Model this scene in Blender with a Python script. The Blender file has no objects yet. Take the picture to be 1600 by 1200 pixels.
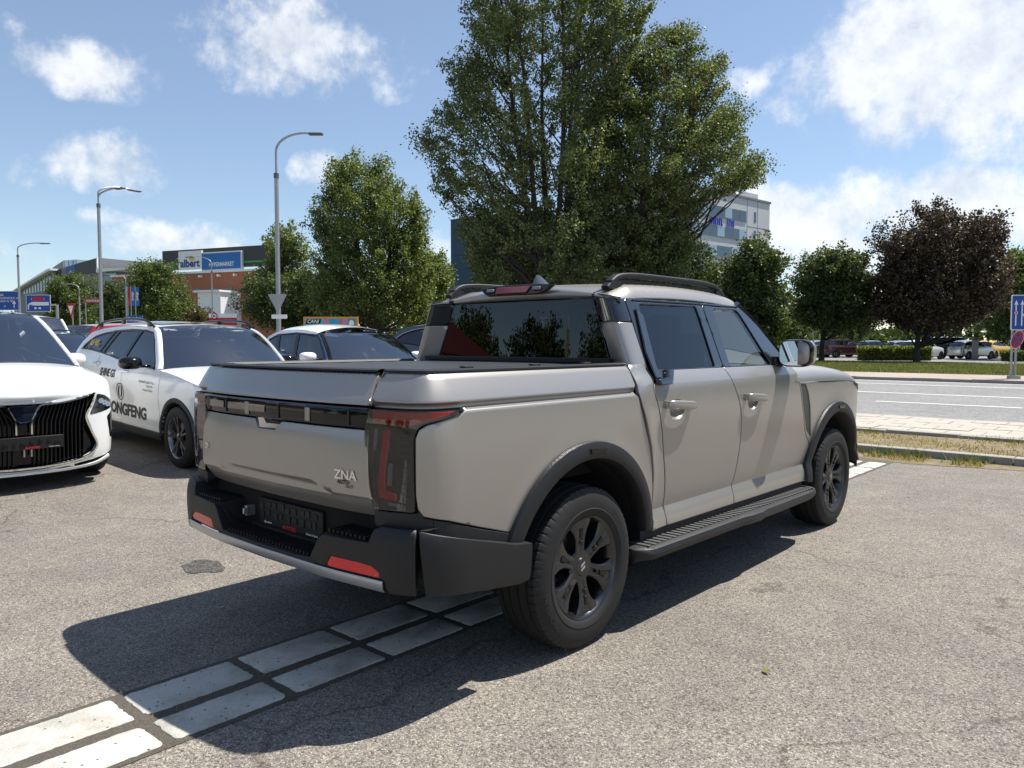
import bpy, bmesh, math, random
import numpy as np
from mathutils import Vector, Matrix
from mathutils.geometry import delaunay_2d_cdt
R = math.radians
PI = math.pi
sc = bpy.context.scene
COL = sc.collection

# ------------------------------------------------------------------ camera
CAM = np.array((3.074, -2.912, 1.452))
YAW, PITCH, FPX = 0.728, 0.054, 1201.0
cam_data = bpy.data.cameras.new('camera')
cam_data.sensor_width = 36.0
cam_data.lens = FPX / 1600 * 36.0
cam_data.clip_start = 0.05
cam_data.clip_end = 3000
cam = bpy.data.objects.new('camera', cam_data)
COL.objects.link(cam)
cam.location = CAM
cam.rotation_euler = (PI / 2 - PITCH, 0, YAW)
sc.camera = cam

# ------------------------------------------------------------------ sun and sky
SUN = Vector((0.30, 0.65, 1.337)).normalized()
sun_el = math.asin(SUN.z)
sd = bpy.data.lights.new('sun', 'SUN')
sd.energy = 5.0
sd.angle = R(0.53)
sd.color = (1.0, 0.95, 0.87)
sun = bpy.data.objects.new('sun', sd)
COL.objects.link(sun)
sun.rotation_euler = SUN.to_track_quat('Z', 'Y').to_euler()
sc.view_settings.view_transform = 'Standard'
sc.view_settings.look = 'None'
sc.view_settings.gamma = 1.0
sc.view_settings.exposure = 0.66
sc.view_settings.use_curve_mapping = False
try:
    sc.cycles.use_denoising = True
    sc.cycles.max_bounces = 10
    sc.cycles.transparent_max_bounces = 16
    sc.cycles.caustics_reflective = False
    sc.cycles.caustics_refractive = False
except Exception:
    pass

world = bpy.data.worlds.new('World')
sc.world = world
world.use_nodes = True
world.cycles.sampling_method = 'MANUAL'
world.cycles.sample_map_resolution = 512


def cam_dir(u, v):
    """direction through a point of the 1600x1200 frame"""
    F = np.array((-math.sin(YAW) * math.cos(PITCH), math.cos(YAW) * math.cos(PITCH), -math.sin(PITCH)))
    Rt = np.array((math.cos(YAW), math.sin(YAW), 0.0))
    U = np.cross(Rt, F)
    return F + Rt * (u - 800) / FPX - U * (v - 600) / FPX


def at(u, v, depth):
    return CAM + cam_dir(u, v) * depth


def on_ground(u, v, z=0.0):
    d = cam_dir(u, v)
    return CAM + d * (z - CAM[2]) / d[2]


def build_sky():
    nt = world.node_tree
    N, L = nt.nodes, nt.links
    N.clear()
    out = N.new('ShaderNodeOutputWorld')
    bg = N.new('ShaderNodeBackground')
    sky = N.new('ShaderNodeTexSky')
    sky.sky_type = 'NISHITA'
    sky.sun_disc = False
    sky.sun_elevation = sun_el
    sky.sun_rotation = math.atan2(SUN.x, SUN.y)
    sky.altitude = 250
    sky.air_density = 1.0
    sky.dust_density = .25
    sky.ozone_density = 2.6
    bg.inputs['Strength'].default_value = 0.092
    tc = N.new('ShaderNodeTexCoord')

    def math_(op, a, b=None, clamp=False):
        n = N.new('ShaderNodeMath')
        n.operation = op
        n.use_clamp = clamp
        for i, x in enumerate((a, b)):
            if x is None:
                continue
            if isinstance(x, (int, float)):
                n.inputs[i].default_value = x
            else:
                L.new(x, n.inputs[i])
        return n.outputs[0]

    def dot(vec):
        n = N.new('ShaderNodeVectorMath')
        n.operation = 'DOT_PRODUCT'
        L.new(tc.outputs['Generated'], n.inputs[0])
        n.inputs[1].default_value = vec
        return n.outputs['Value']

    # cumulus puffs: soft ellipsoids of angular size, broken up by noise
    puffs = [(490, 78, 165, 68, 1.0), (400, 55, 70, 60, .8), (570, 90, 70, 50, .75), (140, 108, 95, 38, .95), (215, 128, 45, 18, .55),
             (15, 35, 40, 22, .6), (185, 255, 85, 42, 1.05), (255, 258, 50, 22, .6), (8, 265, 45, 30, .75), (165, 342, 50, 18, .6), (80, 275, 60, 20, .4),
             (290, 378, 110, 32, 1.15), (375, 395, 80, 22, .95), (520, 268, 60, 34, .7), (640, 288, 45, 28, .6), (460, 350, 60, 30, .7),
             (690, 385, 60, 26, .6), (1480, 95, 200, 115, 1.35), (1590, 110, 130, 120, 1.2), (1275, 62, 55, 28, .7), (1360, 45, 60, 40, .6), (1168, 131, 42, 24, .9),
             (1430, 210, 75, 26, .55), (1400, 318, 200, 55, 1.2), (1520, 300, 100, 42, 1.0), (1235, 345, 120, 62, 1.25), (1300, 395, 160, 36, 1.0), (1570, 350, 100, 44, 1.1),
             (1240, 400, 90, 40, .8), (60, 400, 110, 34, .6), (1500, 390, 160, 40, .6)]
    warp = N.new('ShaderNodeTexNoise')
    warp.inputs['Scale'].default_value = 11.0
    warp.inputs['Detail'].default_value = 11.0
    warp.inputs['Roughness'].default_value = 0.62
    L.new(tc.outputs['Generated'], warp.inputs['Vector'])
    total = None
    for (u, v, ru, rv, s) in puffs:
        d = Vector(cam_dir(u, v)).normalized()
        e1 = Vector((d.y, -d.x, 0)).normalized()
        e2 = d.cross(e1)
        k = 1.0 / FPX
        a = math_('DIVIDE', dot(e1), ru * k)
        b = math_('DIVIDE', dot(e2), rv * k)
        q = math_('ADD', math_('MULTIPLY', a, a), math_('MULTIPLY', b, b))
        g = math_('MULTIPLY', math_('SUBTRACT', 1.0, math_('MULTIPLY', q, 0.55)), s)
        g = math_('MULTIPLY', math_('MAXIMUM', g, 0.0), math_('GREATER_THAN', dot(d), 0.3))
        total = g if total is None else math_('MAXIMUM', total, g)
    # the same kind of cloud over the rest of the dome
    far = N.new('ShaderNodeTexNoise')
    far.inputs['Scale'].default_value = 3.1
    far.inputs['Detail'].default_value = 2.0
    L.new(tc.outputs['Generated'], far.inputs['Vector'])
    mr = N.new('ShaderNodeMapRange')
    mr.inputs['From Min'].default_value = 0.52
    mr.inputs['From Max'].default_value = 0.70
    L.new(far.outputs['Fac'], mr.inputs['Value'])
    away = math_('SUBTRACT', 1.0, math_('GREATER_THAN', dot(Vector(cam_dir(800, 300)).normalized()), 0.74))
    total = math_('MAXIMUM', total, math_('MULTIPLY', mr.outputs[0], away))
    dens = math_('ADD', total, math_('MULTIPLY', math_('SUBTRACT', warp.outputs['Fac'], 0.5), 3.0))
    mr2 = N.new('ShaderNodeMapRange')
    mr2.interpolation_type = 'SMOOTHSTEP'
    mr2.inputs['From Min'].default_value = 0.43
    mr2.inputs['From Max'].default_value = 1.15
    mr2.inputs['To Max'].default_value = 0.80
    L.new(math_('MULTIPLY', dens, math_('MINIMUM', math_('MULTIPLY', total, 4.0), 1.0)), mr2.inputs['Value'])
    mix = N.new('ShaderNodeMix')
    mix.data_type = 'RGBA'
    L.new(mr2.outputs[0], mix.inputs['Factor'])
    hz_ = N.new('ShaderNodeMix')
    hz_.data_type = 'RGBA'
    hz_.inputs['Factor'].default_value = .12
    L.new(sky.outputs['Color'], hz_.inputs['A'])
    hz_.inputs['B'].default_value = (5.6, 6.1, 6.6, 1)
    L.new(hz_.outputs['Result'], mix.inputs['A'])
    # lit from the sun's side: compare the cloud noise with itself a little towards the sun
    mp = N.new('ShaderNodeVectorMath')
    mp.operation = 'ADD'
    mp.inputs[1].default_value = (SUN.x * .03, SUN.y * .03, .05)
    L.new(tc.outputs['Generated'], mp.inputs[0])
    warp2 = N.new('ShaderNodeTexNoise')
    for key in ('Scale', 'Detail', 'Roughness'):
        warp2.inputs[key].default_value = warp.inputs[key].default_value
    warp2.inputs['Detail'].default_value = 5.0
    L.new(mp.outputs[0], warp2.inputs['Vector'])
    lit = math_('ADD', math_('MULTIPLY', math_('SUBTRACT', warp.outputs['Fac'], warp2.outputs['Fac']), 3.2), 0.62, True)
    cc = N.new('ShaderNodeMix')
    cc.data_type = 'RGBA'
    L.new(lit, cc.inputs['Factor'])
    cc.inputs['A'].default_value = (4.7, 5.1, 5.7, 1)
    cc.inputs['B'].default_value = (7.6, 7.7, 7.8, 1)
    L.new(cc.outputs['Result'], mix.inputs['B'])
    L.new(mix.outputs['Result'], bg.inputs['Color'])
    L.new(bg.outputs[0], out.inputs[0])


build_sky()

# ------------------------------------------------------------------ materials
MATS = {}


def mat(name, color=(.5, .5, .5), rough=.5, metal=0.0, coat=0.0, spec=0.5, var=0.0, var_scale=3.0, bump=0.0, bump_scale=60.0,
        trans=0.0, ior=1.45, emit=None, coat_rough=.05, alpha=1.0, rough_var=0.0):
    if name in MATS:
        return MATS[name]
    m = bpy.data.materials.new(name)
    m.use_nodes = True
    nt = m.node_tree
    b = nt.nodes['Principled BSDF']
    b.inputs['Base Color'].default_value = (*color, 1)
    b.inputs['Roughness'].default_value = rough
    b.inputs['Metallic'].default_value = metal
    b.inputs['Coat Weight'].default_value = coat
    b.inputs['Coat Roughness'].default_value = coat_rough
    b.inputs['Specular IOR Level'].default_value = spec
    b.inputs['Transmission Weight'].default_value = trans
    b.inputs['IOR'].default_value = ior
    b.inputs['Alpha'].default_value = alpha
    if emit:
        b.inputs['Emission Color'].default_value = (*emit[0], 1)
        b.inputs['Emission Strength'].default_value = emit[1]
    if var or bump or rough_var:
        tc = nt.nodes.new('ShaderNodeTexCoord')
    if var or rough_var:
        n = nt.nodes.new('ShaderNodeTexNoise')
        n.inputs['Scale'].default_value = var_scale
        n.inputs['Detail'].default_value = 6
        n.inputs['Roughness'].default_value = .65
        nt.links.new(tc.outputs['Object'], n.inputs['Vector'])
    if var:
        mr = nt.nodes.new('ShaderNodeMapRange')
        mr.inputs['From Min'].default_value = .25
        mr.inputs['From Max'].default_value = .75
        mr.inputs['To Min'].default_value = 1 - var
        mr.inputs['To Max'].default_value = 1 + var
        nt.links.new(n.outputs['Fac'], mr.inputs['Value'])
        mx = nt.nodes.new('ShaderNodeMix')
        mx.data_type = 'RGBA'
        mx.blend_type = 'MULTIPLY'
        mx.inputs['Factor'].default_value = 1
        mx.inputs['A'].default_value = (*color, 1)
        nt.links.new(mr.outputs[0], mx.inputs['B'])
        nt.links.new(mx.outputs['Result'], b.inputs['Base Color'])
    if rough_var:
        mr = nt.nodes.new('ShaderNodeMapRange')
        mr.inputs['From Min'].default_value = .3
        mr.inputs['From Max'].default_value = .7
        mr.inputs['To Min'].default_value = rough - rough_var
        mr.inputs['To Max'].default_value = rough + rough_var
        nt.links.new(n.outputs['Fac'], mr.inputs['Value'])
        nt.links.new(mr.outputs[0], b.inputs['Roughness'])
    if bump:
        n2 = nt.nodes.new('ShaderNodeTexNoise')
        n2.inputs['Scale'].default_value = bump_scale
        n2.inputs['Detail'].default_value = 4
        nt.links.new(tc.outputs['Object'], n2.inputs['Vector'])
        bp = nt.nodes.new('ShaderNodeBump')
        bp.inputs['Strength'].default_value = bump
        bp.inputs['Distance'].default_value = .01
        nt.links.new(n2.outputs['Fac'], bp.inputs['Height'])
        nt.links.new(bp.outputs[0], b.inputs['Normal'])
    MATS[name] = m
    return m


def glass(name, tint=(.8, .85, .85), dark=0.5, rough=0.0, ior=1.62):
    """thin automotive glass: see-through with a tint, mirror-like by its angle"""
    if name in MATS:
        return MATS[name]
    m = bpy.data.materials.new(name)
    m.use_nodes = True
    nt = m.node_tree
    nt.nodes.clear()
    o = nt.nodes.new('ShaderNodeOutputMaterial')
    tr = nt.nodes.new('ShaderNodeBsdfTransparent')
    tr.inputs['Color'].default_value = (*[c * (1 - dark) for c in tint], 1)
    gl = nt.nodes.new('ShaderNodeBsdfGlossy')
    gl.inputs['Roughness'].default_value = rough
    gl.inputs['Color'].default_value = (.95, .97, 1, 1)
    fr = nt.nodes.new('ShaderNodeFresnel')
    fr.inputs['IOR'].default_value = ior
    mx = nt.nodes.new('ShaderNodeMixShader')
    nt.links.new(fr.outputs[0], mx.inputs[0])
    nt.links.new(tr.outputs[0], mx.inputs[1])
    nt.links.new(gl.outputs[0], mx.inputs[2])
    nt.links.new(mx.outputs[0], o.inputs[0])
    MATS[name] = m
    return m


# ------------------------------------------------------------------ object helpers
def link(name, me, parent=None):
    o = bpy.data.objects.new(name, me)
    COL.objects.link(o)
    if parent is not None:
        o.parent = parent
    return o


def tag(o, label=None, cat=None, group=None, kind=None):
    if label:
        o['label'] = label
    if cat:
        o['category'] = cat
    if group:
        o['group'] = group
    if kind:
        o['kind'] = kind
    return o


def thing(name, label, cat, loc=(0, 0, 0), rz=0.0, group=None):
    o = link(name, None)
    o.location = loc
    o.rotation_euler = (0, 0, rz)
    o.empty_display_size = .2
    return tag(o, label, cat, group)


def copy_tree(o, parent=None):
    c = o.copy()
    COL.objects.link(c)
    c.parent = parent
    for ch in o.children:
        copy_tree(ch, c)
    return c


class MB:
    """collects faces and links them as one mesh object"""

    def __init__(s):
        s.v = []
        s.f = []
        s.m = []

    def add(s, V, F, mi=0):
        k = len(s.v)
        s.v += [tuple(map(float, p)) for p in V]
        s.f += [tuple(i + k for i in f) for f in F]
        s.m += [mi] * len(F)
        return s

    def box(s, c, d, rz=0.0, rx=0.0, ry=0.0, mi=0):
        x, y, z = (e / 2 for e in d)
        M = Matrix.Translation(c) @ Matrix.Rotation(rz, 4, 'Z') @ Matrix.Rotation(ry, 4, 'Y') @ Matrix.Rotation(rx, 4, 'X')
        P = [M @ Vector(p) for p in ((-x, -y, -z), (x, -y, -z), (x, y, -z), (-x, y, -z), (-x, -y, z), (x, -y, z), (x, y, z), (-x, y, z))]
        return s.add(P, [(0, 3, 2, 1), (4, 5, 6, 7), (0, 1, 5, 4), (1, 2, 6, 5), (2, 3, 7, 6), (3, 0, 4, 7)], mi)

    def prism(s, poly, h0, h1, axis='z', mi=0):
        """poly of 2-d points pushed from h0 to h1 along axis (x: poly is y,z; y: poly is x,z; z: poly is x,y)"""
        f = {'x': lambda p, h: (h, p[0], p[1]), 'y': lambda p, h: (p[0], h, p[1]), 'z': lambda p, h: (p[0], p[1], h)}[axis]
        n = len(poly)
        a = sum(poly[i][0] * poly[(i + 1) % n][1] - poly[(i + 1) % n][0] * poly[i][1] for i in range(n))
        poly = list(poly) if (a > 0) != (axis == 'y') else list(poly)[::-1]
        lo, hi = min(h0, h1), max(h0, h1)
        V = [f(p, lo) for p in poly] + [f(p, hi) for p in poly]
        F = [tuple(range(n))[::-1], tuple(range(n, 2 * n))] + [(i, (i + 1) % n, n + (i + 1) % n, n + i) for i in range(n)]
        return s.add(V, F, mi)

    def tube(s, path, r, n=8, cap=True, mi=0):
        P = [Vector(p) for p in path]
        rs = r if hasattr(r, '__len__') else [r] * len(P)
        V, F = [], []
        up = None
        for i, p in enumerate(P):
            t = (P[min(i + 1, len(P) - 1)] - P[max(i - 1, 0)])
            if t.length < 1e-9:
                t = Vector((0, 0, 1))
            t.normalize()
            if up is None:
                up = t.cross(Vector((0, 0, 1)) if abs(t.z) < .9 else Vector((1, 0, 0))).normalized()
            up = (up - t * up.dot(t)).normalized()
            w = t.cross(up)
            for k in range(n):
                a = 2 * PI * k / n
                V.append(p + (up * math.cos(a) + w * math.sin(a)) * rs[i])
        for i in range(len(P) - 1):
            for k in range(n):
                F.append((i * n + k, i * n + (k + 1) % n, (i + 1) * n + (k + 1) % n, (i + 1) * n + k))
        if cap:
            F.append(tuple(range(n))[::-1])
            F.append(tuple((len(P) - 1) * n + k for k in range(n)))
        return s.add(V, F, mi)

    def lathe(s, prof, n=32, axis='x', c=(0, 0, 0), mi=0, close=False, a0=0.0, a1=2 * PI):
        """prof of (h, r) spun about axis"""
        V, F = [], []
        full = abs(a1 - a0 - 2 * PI) < 1e-6
        m = n if full else n + 1
        for k in range(m):
            a = a0 + (a1 - a0) * k / n
            ca, sa = math.cos(a), math.sin(a)
            for h, r in prof:
                p = {'x': (h, r * ca, r * sa), 'y': (r * sa, h, r * ca), 'z': (r * ca, r * sa, h)}[axis]
                V.append((p[0] + c[0], p[1] + c[1], p[2] + c[2]))
        q = len(prof)
        for k in range(n):
            k2 = (k + 1) % m
            for j in range(q - 1 + (1 if close else 0)):
                j2 = (j + 1) % q
                F.append((k * q + j, k2 * q + j, k2 * q + j2, k * q + j2))
        return s.add(V, F, mi)

    def loft(s, rows, closed=False, cap=False, mi=0):
        n = len(rows[0])
        V = [p for r in rows for p in r]
        F = []
        for i in range(len(rows) - 1):
            for k in range(n if closed else n - 1):
                F.append((i * n + k, i * n + (k + 1) % n, (i + 1) * n + (k + 1) % n, (i + 1) * n + k))
        if cap:
            F.append(tuple(range(n))[::-1])
            F.append(tuple((len(rows) - 1) * n + k for k in range(n)))
        return s.add(V, F, mi)

    def build(s, name, mats, parent=None, smooth=None, bevel=0.0, mirror=False, fix=True):
        me = bpy.data.meshes.new(name)
        V, F = s.v, s.f
        if mirror:
            V = [(-x, y, z) for x, y, z in V]
            F = [f[::-1] for f in F]
        me.from_pydata(V, [], F)
        ms = mats if isinstance(mats, (list, tuple)) else [mats]
        for m in ms:
            me.materials.append(m)
        if len(ms) > 1:
            me.polygons.foreach_set('material_index', s.m)
        if fix:
            bm = bmesh.new()
            bm.from_mesh(me)
            bmesh.ops.recalc_face_normals(bm, faces=bm.faces)
            bm.to_mesh(me)
            bm.free()
        if smooth is not None:
            me.polygons.foreach_set('use_smooth', [True] * len(me.polygons))
            me.set_sharp_from_angle(angle=R(smooth))
        me.update()
        o = link(name, me, parent)
        if bevel:
            b = o.modifiers.new('b', 'BEVEL')
            b.width = bevel
            b.segments = 2
            b.limit_method = 'ANGLE'
            b.angle_limit = R(40)
            if smooth is None:
                me.polygons.foreach_set('use_smooth', [True] * len(me.polygons))
                me.set_sharp_from_angle(angle=R(50))
        return o


def spline(P, n=16):
    """centripetal Catmull-Rom through the points"""
    P = np.array(P, float)
    Q = np.vstack([2 * P[0] - P[1], P, 2 * P[-1] - P[-2]])
    out = []
    for i in range(len(P) - 1):
        p0, p1, p2, p3 = Q[i:i + 4]
        d = [max(np.linalg.norm(b - a), 1e-9) ** .5 for a, b in ((p0, p1), (p1, p2), (p2, p3))]
        t0, t1 = 0, d[0]
        t2 = t1 + d[1]
        t3 = t2 + d[2]
        for t in np.linspace(t1, t2, n, endpoint=False):
            A1 = (t1 - t) / (t1 - t0) * p0 + (t - t0) / (t1 - t0) * p1
            A2 = (t2 - t) / (t2 - t1) * p1 + (t - t1) / (t2 - t1) * p2
            A3 = (t3 - t) / (t3 - t2) * p2 + (t - t2) / (t3 - t2) * p3
            B1 = (t2 - t) / (t2 - t0) * A1 + (t - t0) / (t2 - t0) * A2
            B2 = (t3 - t) / (t3 - t1) * A2 + (t - t1) / (t3 - t1) * A3
            out.append((t2 - t) / (t2 - t1) * B1 + (t - t1) / (t2 - t1) * B2)
    out.append(P[-1])
    return np.array(out)


def inside(poly, Q):
    """which of the points Q (n,2) lie in poly"""
    P = np.array(poly, float)
    x, y = Q[:, 0], Q[:, 1]
    c = np.zeros(len(Q), bool)
    for (x0, y0), (x1, y1) in zip(P, np.roll(P, -1, 0)):
        if y0 == y1:
            continue
        t = ((y0 > y) != (y1 > y)) & (x < (x1 - x0) * (y - y0) / (y1 - y0) + x0)
        c ^= t
    return c


def seg_dist(poly, Q):
    P = np.array(poly, float)
    best = np.full(len(Q), 1e9)
    for a, b in zip(P, np.roll(P, -1, 0)):
        ab = b - a
        L2 = max((ab ** 2).sum(), 1e-12)
        t = np.clip(((Q - a) @ ab) / L2, 0, 1)
        best = np.minimum(best, np.hypot(*(Q - a - t[:, None] * ab).T))
    return best


def refine(poly, g):
    out = []
    n = len(poly)
    for i in range(n):
        a, b = np.array(poly[i], float), np.array(poly[(i + 1) % n], float)
        k = max(1, int(math.ceil(np.linalg.norm(b - a) / g)))
        out += [tuple(a + (b - a) * j / k) for j in range(k)]
    return out


def ribbon(path, w):
    """thin closed polygon along a 2-d polyline, the gap between two panels"""
    P = np.array(path, float)
    T = np.gradient(P, axis=0)
    T /= np.linalg.norm(T, axis=1)[:, None]
    N = np.c_[-T[:, 1], T[:, 0]]
    return [tuple(p) for p in P + N * w / 2] + [tuple(p) for p in (P - N * w / 2)[::-1]]


def arc(c, r, a0, a1, n=20, r2=None):
    r2 = r2 or r
    return [(c[0] + r * math.cos(R(a0 + (a1 - a0) * i / n)), c[1] + r2 * math.sin(R(a0 + (a1 - a0) * i / n))) for i in range(n + 1)]


def rounded(poly, r, n=5):
    """round the corners of a 2-d polygon"""
    out = []
    m = len(poly)
    rr = r if hasattr(r, '__len__') else [r] * m
    for i in range(m):
        p0, p, p1 = (np.array(poly[j % m], float) for j in (i - 1, i, i + 1))
        a, b = p0 - p, p1 - p
        la, lb = np.linalg.norm(a), np.linalg.norm(b)
        d = min(rr[i], la * .45, lb * .45)
        if d <= 1e-6:
            out.append(tuple(p))
            continue
        A, B = p + a / la * d, p + b / lb * d
        for k in range(n + 1):
            t = k / n
            out.append(tuple((1 - t) ** 2 * A + 2 * t * (1 - t) * p + t * t * B))
    return out


def skin(outline, holes, P, g, lines=(), ring=0.004, depth=0.018, drop=0.0025, flip=False):
    """sheet over the polygon outline minus holes, lifted by P(u, v) -> xyz arrays.  Returns a list of connected sheets
    (V, F, N, centroid2d): each with a rolled edge and an inward flange"""
    polys = [refine(outline, g)] + [refine(h, g) for h in holes]
    pts, edges = [], []
    for q in polys:
        k = len(pts)
        pts += q
        edges += [(k + i, k + (i + 1) % len(q)) for i in range(len(q))]
    nb = len(pts)
    line_edges = []
    A = np.array(outline)
    lo, hi = A.min(0), A.max(0)
    gx = np.arange(lo[0], hi[0] + g, g)
    gy = np.arange(lo[1], hi[1] + g, g)
    X, Y = np.meshgrid(gx, gy)
    X[1::2] += g / 2
    Q = np.c_[X.ravel(), Y.ravel()]
    extra = [Q]

    def ok(Q, m):
        k = inside(polys[0], Q)
        d = seg_dist(polys[0], Q)
        for h in polys[1:]:
            k &= ~inside(h, Q)
            d = np.minimum(d, seg_dist(h, Q))
        return k & (d > m)
    keep = Q[ok(Q, .42 * g)]
    rows = []
    for ln in lines:
        ln = float(ln)
        keep = keep[np.abs(keep[:, 1] - ln) > .3 * g]
        for dz in ((-.003, .003) if True else ()):
            st = g * .7
            xx = np.arange(lo[0], hi[0], st)
            rw = np.c_[xx, np.full(len(xx), ln + dz)]
            m_ = ok(rw, .006)
            base_i = len(pts) + sum(len(r_) for r_ in rows)
            idx = np.flatnonzero(m_)
            rows.append(rw[m_])
            row_edges = [(k_, k_ + 1) for k_ in range(len(idx) - 1) if idx[k_ + 1] == idx[k_] + 1]
            line_edges.append((sum(len(r_) for r_ in rows[:-1]), row_edges))
    allp = [np.array(pts), keep] + [r for r in rows if len(r)]
    for off_, ed_ in line_edges:
        k0 = len(pts) + len(keep) + off_
        edges += [(k0 + i_, k0 + j_) for i_, j_ in ed_]
    if ring:
        rp = []
        for q in polys:
            q = np.array(q)
            nx, pv = np.roll(q, -1, 0), np.roll(q, 1, 0)
            t = nx - pv
            t /= np.maximum(np.linalg.norm(t, axis=1), 1e-9)[:, None]
            n = np.c_[-t[:, 1], t[:, 0]]
            rp += [q + n * ring, q - n * ring]
        rp = np.vstack(rp)
        allp.append(rp[ok(rp, ring * .8)])
    co = np.vstack(allp)
    res = delaunay_2d_cdt([Vector(c) for c in co], edges, [], 0, 1e-6, True)
    V2 = np.array([(v.x, v.y) for v in res[0]])
    T = np.array(res[2], int)
    cen = V2[T].mean(1)
    k = inside(polys[0], cen)
    for h in polys[1:]:
        k &= ~inside(h, cen)
    T = T[k]
    # drop slivers
    a, b, c = V2[T[:, 0]], V2[T[:, 1]], V2[T[:, 2]]
    ar = (b[:, 0] - a[:, 0]) * (c[:, 1] - a[:, 1]) - (b[:, 1] - a[:, 1]) * (c[:, 0] - a[:, 0])
    T = T[np.abs(ar) > 1e-10]
    e = 5e-4
    u, v = V2[:, 0], V2[:, 1]

    def ev(u, v):
        return np.stack(np.broadcast_arrays(*P(u, v)), -1).astype(float)
    X = ev(u, v)
    du = ev(u + e, v) - ev(u - e, v)
    dv = ev(u, v + e) - ev(u, v - e)
    N = np.cross(du, dv)
    N /= np.maximum(np.linalg.norm(N, axis=1), 1e-12)[:, None]
    if flip:
        N = -N
        T = T[:, ::-1]
    # connected components
    par = np.arange(len(V2))

    def find(i):
        while par[i] != i:
            par[i] = par[par[i]]
            i = par[i]
        return i
    for t in T:
        r = [find(i) for i in t]
        par[r[1]] = r[0]
        par[find(r[2])] = find(r[0])
    root = np.array([find(i) for i in range(len(V2))])
    out = []
    for rt in np.unique(root[T[:, 0]]):
        F = T[root[T[:, 0]] == rt]
        ids = np.unique(F)
        mp = -np.ones(len(V2), int)
        mp[ids] = np.arange(len(ids))
        F = mp[F]
        Vx, Nx = X[ids].copy(), N[ids].copy()
        cnt = {}
        for t in F:
            for i, j in ((t[0], t[1]), (t[1], t[2]), (t[2], t[0])):
                cnt[(i, j)] = 1
        bd = [(i, j) for (i, j) in cnt if (j, i) not in cnt]
        bv = sorted({i for ed in bd for i in ed})
        base = Vx[bv] - Nx[bv] * drop
        Vx[bv] = base
        back = base - Nx[bv] * depth
        # rolled edge: lean the border normals outwards
        outw = np.zeros_like(Vx)
        for i, j in bd:
            ed = Vx[j] - Vx[i]
            w = np.cross(ed, Nx[i])
            w /= max(np.linalg.norm(w), 1e-9)
            outw[i] += w
            outw[j] += w
        Nb = Nx.copy()
        if drop > 0:
            for i in bv:
                n = Nx[i] + outw[i] / max(np.linalg.norm(outw[i]), 1e-9) * .8
                Nb[i] = n / np.linalg.norm(n)
        k = len(Vx)
        fl = {b_: k + q for q, b_ in enumerate(bv)}
        F2 = [tuple(t) for t in F]
        V3 = np.vstack([Vx, base, back])
        nbv = len(bv)
        on = {b_: k + q for q, b_ in enumerate(bv)}
        bk = {b_: k + nbv + q for q, b_ in enumerate(bv)}
        for i, j in bd:
            F2.append((on[j], on[i], bk[i], bk[j]))
        N3 = np.vstack([Nb, np.zeros((2 * nbv, 3))])
        out.append((V3, F2, N3, V2[ids]))
    return out


def emit(name, sheet, m, parent=None, mirror=False):
    V, F, N = sheet[0].copy(), sheet[1], sheet[2].copy()
    if mirror:
        V[:, 0] *= -1
        N[:, 0] *= -1
        F = [tuple(f)[::-1] for f in F]
    me = bpy.data.meshes.new(name)
    me.from_pydata(V.tolist(), [], [tuple(int(i) for i in f) for f in F])
    me.materials.append(m)
    me.polygons.foreach_set('use_smooth', [len(f) == 3 for f in F])
    me.normals_split_custom_set_from_vertices(N.tolist())
    me.update()
    return link(name, me, parent)


def pick(sheets, p):
    """the sheet nearest to the 2-d point p"""
    return min(sheets, key=lambda s: np.hypot(*(s[3] - np.array(p)).T).min())


_FONT = {}


def text2d(s, size=1.0, bold=0.0, shear=0.0, align='CENTER', depth=0.0):
    """vertices and faces of a line of lettering in its own plane"""
    key = (s, bold, shear, align, depth)
    if key not in _FONT:
        cu = bpy.data.curves.new('lettering', 'FONT')
        cu.body = s
        cu.align_x = align
        cu.align_y = 'CENTER'
        cu.size = 1.0
        cu.offset = bold
        cu.shear = shear
        cu.extrude = depth
        cu.resolution_u = 3
        o = bpy.data.objects.new('lettering', cu)
        COL.objects.link(o)
        dg = bpy.context.evaluated_depsgraph_get()
        me = bpy.data.meshes.new_from_object(o.evaluated_get(dg))
        V = np.array([v.co[:] for v in me.vertices]) if len(me.vertices) else np.zeros((0, 3))
        F = [tuple(p.vertices) for p in me.polygons]
        bpy.data.objects.remove(o)
        bpy.data.curves.remove(cu)
        bpy.data.meshes.remove(me)
        _FONT[key] = (V, F)
    V, F = _FONT[key]
    return V * size, F


def letter(name, s, size, f, m, parent=None, bold=0.02, shear=0.0, align='CENTER', squeeze=1.0):
    """lettering laid on a surface: f(u, v) -> xyz for text-plane metres u, v"""
    V, F = text2d(s, size, bold, shear, align)
    P = np.array([f(p[0] * squeeze, p[1]) for p in V]) if len(V) else np.zeros((0, 3))
    me = bpy.data.meshes.new(name)
    me.from_pydata(P.tolist(), [], F)
    me.materials.append(m)
    return link(name, me, parent)


def plane_map(o, ex, ey):
    o, ex, ey = np.array(o, float), np.array(ex, float), np.array(ey, float)
    return lambda u, v: o + ex * u + ey * v


# ------------------------------------------------------------------ ground, road, pavements
def nodes_mat(name):
    m = bpy.data.materials.new(name)
    m.use_nodes = True
    MATS[name] = m
    nt = m.node_tree
    return m, nt, nt.nodes['Principled BSDF']


def ramp(nt, fac, stops):
    r = nt.nodes.new('ShaderNodeValToRGB')
    e = r.color_ramp.elements
    while len(e) < len(stops):
        e.new(.5)
    for q, (p, c) in zip(e, stops):
        q.position = p
        q.color = (*c, 1)
    nt.links.new(fac, r.inputs['Fac'])
    return r.outputs['Color']


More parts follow.
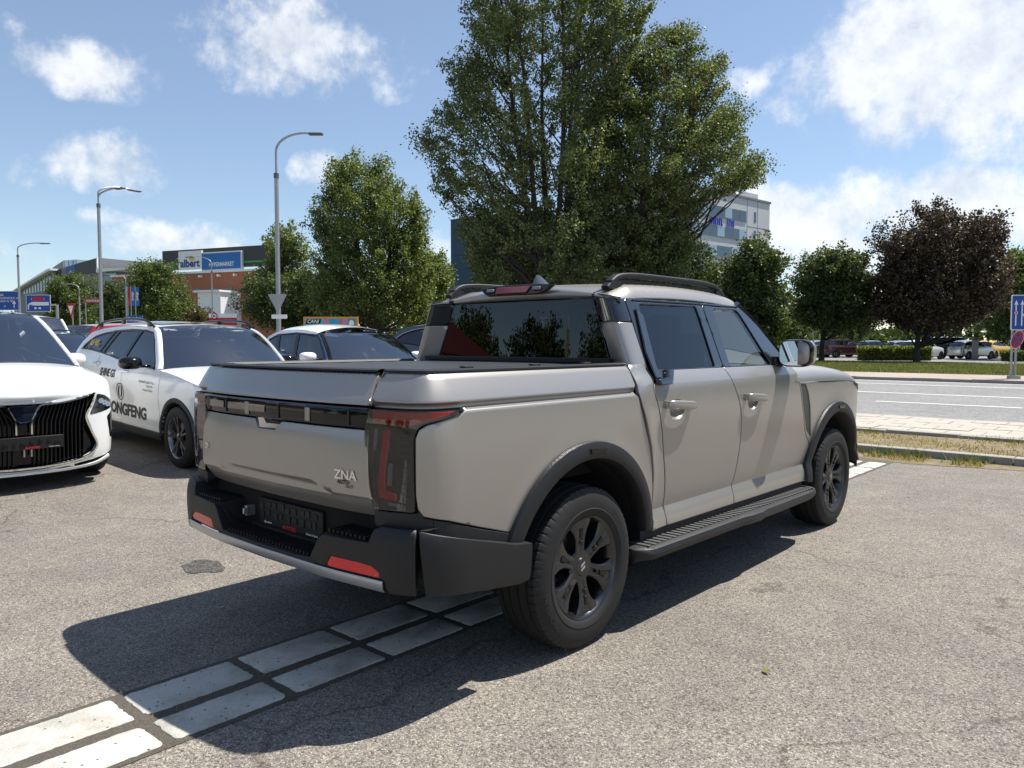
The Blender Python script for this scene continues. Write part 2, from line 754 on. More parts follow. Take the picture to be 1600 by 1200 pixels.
def noise(nt, vec, scale, detail=4, rough=.6):
    n = nt.nodes.new('ShaderNodeTexNoise')
    n.inputs['Scale'].default_value = scale
    n.inputs['Detail'].default_value = detail
    n.inputs['Roughness'].default_value = rough
    nt.links.new(vec, n.inputs['Vector'])
    return n.outputs['Fac']


def mixc(nt, a, b, fac, mode='MIX'):
    mx = nt.nodes.new('ShaderNodeMix')
    mx.data_type = 'RGBA'
    mx.blend_type = mode
    for key, x in (('A', a), ('B', b), ('Factor', fac)):
        if hasattr(x, 'is_output'):
            nt.links.new(x, mx.inputs[key])
        elif key == 'Factor':
            mx.inputs[key].default_value = x
        else:
            mx.inputs[key].default_value = (*x, 1)
    return mx.outputs['Result']


def asphalt_mat(name, dark, mid, light, stone=95.0, rough=.88, patch=.3, bump=.7, crack=True):
    m, nt, b = nodes_mat(name)
    tc = nt.nodes.new('ShaderNodeTexCoord').outputs['Object']
    vo = nt.nodes.new('ShaderNodeTexVoronoi')
    vo.inputs['Scale'].default_value = stone
    nt.links.new(tc, vo.inputs['Vector'])
    sep = nt.nodes.new('ShaderNodeSeparateColor')
    nt.links.new(vo.outputs['Color'], sep.inputs[0])
    col = ramp(nt, sep.outputs[0], [(.0, dark), (.35, mid), (.72, [c * 1.15 for c in mid]), (1.0, light)])
    big = noise(nt, tc, .35, 5, .6)
    med = noise(nt, tc, 3.0, 6, .7)
    fine = noise(nt, tc, 260.0, 2, .6)
    g = ramp(nt, big, [(.28, [1 - patch] * 3), (.7, [1 + patch * .35] * 3)])
    col = mixc(nt, col, g, 1.0, 'MULTIPLY')
    g2 = ramp(nt, med, [(.25, (.78, .78, .8)), (.75, (1.12, 1.1, 1.06))])
    col = mixc(nt, col, g2, 1.0, 'MULTIPLY')
    g3 = ramp(nt, fine, [(.3, (.7, .7, .7)), (.7, (1.2, 1.2, 1.2))])
    col = mixc(nt, col, g3, 1.0, 'MULTIPLY')
    if crack:
        vc = nt.nodes.new('ShaderNodeTexVoronoi')
        vc.feature = 'DISTANCE_TO_EDGE'
        vc.inputs['Scale'].default_value = .22
        wv = nt.nodes.new('ShaderNodeVectorMath')
        wv.operation = 'ADD'
        nz = nt.nodes.new('ShaderNodeTexNoise')
        nz.inputs['Scale'].default_value = 1.6
        nz.inputs['Detail'].default_value = 8
        nt.links.new(tc, nz.inputs['Vector'])
        nt.links.new(tc, wv.inputs[0])
        nt.links.new(nz.outputs['Color'], wv.inputs[1])
        nt.links.new(wv.outputs[0], vc.inputs['Vector'])
        k = ramp(nt, vc.outputs['Distance'], [(.0, (.45, .43, .4)), (.0045, (1, 1, 1))])
        col = mixc(nt, col, k, .75, 'MULTIPLY')
    vp = nt.nodes.new('ShaderNodeTexVoronoi')          # open pits and darker stones
    vp.inputs['Scale'].default_value = stone * .55
    nt.links.new(tc, vp.inputs['Vector'])
    sp_ = nt.nodes.new('ShaderNodeSeparateColor')
    nt.links.new(vp.outputs['Color'], sp_.inputs[0])
    col = mixc(nt, col, ramp(nt, sp_.outputs[1], [(.0, (.42, .40, .38)), (.10, (.6, .58, .56)), (.16, (1, 1, 1)), (.93, (1, 1, 1)), (.97, (1.35, 1.33, 1.28))]), .85, 'MULTIPLY')
    nt.links.new(col, b.inputs['Base Color'])
    b.inputs['Roughness'].default_value = rough
    b.inputs['Specular IOR Level'].default_value = .35
    bp = nt.nodes.new('ShaderNodeBump')
    bp.inputs['Strength'].default_value = bump
    bp.inputs['Distance'].default_value = .006
    nt.links.new(vo.outputs['Distance'], bp.inputs['Height'])
    bp.invert = True
    nt.links.new(bp.outputs[0], b.inputs['Normal'])
    return m


def speckle_mat(name, c0, c1, scale, rough=.9, big=None, bump=.3, bump_dist=.01, big_scale=.4):
    m, nt, b = nodes_mat(name)
    tc = nt.nodes.new('ShaderNodeTexCoord').outputs['Object']
    col = ramp(nt, noise(nt, tc, scale, 8, .7), [(.3, c0), (.7, c1)])
    if big:
        col = mixc(nt, col, ramp(nt, noise(nt, tc, big_scale, 4), [(.35, (1, 1, 1)), (.65, big)]), 1.0, 'MULTIPLY')
    nt.links.new(col, b.inputs['Base Color'])
    b.inputs['Roughness'].default_value = rough
    b.inputs['Specular IOR Level'].default_value = .3
    bp = nt.nodes.new('ShaderNodeBump')
    bp.inputs['Strength'].default_value = bump
    bp.inputs['Distance'].default_value = bump_dist
    nt.links.new(noise(nt, tc, scale * 1.3, 6, .7), bp.inputs['Height'])
    nt.links.new(bp.outputs[0], b.inputs['Normal'])
    return m


M_LOT = asphalt_mat('worn_asphalt', (.09, .082, .073), (.215, .195, .170), (.45, .41, .355), stone=185, patch=.27, bump=.5)
M_ROAD = asphalt_mat('road_asphalt', (.15, .152, .154), (.235, .238, .239), (.31, .31, .31), stone=60, patch=.15, bump=.3, crack=False)
M_CONC = speckle_mat('grey_concrete', (.27, .255, .23), (.40, .385, .35), 22, big=(.72, .70, .66))


def slab_mat():
    m, nt, b = nodes_mat('whitened_concrete')
    tc = nt.nodes.new('ShaderNodeTexCoord').outputs['Object']
    col = ramp(nt, noise(nt, tc, 170, 5, .75), [(.30, (.33, .315, .28)), (.48, (.50, .485, .44)), (.7, (.62, .60, .555))])
    col = mixc(nt, col, ramp(nt, noise(nt, tc, 4.0, 6, .7), [(.32, (.66, .64, .60)), (.55, (1, 1, 1))]), 1.0, 'MULTIPLY')
    vp = nt.nodes.new('ShaderNodeTexVoronoi')
    vp.inputs['Scale'].default_value = 62
    nt.links.new(tc, vp.inputs['Vector'])
    sp_ = nt.nodes.new('ShaderNodeSeparateColor')
    nt.links.new(vp.outputs['Color'], sp_.inputs[0])
    pit = nt.nodes.new('ShaderNodeMath')
    pit.operation = 'GREATER_THAN'
    pit.inputs[1].default_value = .945
    nt.links.new(sp_.outputs[0], pit.inputs[0])
    near_ = nt.nodes.new('ShaderNodeMath')
    near_.operation = 'LESS_THAN'
    near_.inputs[1].default_value = .33
    nt.links.new(vp.outputs['Distance'], near_.inputs[0])
    both_ = nt.nodes.new('ShaderNodeMath')
    both_.operation = 'MULTIPLY'
    nt.links.new(pit.outputs[0], both_.inputs[0])
    nt.links.new(near_.outputs[0], both_.inputs[1])
    col = mixc(nt, col, (.09, .085, .075), both_.outputs[0])
    nt.links.new(col, b.inputs['Base Color'])
    b.inputs['Roughness'].default_value = .9
    bp = nt.nodes.new('ShaderNodeBump')
    bp.inputs['Strength'].default_value = .6
    bp.inputs['Distance'].default_value = .004
    nt.links.new(noise(nt, tc, 190, 4, .7), bp.inputs['Height'])
    nt.links.new(bp.outputs[0], b.inputs['Normal'])
    return m


M_SLABW = slab_mat()
M_JOINT = speckle_mat('dirty_joint', (.055, .05, .043), (.17, .15, .12), 130, bump=.9)
M_DIRT = speckle_mat('dry_earth', (.13, .10, .065), (.30, .235, .15), 9, big=(.75, .8, .6), bump=.8, bump_dist=.03, big_scale=1.1)
M_PAVE = speckle_mat('pale_paving', (.36, .335, .29), (.48, .45, .39), 12, big=(.82, .8, .78))
M_REDPAVE = speckle_mat('pinkish_paving', (.33, .27, .235), (.42, .35, .31), 8, big=(.85, .84, .82))
M_LAWN = speckle_mat('lawn_soil', (.055, .07, .022), (.13, .13, .045), 3.0, big=(.8, .75, .6), bump=.8, bump_dist=.06)
M_FAR = speckle_mat('far_ground', (.10, .10, .07), (.17, .165, .12), .05, big=(.7, .8, .6), big_scale=.01)
M_WHITE = mat('road_paint', (.66, .66, .63), .75, var=.2, var_scale=9)


def sheet(name, poly, z, m, kind='structure', thick=0.0, n=0):
    mb = MB()
    if thick:
        mb.prism(poly, z - thick, z, 'z')
    else:
        mb.add([(x, y, z) for x, y in poly], [tuple(range(len(poly)))])
    o = mb.build(name, m)
    if not thick and o.data.polygons[0].normal.z < 0:
        o.data.flip_normals()
    return tag(o, kind=kind)


def rect(x0, x1, y0, y1):
    return [(x0, y0), (x1, y0), (x1, y1), (x0, y1)]


sheet('ground', rect(-1500, 1500, -1500, 1500), -.03, M_FAR)
# the lot climbs gently to the left
lot = MB()
xs_ = [40, 4, 1.6, .75, .45, -.3, -2, -3, -4, -4.4, -5, -6, -8, -11, -12.6, -13, -13.4, -60]
ye_ = [7.62, 7.55, 7.47, 7.30, 7.10, 7.35, 7.37, 7.38, 7.39, 7.39, 7.4, 7.4, 9.5, 9.8, 9.8, 9.8, 9.8, 9.8]
zz_ = [.04 * max(0.0, min(-4 - x, 9.0)) + (.002 if -4.5 < x < -3.5 else 0) for x in xs_]
lot.loft([[(x, -40, z), (x, -8, z), (x, 0, z), (x, e, z)] for x, e, z in zip(xs_, ye_, zz_)])
lot.loft([[(x, e, z), (x, e + .02, -.2)] for x, e, z in zip(xs_, ye_, zz_)])
tag(lot.build('parking_lot', M_LOT, smooth=30), kind='structure')
sheet('road', rect(-400, 300, 12.9, 28.9), -.002, M_ROAD)
sheet('road_gutter', rect(-400, 300, 12.55, 12.9), .002, M_CONC)


def kerb(name, x0, x1, y0, y1, z, step, m):
    """kerbstones laid end to end, one piece each where they can be told apart"""
    root = link(name, None)
    tag(root, kind='structure')
    random.seed(int(y0 * 10))
    x = x0
    shared = None
    while x < x1:
        if shared is None:
            mb = MB().box((0, 0, (z - .15) / 2), (step - .012, y1 - y0, z + .15))
            shared = mb.build('kerbstone', m, root, bevel=.012)
            o = shared
        else:
            o = link('kerbstone', shared.data, root)
            b = o.modifiers.new('b', 'BEVEL')
            b.width, b.segments, b.limit_method = .012, 2, 'ANGLE'
        o.location = (x + step / 2, (y0 + y1) / 2 + random.uniform(-.01, .01), random.uniform(-.012, .006))
        o.rotation_euler = (random.uniform(-.02, .02), 0, random.uniform(-.008, .008))
        x += step
    return root


kerb('kerb', -3.5, 6.5, 7.72, 7.92, .09, 1.0, M_CONC)
sheet('dirt_strip', rect(-7.0, 40, 7.9, 9.80), .05, M_DIRT, thick=.2)
sheet('lot_verge', [(-7, 7.3), (-.3, 7.25), (.5, 7.05), (1.6, 7.35), (4, 7.5), (40, 7.5), (40, 7.76), (-7, 7.76)], .004, M_DIRT)
kerb('pavement_kerb', -5.5, 6.5, 9.8, 9.96, .10, 1.0, M_CONC)
sheet('near_pavement', rect(-400, 300, 9.96, 12.40), .085, M_PAVE, thick=.2)
kerb('road_kerb', -8.5, 6.5, 12.40, 12.55, .10, 1.0, M_CONC)
# pavement flags of the near side, in the part of it the photograph shows
fl = link('pavement_flags', None)
tag(fl, kind='structure')
random.seed(5)
flag = None
for iy in range(5):
    for ix in range(24):
        if flag is None:
            flag = MB().box((0, 0, 0), (.485, .465, .03)).build('paving_flag', M_PAVE, fl, bevel=.006)
            o = flag
        else:
            o = link('paving_flag', flag.data, fl)
        o.location = (-7.5 + .5 * ix + (.25 if iy % 2 else 0), 10.22 + .48 * iy, .082 + random.uniform(-.004, .004))
        o.rotation_euler = (random.uniform(-.008, .008), random.uniform(-.008, .008), 0)

# markings on the road
def marking(poly, z=.003):
    o = sheet('road_marking', poly, z, M_WHITE)
    return o


marking(rect(-200, 150, 13.22, 13.50))
marking(rect(-200, 150, 20.80, 21.0))
marking(rect(-200, 150, 25.9, 26.1))
for k in range(-12, 9):
    marking(rect(-2.85 + 6.2 * k, .22 + 6.2 * k, 17.2, 17.36))
marking(rect(-200, 150, 28.2, 28.36))
kerb('far_kerb', -24, 6, 28.9, 29.1, .12, 1.0, M_CONC)
sheet('far_kerb_run', rect(-300, -24, 28.9, 29.1), .115, M_CONC, thick=.2)
sheet('far_pavement', rect(-300, 200, 29.1, 33.9), .11, M_REDPAVE, thick=.2)
sheet('lawn', rect(-300, 200, 33.9, 54), .10, M_LAWN, thick=.2)
sheet('far_parking_lot', rect(-300, 200, 54, 130), .05, M_ROAD, thick=.15)
sheet('far_path', rect(-60, 60, 53.6, 56.5), .105, M_PAVE, thick=.1)

# two rows of slabs flush with the asphalt
strip = link('slab_strip', None)
tag(strip, kind='structure')
random.seed(11)
jm = MB()
jm.add([(-.20, -8, .003), (.375, -8, .003), (.375, 7.2, .003), (-.20, 7.2, .003)], [(0, 1, 2, 3)])
jm.build('joint_bed', M_JOINT, strip)
for row, (x0, x1) in enumerate(((-.165, .075), (.145, .345))):
    for i in range(-12, 18):
        y0 = -1.68 + .507 * i + (.0 if row == 0 else -.01)
        y1 = y0 + .462
        if y1 > 7.2:
            continue
        per = []
        base = rounded([(x0, y0), (x1, y0), (x1, y1), (x0, y1)], [.008 + .03 * random.random() ** 2 for _ in range(4)], 3)
        base = refine(base, .016)
        for (a, b) in base:
            per.append((a + random.gauss(0, .0018), b + random.gauss(0, .0020)))
        cx, cy = (x0 + x1) / 2, (y0 + y1) / 2
        n = len(per)
        h = .008 + random.uniform(-.0015, .002)
        V = [(a, b, .001) for a, b in per] + [(a, b, h - .003) for a, b in per] + [(cx + (a - cx) * .965, cy + (b - cy) * .982, h) for a, b in per]
        F = [(k, (k + 1) % n, n + (k + 1) % n, n + k) for k in range(n)] + [(n + k, n + (k + 1) % n, 2 * n + (k + 1) % n, 2 * n + k) for k in range(n)] + [tuple(range(2 * n, 3 * n))]
        MB().add(V, F).build('paving_slab', M_SLABW, strip, smooth=40)


# ------------------------------------------------------------------ pickup truck
M_PAINT = mat('champagne_satin_paint', (.375, .352, .326), .30, .60, coat=.18, coat_rough=.15, var=.02, var_scale=2.0)
M_PLAST = mat('black_bumper_plastic', (.010, .0105, .0118), .50, bump=.12, bump_scale=900, var=.12)
M_PLAST2 = mat('dark_grained_plastic', (.008, .008, .0085), .62, bump=.2, bump_scale=500)
M_GLOSS = mat('gloss_black', (.005, .005, .006), .06, coat=.0, spec=.45)
M_BLUEBLK = mat('gloss_black_pillar', (.010, .012, .016), .05, coat=.8)
M_RUBBER = mat('tyre_rubber', (.011, .011, .011), .70, var=.25, var_scale=14, bump=.15, bump_scale=300)
M_RUBBER2 = mat('tyre_lettering', (.022, .022, .022), .55)
M_RIM = mat('gunmetal_alloy', (.075, .077, .081), .24, .9)
M_RIMD = mat('dark_wheel_barrel', (.02, .02, .021), .45, .5)
M_STEEL = mat('brake_steel', (.32, .30, .28), .4, .9)
M_CHROME = mat('chrome', (.78, .79, .80), .06, 1.0)
M_SILVER = mat('silver_skid_plastic', (.52, .52, .53), .32, .75)
M_RED = mat('red_lamp_plastic', (.72, .012, .016), .15, coat=.6)
M_REDDK = mat('deep_red_lamp', (.26, .008, .012), .10, coat=.8)
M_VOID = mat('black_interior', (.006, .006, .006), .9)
M_SEAT = mat('dark_seat_fabric', (.03, .03, .032), .85)
M_TRIMGREY = mat('grey_trim', (.28, .28, .29), .5)
M_CLEAR = glass('smoky_lamp_lens', (.8, .8, .78), .12)
G_DARK = glass('privacy_glass', (.10, .12, .14), .55, ior=1.55)
G_CLEAR = glass('clear_glass', (.80, .88, .86), .12)
M_COVER = mat('tonneau_vinyl', (.035, .037, .040), .42, bump=.1, bump_scale=400, rough_var=.08)
M_MIRROR = mat('mirror_glass', (.85, .87, .9), .01, 1.0)
M_VENT = mat('grey_green_vent', (.06, .062, .055), .45, .2)

PLAN = spline([(0, -1.09), (.45, -1.075), (.70, -1.045), (.80, -1.028), (.875, -1.0), (.92, -.955), (.945, -.88), (.95, -.80), (.95, -.4), (.952, .6),
               (.953, 1.5), (.953, 2.4), (.952, 3.2), (.951, 3.55), (.943, 3.80), (.918, 3.94), (.86, 4.05), (.72, 4.14), (.42, 4.20), (0, 4.22)], 30)
PS = np.r_[0, np.cumsum(np.linalg.norm(np.diff(PLAN, axis=0), axis=1))]
_i = int(np.argmin(np.abs(PLAN[:, 1]) + (PLAN[:, 0] < .8) * 9))
PS = PS - PS[_i] + PLAN[_i, 1]
PT = np.gradient(PLAN, axis=0)
PT /= np.linalg.norm(PT, axis=1)[:, None]
PN = np.c_[PT[:, 1], -PT[:, 0]]


def s_at_x(x):
    """plan position of the rear face at lateral x"""
    k = len(PLAN) // 2
    return float(np.interp(-x, -PLAN[:k, 0][::-1], PS[:k][::-1])) if x > 0 else float(PS[0])


def profile(*segs):
    P = np.vstack([spline(s, 8) if len(s) > 2 else np.array(s, float) for s in segs])
    zz = np.maximum.accumulate(P[:, 0] + np.arange(len(P)) * 1e-7)
    return lambda z: np.interp(z, zz, P[:, 1])


BED = profile([(.3, -.05), (.62, -.016), (.85, 0), (1.02, .004), (1.13, .0), (1.178, -.004)], [(1.178, -.004), (1.188, -.010), (1.194, -.026)],
              [(1.194, -.026), (1.203, -.034), (1.212, -.032)], [(1.212, -.032), (1.218, -.021)], [(1.218, -.021), (1.224, -.018), (1.232, -.021)], [(1.232, -.021), (1.28, -.048), (1.325, -.075)], [(1.325, -.075), (1.332, -.081), (1.337, -.090)])
CAB = profile([(.30, -.03), (.36, -.022), (.43, -.010), (.50, -.016), (.553, -.034)], [(.556, -.036), (.62, -.024), (.8, -.006), (1.0, .0), (1.12, -.002), (1.20, -.012), (1.228, -.02)],
              [(1.228, -.02), (1.26, -.036), (1.30, -.066)], [(1.30, -.066), (1.67, -.213), (1.705, -.232), (1.8, -.29)])
FLAT = lambda z: 0 * np.asarray(z, float)


def side(prof, extra=None, push=0.0):
    def P(s, z):
        s, z = np.asarray(s, float), np.asarray(z, float)
        o = prof(z) + push + (extra(s, z) if extra else 0)
        x = np.interp(s, PS, PLAN[:, 0]) + np.interp(s, PS, PN[:, 0]) * o
        y = np.interp(s, PS, PLAN[:, 1]) + np.interp(s, PS, PN[:, 1]) * o
        return x, y, z
    return P


WR, WF, WZ = 0.0, 3.31, .385


def haunch(s, z):
    o = 0
    for c in (WR, WF):
        r = np.hypot(s - c, z - WZ)
        o = o + .009 * np.exp(-((r - .575) / .062) ** 2) * (z > .3)
    return o


def cab_extra(s, z):
    ridge = .016 * np.exp(-((s - (.50 + (1.2 - z) * .10)) / .075) ** 2) * np.clip((1.36 - z) / .1, 0, 1)
    r = np.hypot(s - WF, z - WZ)
    return ridge + .009 * np.exp(-((r - .575) / .062) ** 2) * (s > 2.2)


P_BED = side(BED, haunch)
P_CAB = side(CAB, cab_extra)
P_GRN = side(CAB)

truck = thing('pickup_truck', 'champagne grey double-cab pickup with black bumper and wheel arches, parked across white slabs', 'pickup')
BOTH = (False, True)


def both(name, sheet_, m, parent=None, child=None):
    out = []
    for mir in BOTH:
        out.append(emit(name, sheet_, m, parent or truck, mir))
    return out


# --- bed sides
LAMP = rounded([(-1.244, 1.193), (-1.262, 1.11), (-1.252, .90), (-1.222, .800), (-1.024, .806), (-1.026, 1.09), (-1.012, 1.126), (-.98, 1.143), (-.887, 1.162), (-.835, 1.171), (-.803, 1.193)],
               [.005, .01, .01, .012, .006, .012, .02, .02, .01, .02, .01], 4)
bed_poly = [(-1.246, 1.337), (-1.246, 1.2), (-.796, 1.2), (-.798, 1.186), (-.83, 1.165), (-.887, 1.156), (-.975, 1.137), (-1.006, 1.120), (-1.019, 1.088), (-1.019, .87), (-1.012, .819), (-.990, .789),
            (-.887, .765), (-.71, .708), (-.515, .648)] + arc((WR, WZ), .575, 153, 12, 30)[1:] + \
           [(.575, .50), (.604, .50), (.606, .62), (.592, .76), (.555, .90), (.513, 1.0), (.466, 1.12), (.441, 1.20), (.458, 1.337)]
sh = skin(bed_poly, [], P_BED, .035, lines=[1.178, 1.1865, 1.195, 1.2035, 1.212, 1.2205, 1.229], ring=.005, depth=.03)
both('bed_side', sh[0], M_PAINT)

# --- cab lower body: quarter, doors, wing, cut by the shut lines
door_r = [(.652, 1.262), (.628, 1.236), (.611, 1.205), (.635, 1.13), (.674, 1.0), (.703, .84), (.737, .70), (.753, .56), (.755, .40)]
door_m = [(1.503, 1.33), (1.512, 1.27), (1.545, 1.19), (1.60, 1.09), (1.632, .99), (1.638, .93), (1.628, .80), (1.602, .63), (1.575, .53), (1.570, .40)]
door_f = [(2.535, 1.33), (2.56, 1.24), (2.582, 1.16), (2.613, 1.05), (2.657, .93), (2.706, .80), (2.785, .715), (2.80, .66), (2.795, .60), (2.752, .48), (2.735, .40)]
vent_poly = rounded([(2.600, 1.155), (2.700, 1.150), (2.746, 1.08), (2.786, .975), (2.822, .745), (2.722, .812), (2.676, .93), (2.632, 1.05)], .012, 3)
cup1 = [(.838 + .082 * math.cos(a), 1.083 + .055 * math.sin(a)) for a in np.linspace(0, 2 * PI, 28, endpoint=False)]
cup2 = [(1.80 + .076 * math.cos(a), 1.073 + .053 * math.sin(a)) for a in np.linspace(0, 2 * PI, 28, endpoint=False)]
cab_poly = [(.464, 1.337), (.447, 1.20), (.472, 1.12), (.519, 1.0), (.561, .90), (.598, .76), (.612, .62), (.610, .50), (.585, .455), (2.72, .435)] + \
           arc((WF, WZ), .575, 174, 24, 26) + [(3.88, .60), (3.965, .60), (4.0, .80), (3.985, 1.0), (3.93, 1.085), (3.83, 1.118), (3.5, 1.143), (3.04, 1.153), (2.60, 1.163), (2.56, 1.25), (2.52, 1.296),
                                                (.845, 1.300), (.765, 1.236), (.628, 1.236), (.622, 1.337)]
sh = skin(cab_poly, [ribbon(spline(door_r, 5), .007), ribbon(spline(door_m, 5), .007), ribbon(spline(door_f, 5), .007), vent_poly, cup1, cup2], P_CAB, .04,
          lines=[.5545, .53, .58, 1.228], ring=.005, depth=.022)
quarter = both('cab_quarter', pick(sh, (.56, 1.1)), M_PAINT)
rdoor = both('rear_door', pick(sh, (1.1, .9)), M_PAINT)
fdoor = both('front_door', pick(sh, (2.2, .9)), M_PAINT)
wing = both('front_wing', pick(sh, (2.9, 1.05)), M_PAINT)
P_VENT = side(CAB, cab_extra, -.006)
vs = skin(vent_poly, [], P_VENT, .03, ring=0, drop=0)
for w, mir in zip(wing, BOTH):
    emit('vent_panel', vs[0], M_VENT, w, mir)
# door handles with their finger cups
for doors, cx, cz, l in ((rdoor, .838, 1.083, .30), (fdoor, 1.80, 1.073, .28)):
    for d, mir in zip(doors, BOTH):
        mb = MB()
        rows = []
        for k in range(7):
            q = k / 6
            rr = 1 - .995 * q ** 1.6 if k else 1
            row = []
            for a in np.linspace(0, 2 * PI, 28, endpoint=False):
                s_, z_ = cx + .082 * rr * math.cos(a), cz + .055 * rr * math.sin(a)
                x, y, z = P_CAB(s_, z_)
                row.append((float(x) - .004 - .030 * (1 - (1 - q) ** 2), float(y), float(z)))
            rows.append(row)
        mb.loft(rows, closed=True)
        mb.build('handle_cup', M_PAINT, d, smooth=60, mirror=mir)
        mb = MB()
        rows = []
        for q in np.linspace(-1, 1, 15):
            s_ = cx + q * l / 2 + .005
            zc = cz + .028 - .012 * q
            x, y, z = (float(e) for e in P_CAB(s_, zc))
            w = .024 * (1 - abs(q) ** 6 * .45)
            lift = .030 + .014 * (1 - q * q)
            if abs(q) > .92:
                lift -= .02
            row = []
            for a in np.linspace(0, 2 * PI, 12, endpoint=False):
                ca, sa = math.cos(a), math.sin(a)
                row.append((x + lift + .012 * np.sign(ca) * abs(ca) ** .6, y, zc + w * np.sign(sa) * abs(sa) ** .6))
            rows.append(row)
        mb.loft(rows, closed=True, cap=True)
        for e in (-1, 1):
            x, y, z = (float(v) for v in P_CAB(cx + e * l * .42, cz + .028 - .012 * e))
            mb.box((x + .012, y, cz + .028 - .012 * e), (.05, .035, .03))
        mb.build('door_handle', M_PAINT, d, smooth=50, mirror=mir)

# --- black window surround and panes
gl_r = rounded([(.765, 1.666), (1.425, 1.676), (1.405, 1.306), (.715, 1.306)], [.02, .02, .02, .03], 4)
gl_f = rounded([(1.635, 1.660), (1.990, 1.674), (2.225, 1.304), (1.605, 1.304)], [.02, .05, .02, .02], 5)
fr_poly = [(.632, 1.236), (.765, 1.236), (.845, 1.300), (2.51, 1.296), (2.49, 1.325), (2.30, 1.50), (2.16, 1.63), (2.09, 1.682), (2.03, 1.703), (1.4, 1.706), (.72, 1.700), (.642, 1.695), (.640, 1.55), (.634, 1.34)]
sh = skin(fr_poly, [gl_r, gl_f, ribbon([(1.508, 1.24), (1.508, 1.45), (1.512, 1.688)], .007), ribbon([(1.512, 1.688), (2.02, 1.688)], .005), ribbon([(1.51, 1.688), (.70, 1.683)], .005)], P_GRN, .045, ring=.005, depth=.03)
big = sorted(sh, key=lambda q: -len(q[0]))[:3]
for q in big:
    for mir in BOTH:
        emit('window_surround', q, M_BLUEBLK, truck, mir)
P_GLS = side(CAB, None, -.010)
for g_, doors, gm in ((gl_r, rdoor, G_DARK), (gl_f, fdoor, G_CLEAR)):
    q = skin(g_, [], P_GLS, .06, ring=0, drop=0, depth=.004)[0]
    for d, mir in zip(doors, BOTH):
        emit('window_pane', q, gm, d, mir)
# kicked-up trim block at the rear corner of the side windows
for mir in BOTH:
    mb = MB()
    a = [P_GRN(s_, z_) for s_, z_ in ((.640, 1.228), (.755, 1.228), (.855, 1.308), (.795, 1.308), (.745, 1.262), (.640, 1.262))]
    V = [(float(p[0]) + .004, float(p[1]), float(p[2])) for p in a] + [(float(p[0]) + .040, float(p[1]), float(p[2]) - .004) for p in a]
    n = len(a)
    mb.add(V, [tuple(range(n))[::-1], tuple(range(n, 2 * n))] + [(i, (i + 1) % n, n + (i + 1) % n, n + i) for i in range(n)])
    mb.build('window_kick_trim', M_BLUEBLK, truck, mirror=mir, bevel=.008)
    mb = MB()
    path = [(.660, 1.30), (.70, 1.44), (.755, 1.62)]
    a = [P_GRN(s_, z_) for s_, z_ in ((.652, 1.262), (.725, 1.262), (.716, 1.32), (.752, 1.60), (.70, 1.64), (.652, 1.40))]
    V = [(float(p[0]) + .002, float(p[1]), float(p[2])) for p in a] + [(float(p[0]) + .014, float(p[1]), float(p[2])) for p in a]
    n = len(a)
    mb.add(V, [tuple(range(n))[::-1], tuple(range(n, 2 * n))] + [(i, (i + 1) % n, n + (i + 1) % n, n + i) for i in range(n)])
    mb.build('pillar_trim', M_BLUEBLK, truck, mirror=mir, bevel=.006)


# --- rear pillars of the cab
def pillar(t, z):
    t, z = np.asarray(t, float) / .32, np.asarray(z, float)
    xg = np.interp(z, [1.345, 1.70], [.690, .556])
    yg = np.interp(z, [1.345, 1.70], [.575, .600])
    xs = np.interp(.6, PS, PLAN[:, 0]) + CAB(z)
    b0 = (xg, yg)
    pc = (xs - .008, .474 + 0 * z)
    b1 = (xg + (pc[0] - xg) * .85, yg + (pc[1] - yg) * .95)
    b2 = (xs, .490 + 0 * z)
    b3 = (xs, .638 + 0 * z)
    k = ((1 - t) ** 3, 3 * t * (1 - t) ** 2, 3 * t * t * (1 - t), t ** 3)
    return sum(q * b[0] for q, b in zip(k, (b0, b1, b2, b3))), sum(q * b[1] for q, b in zip(k, (b0, b1, b2, b3))), z


both('rear_pillar', skin([(0, 1.32), (.318, 1.32), (.318, 1.56), (0, 1.56)], [], pillar, .03, ring=.004)[0], M_PAINT)
both('rear_pillar_cap', skin([(0, 1.566), (.318, 1.566), (.318, 1.695), (0, 1.695)], [], pillar, .03, ring=.004)[0], M_BLUEBLK)


# --- rear window
def rwin(x, z):
    x, z = np.asarray(x, float), np.asarray(z, float)
    return x, .575 + (z - 1.345) * .07 - .018 * (1 - (x / .69) ** 2), z


q = skin(rounded([(-.683, 1.34), (.683, 1.34), (.553, 1.698), (-.553, 1.698)], [.035, .035, .02, .02], 5), [], rwin, .06, ring=.004, depth=.01)
emit('rear_window', q[0], G_DARK, truck)

# --- roof
RP = spline([(.600, 1.700), (.584, 1.728), (.588, 1.760), (.622, 1.784), (.75, 1.799), (1.2, 1.815), (1.7, 1.808), (1.95, 1.790), (2.06, 1.772)], 14)
RV = np.r_[0, np.cumsum(np.linalg.norm(np.diff(RP, axis=0), axis=1))]


_tt = np.linspace(0, .32, 60)
_rx, _ry = pillar(_tt, np.full(60, 1.695))[:2]
_rx = np.maximum.accumulate(_rx + np.arange(60) * 1e-6)


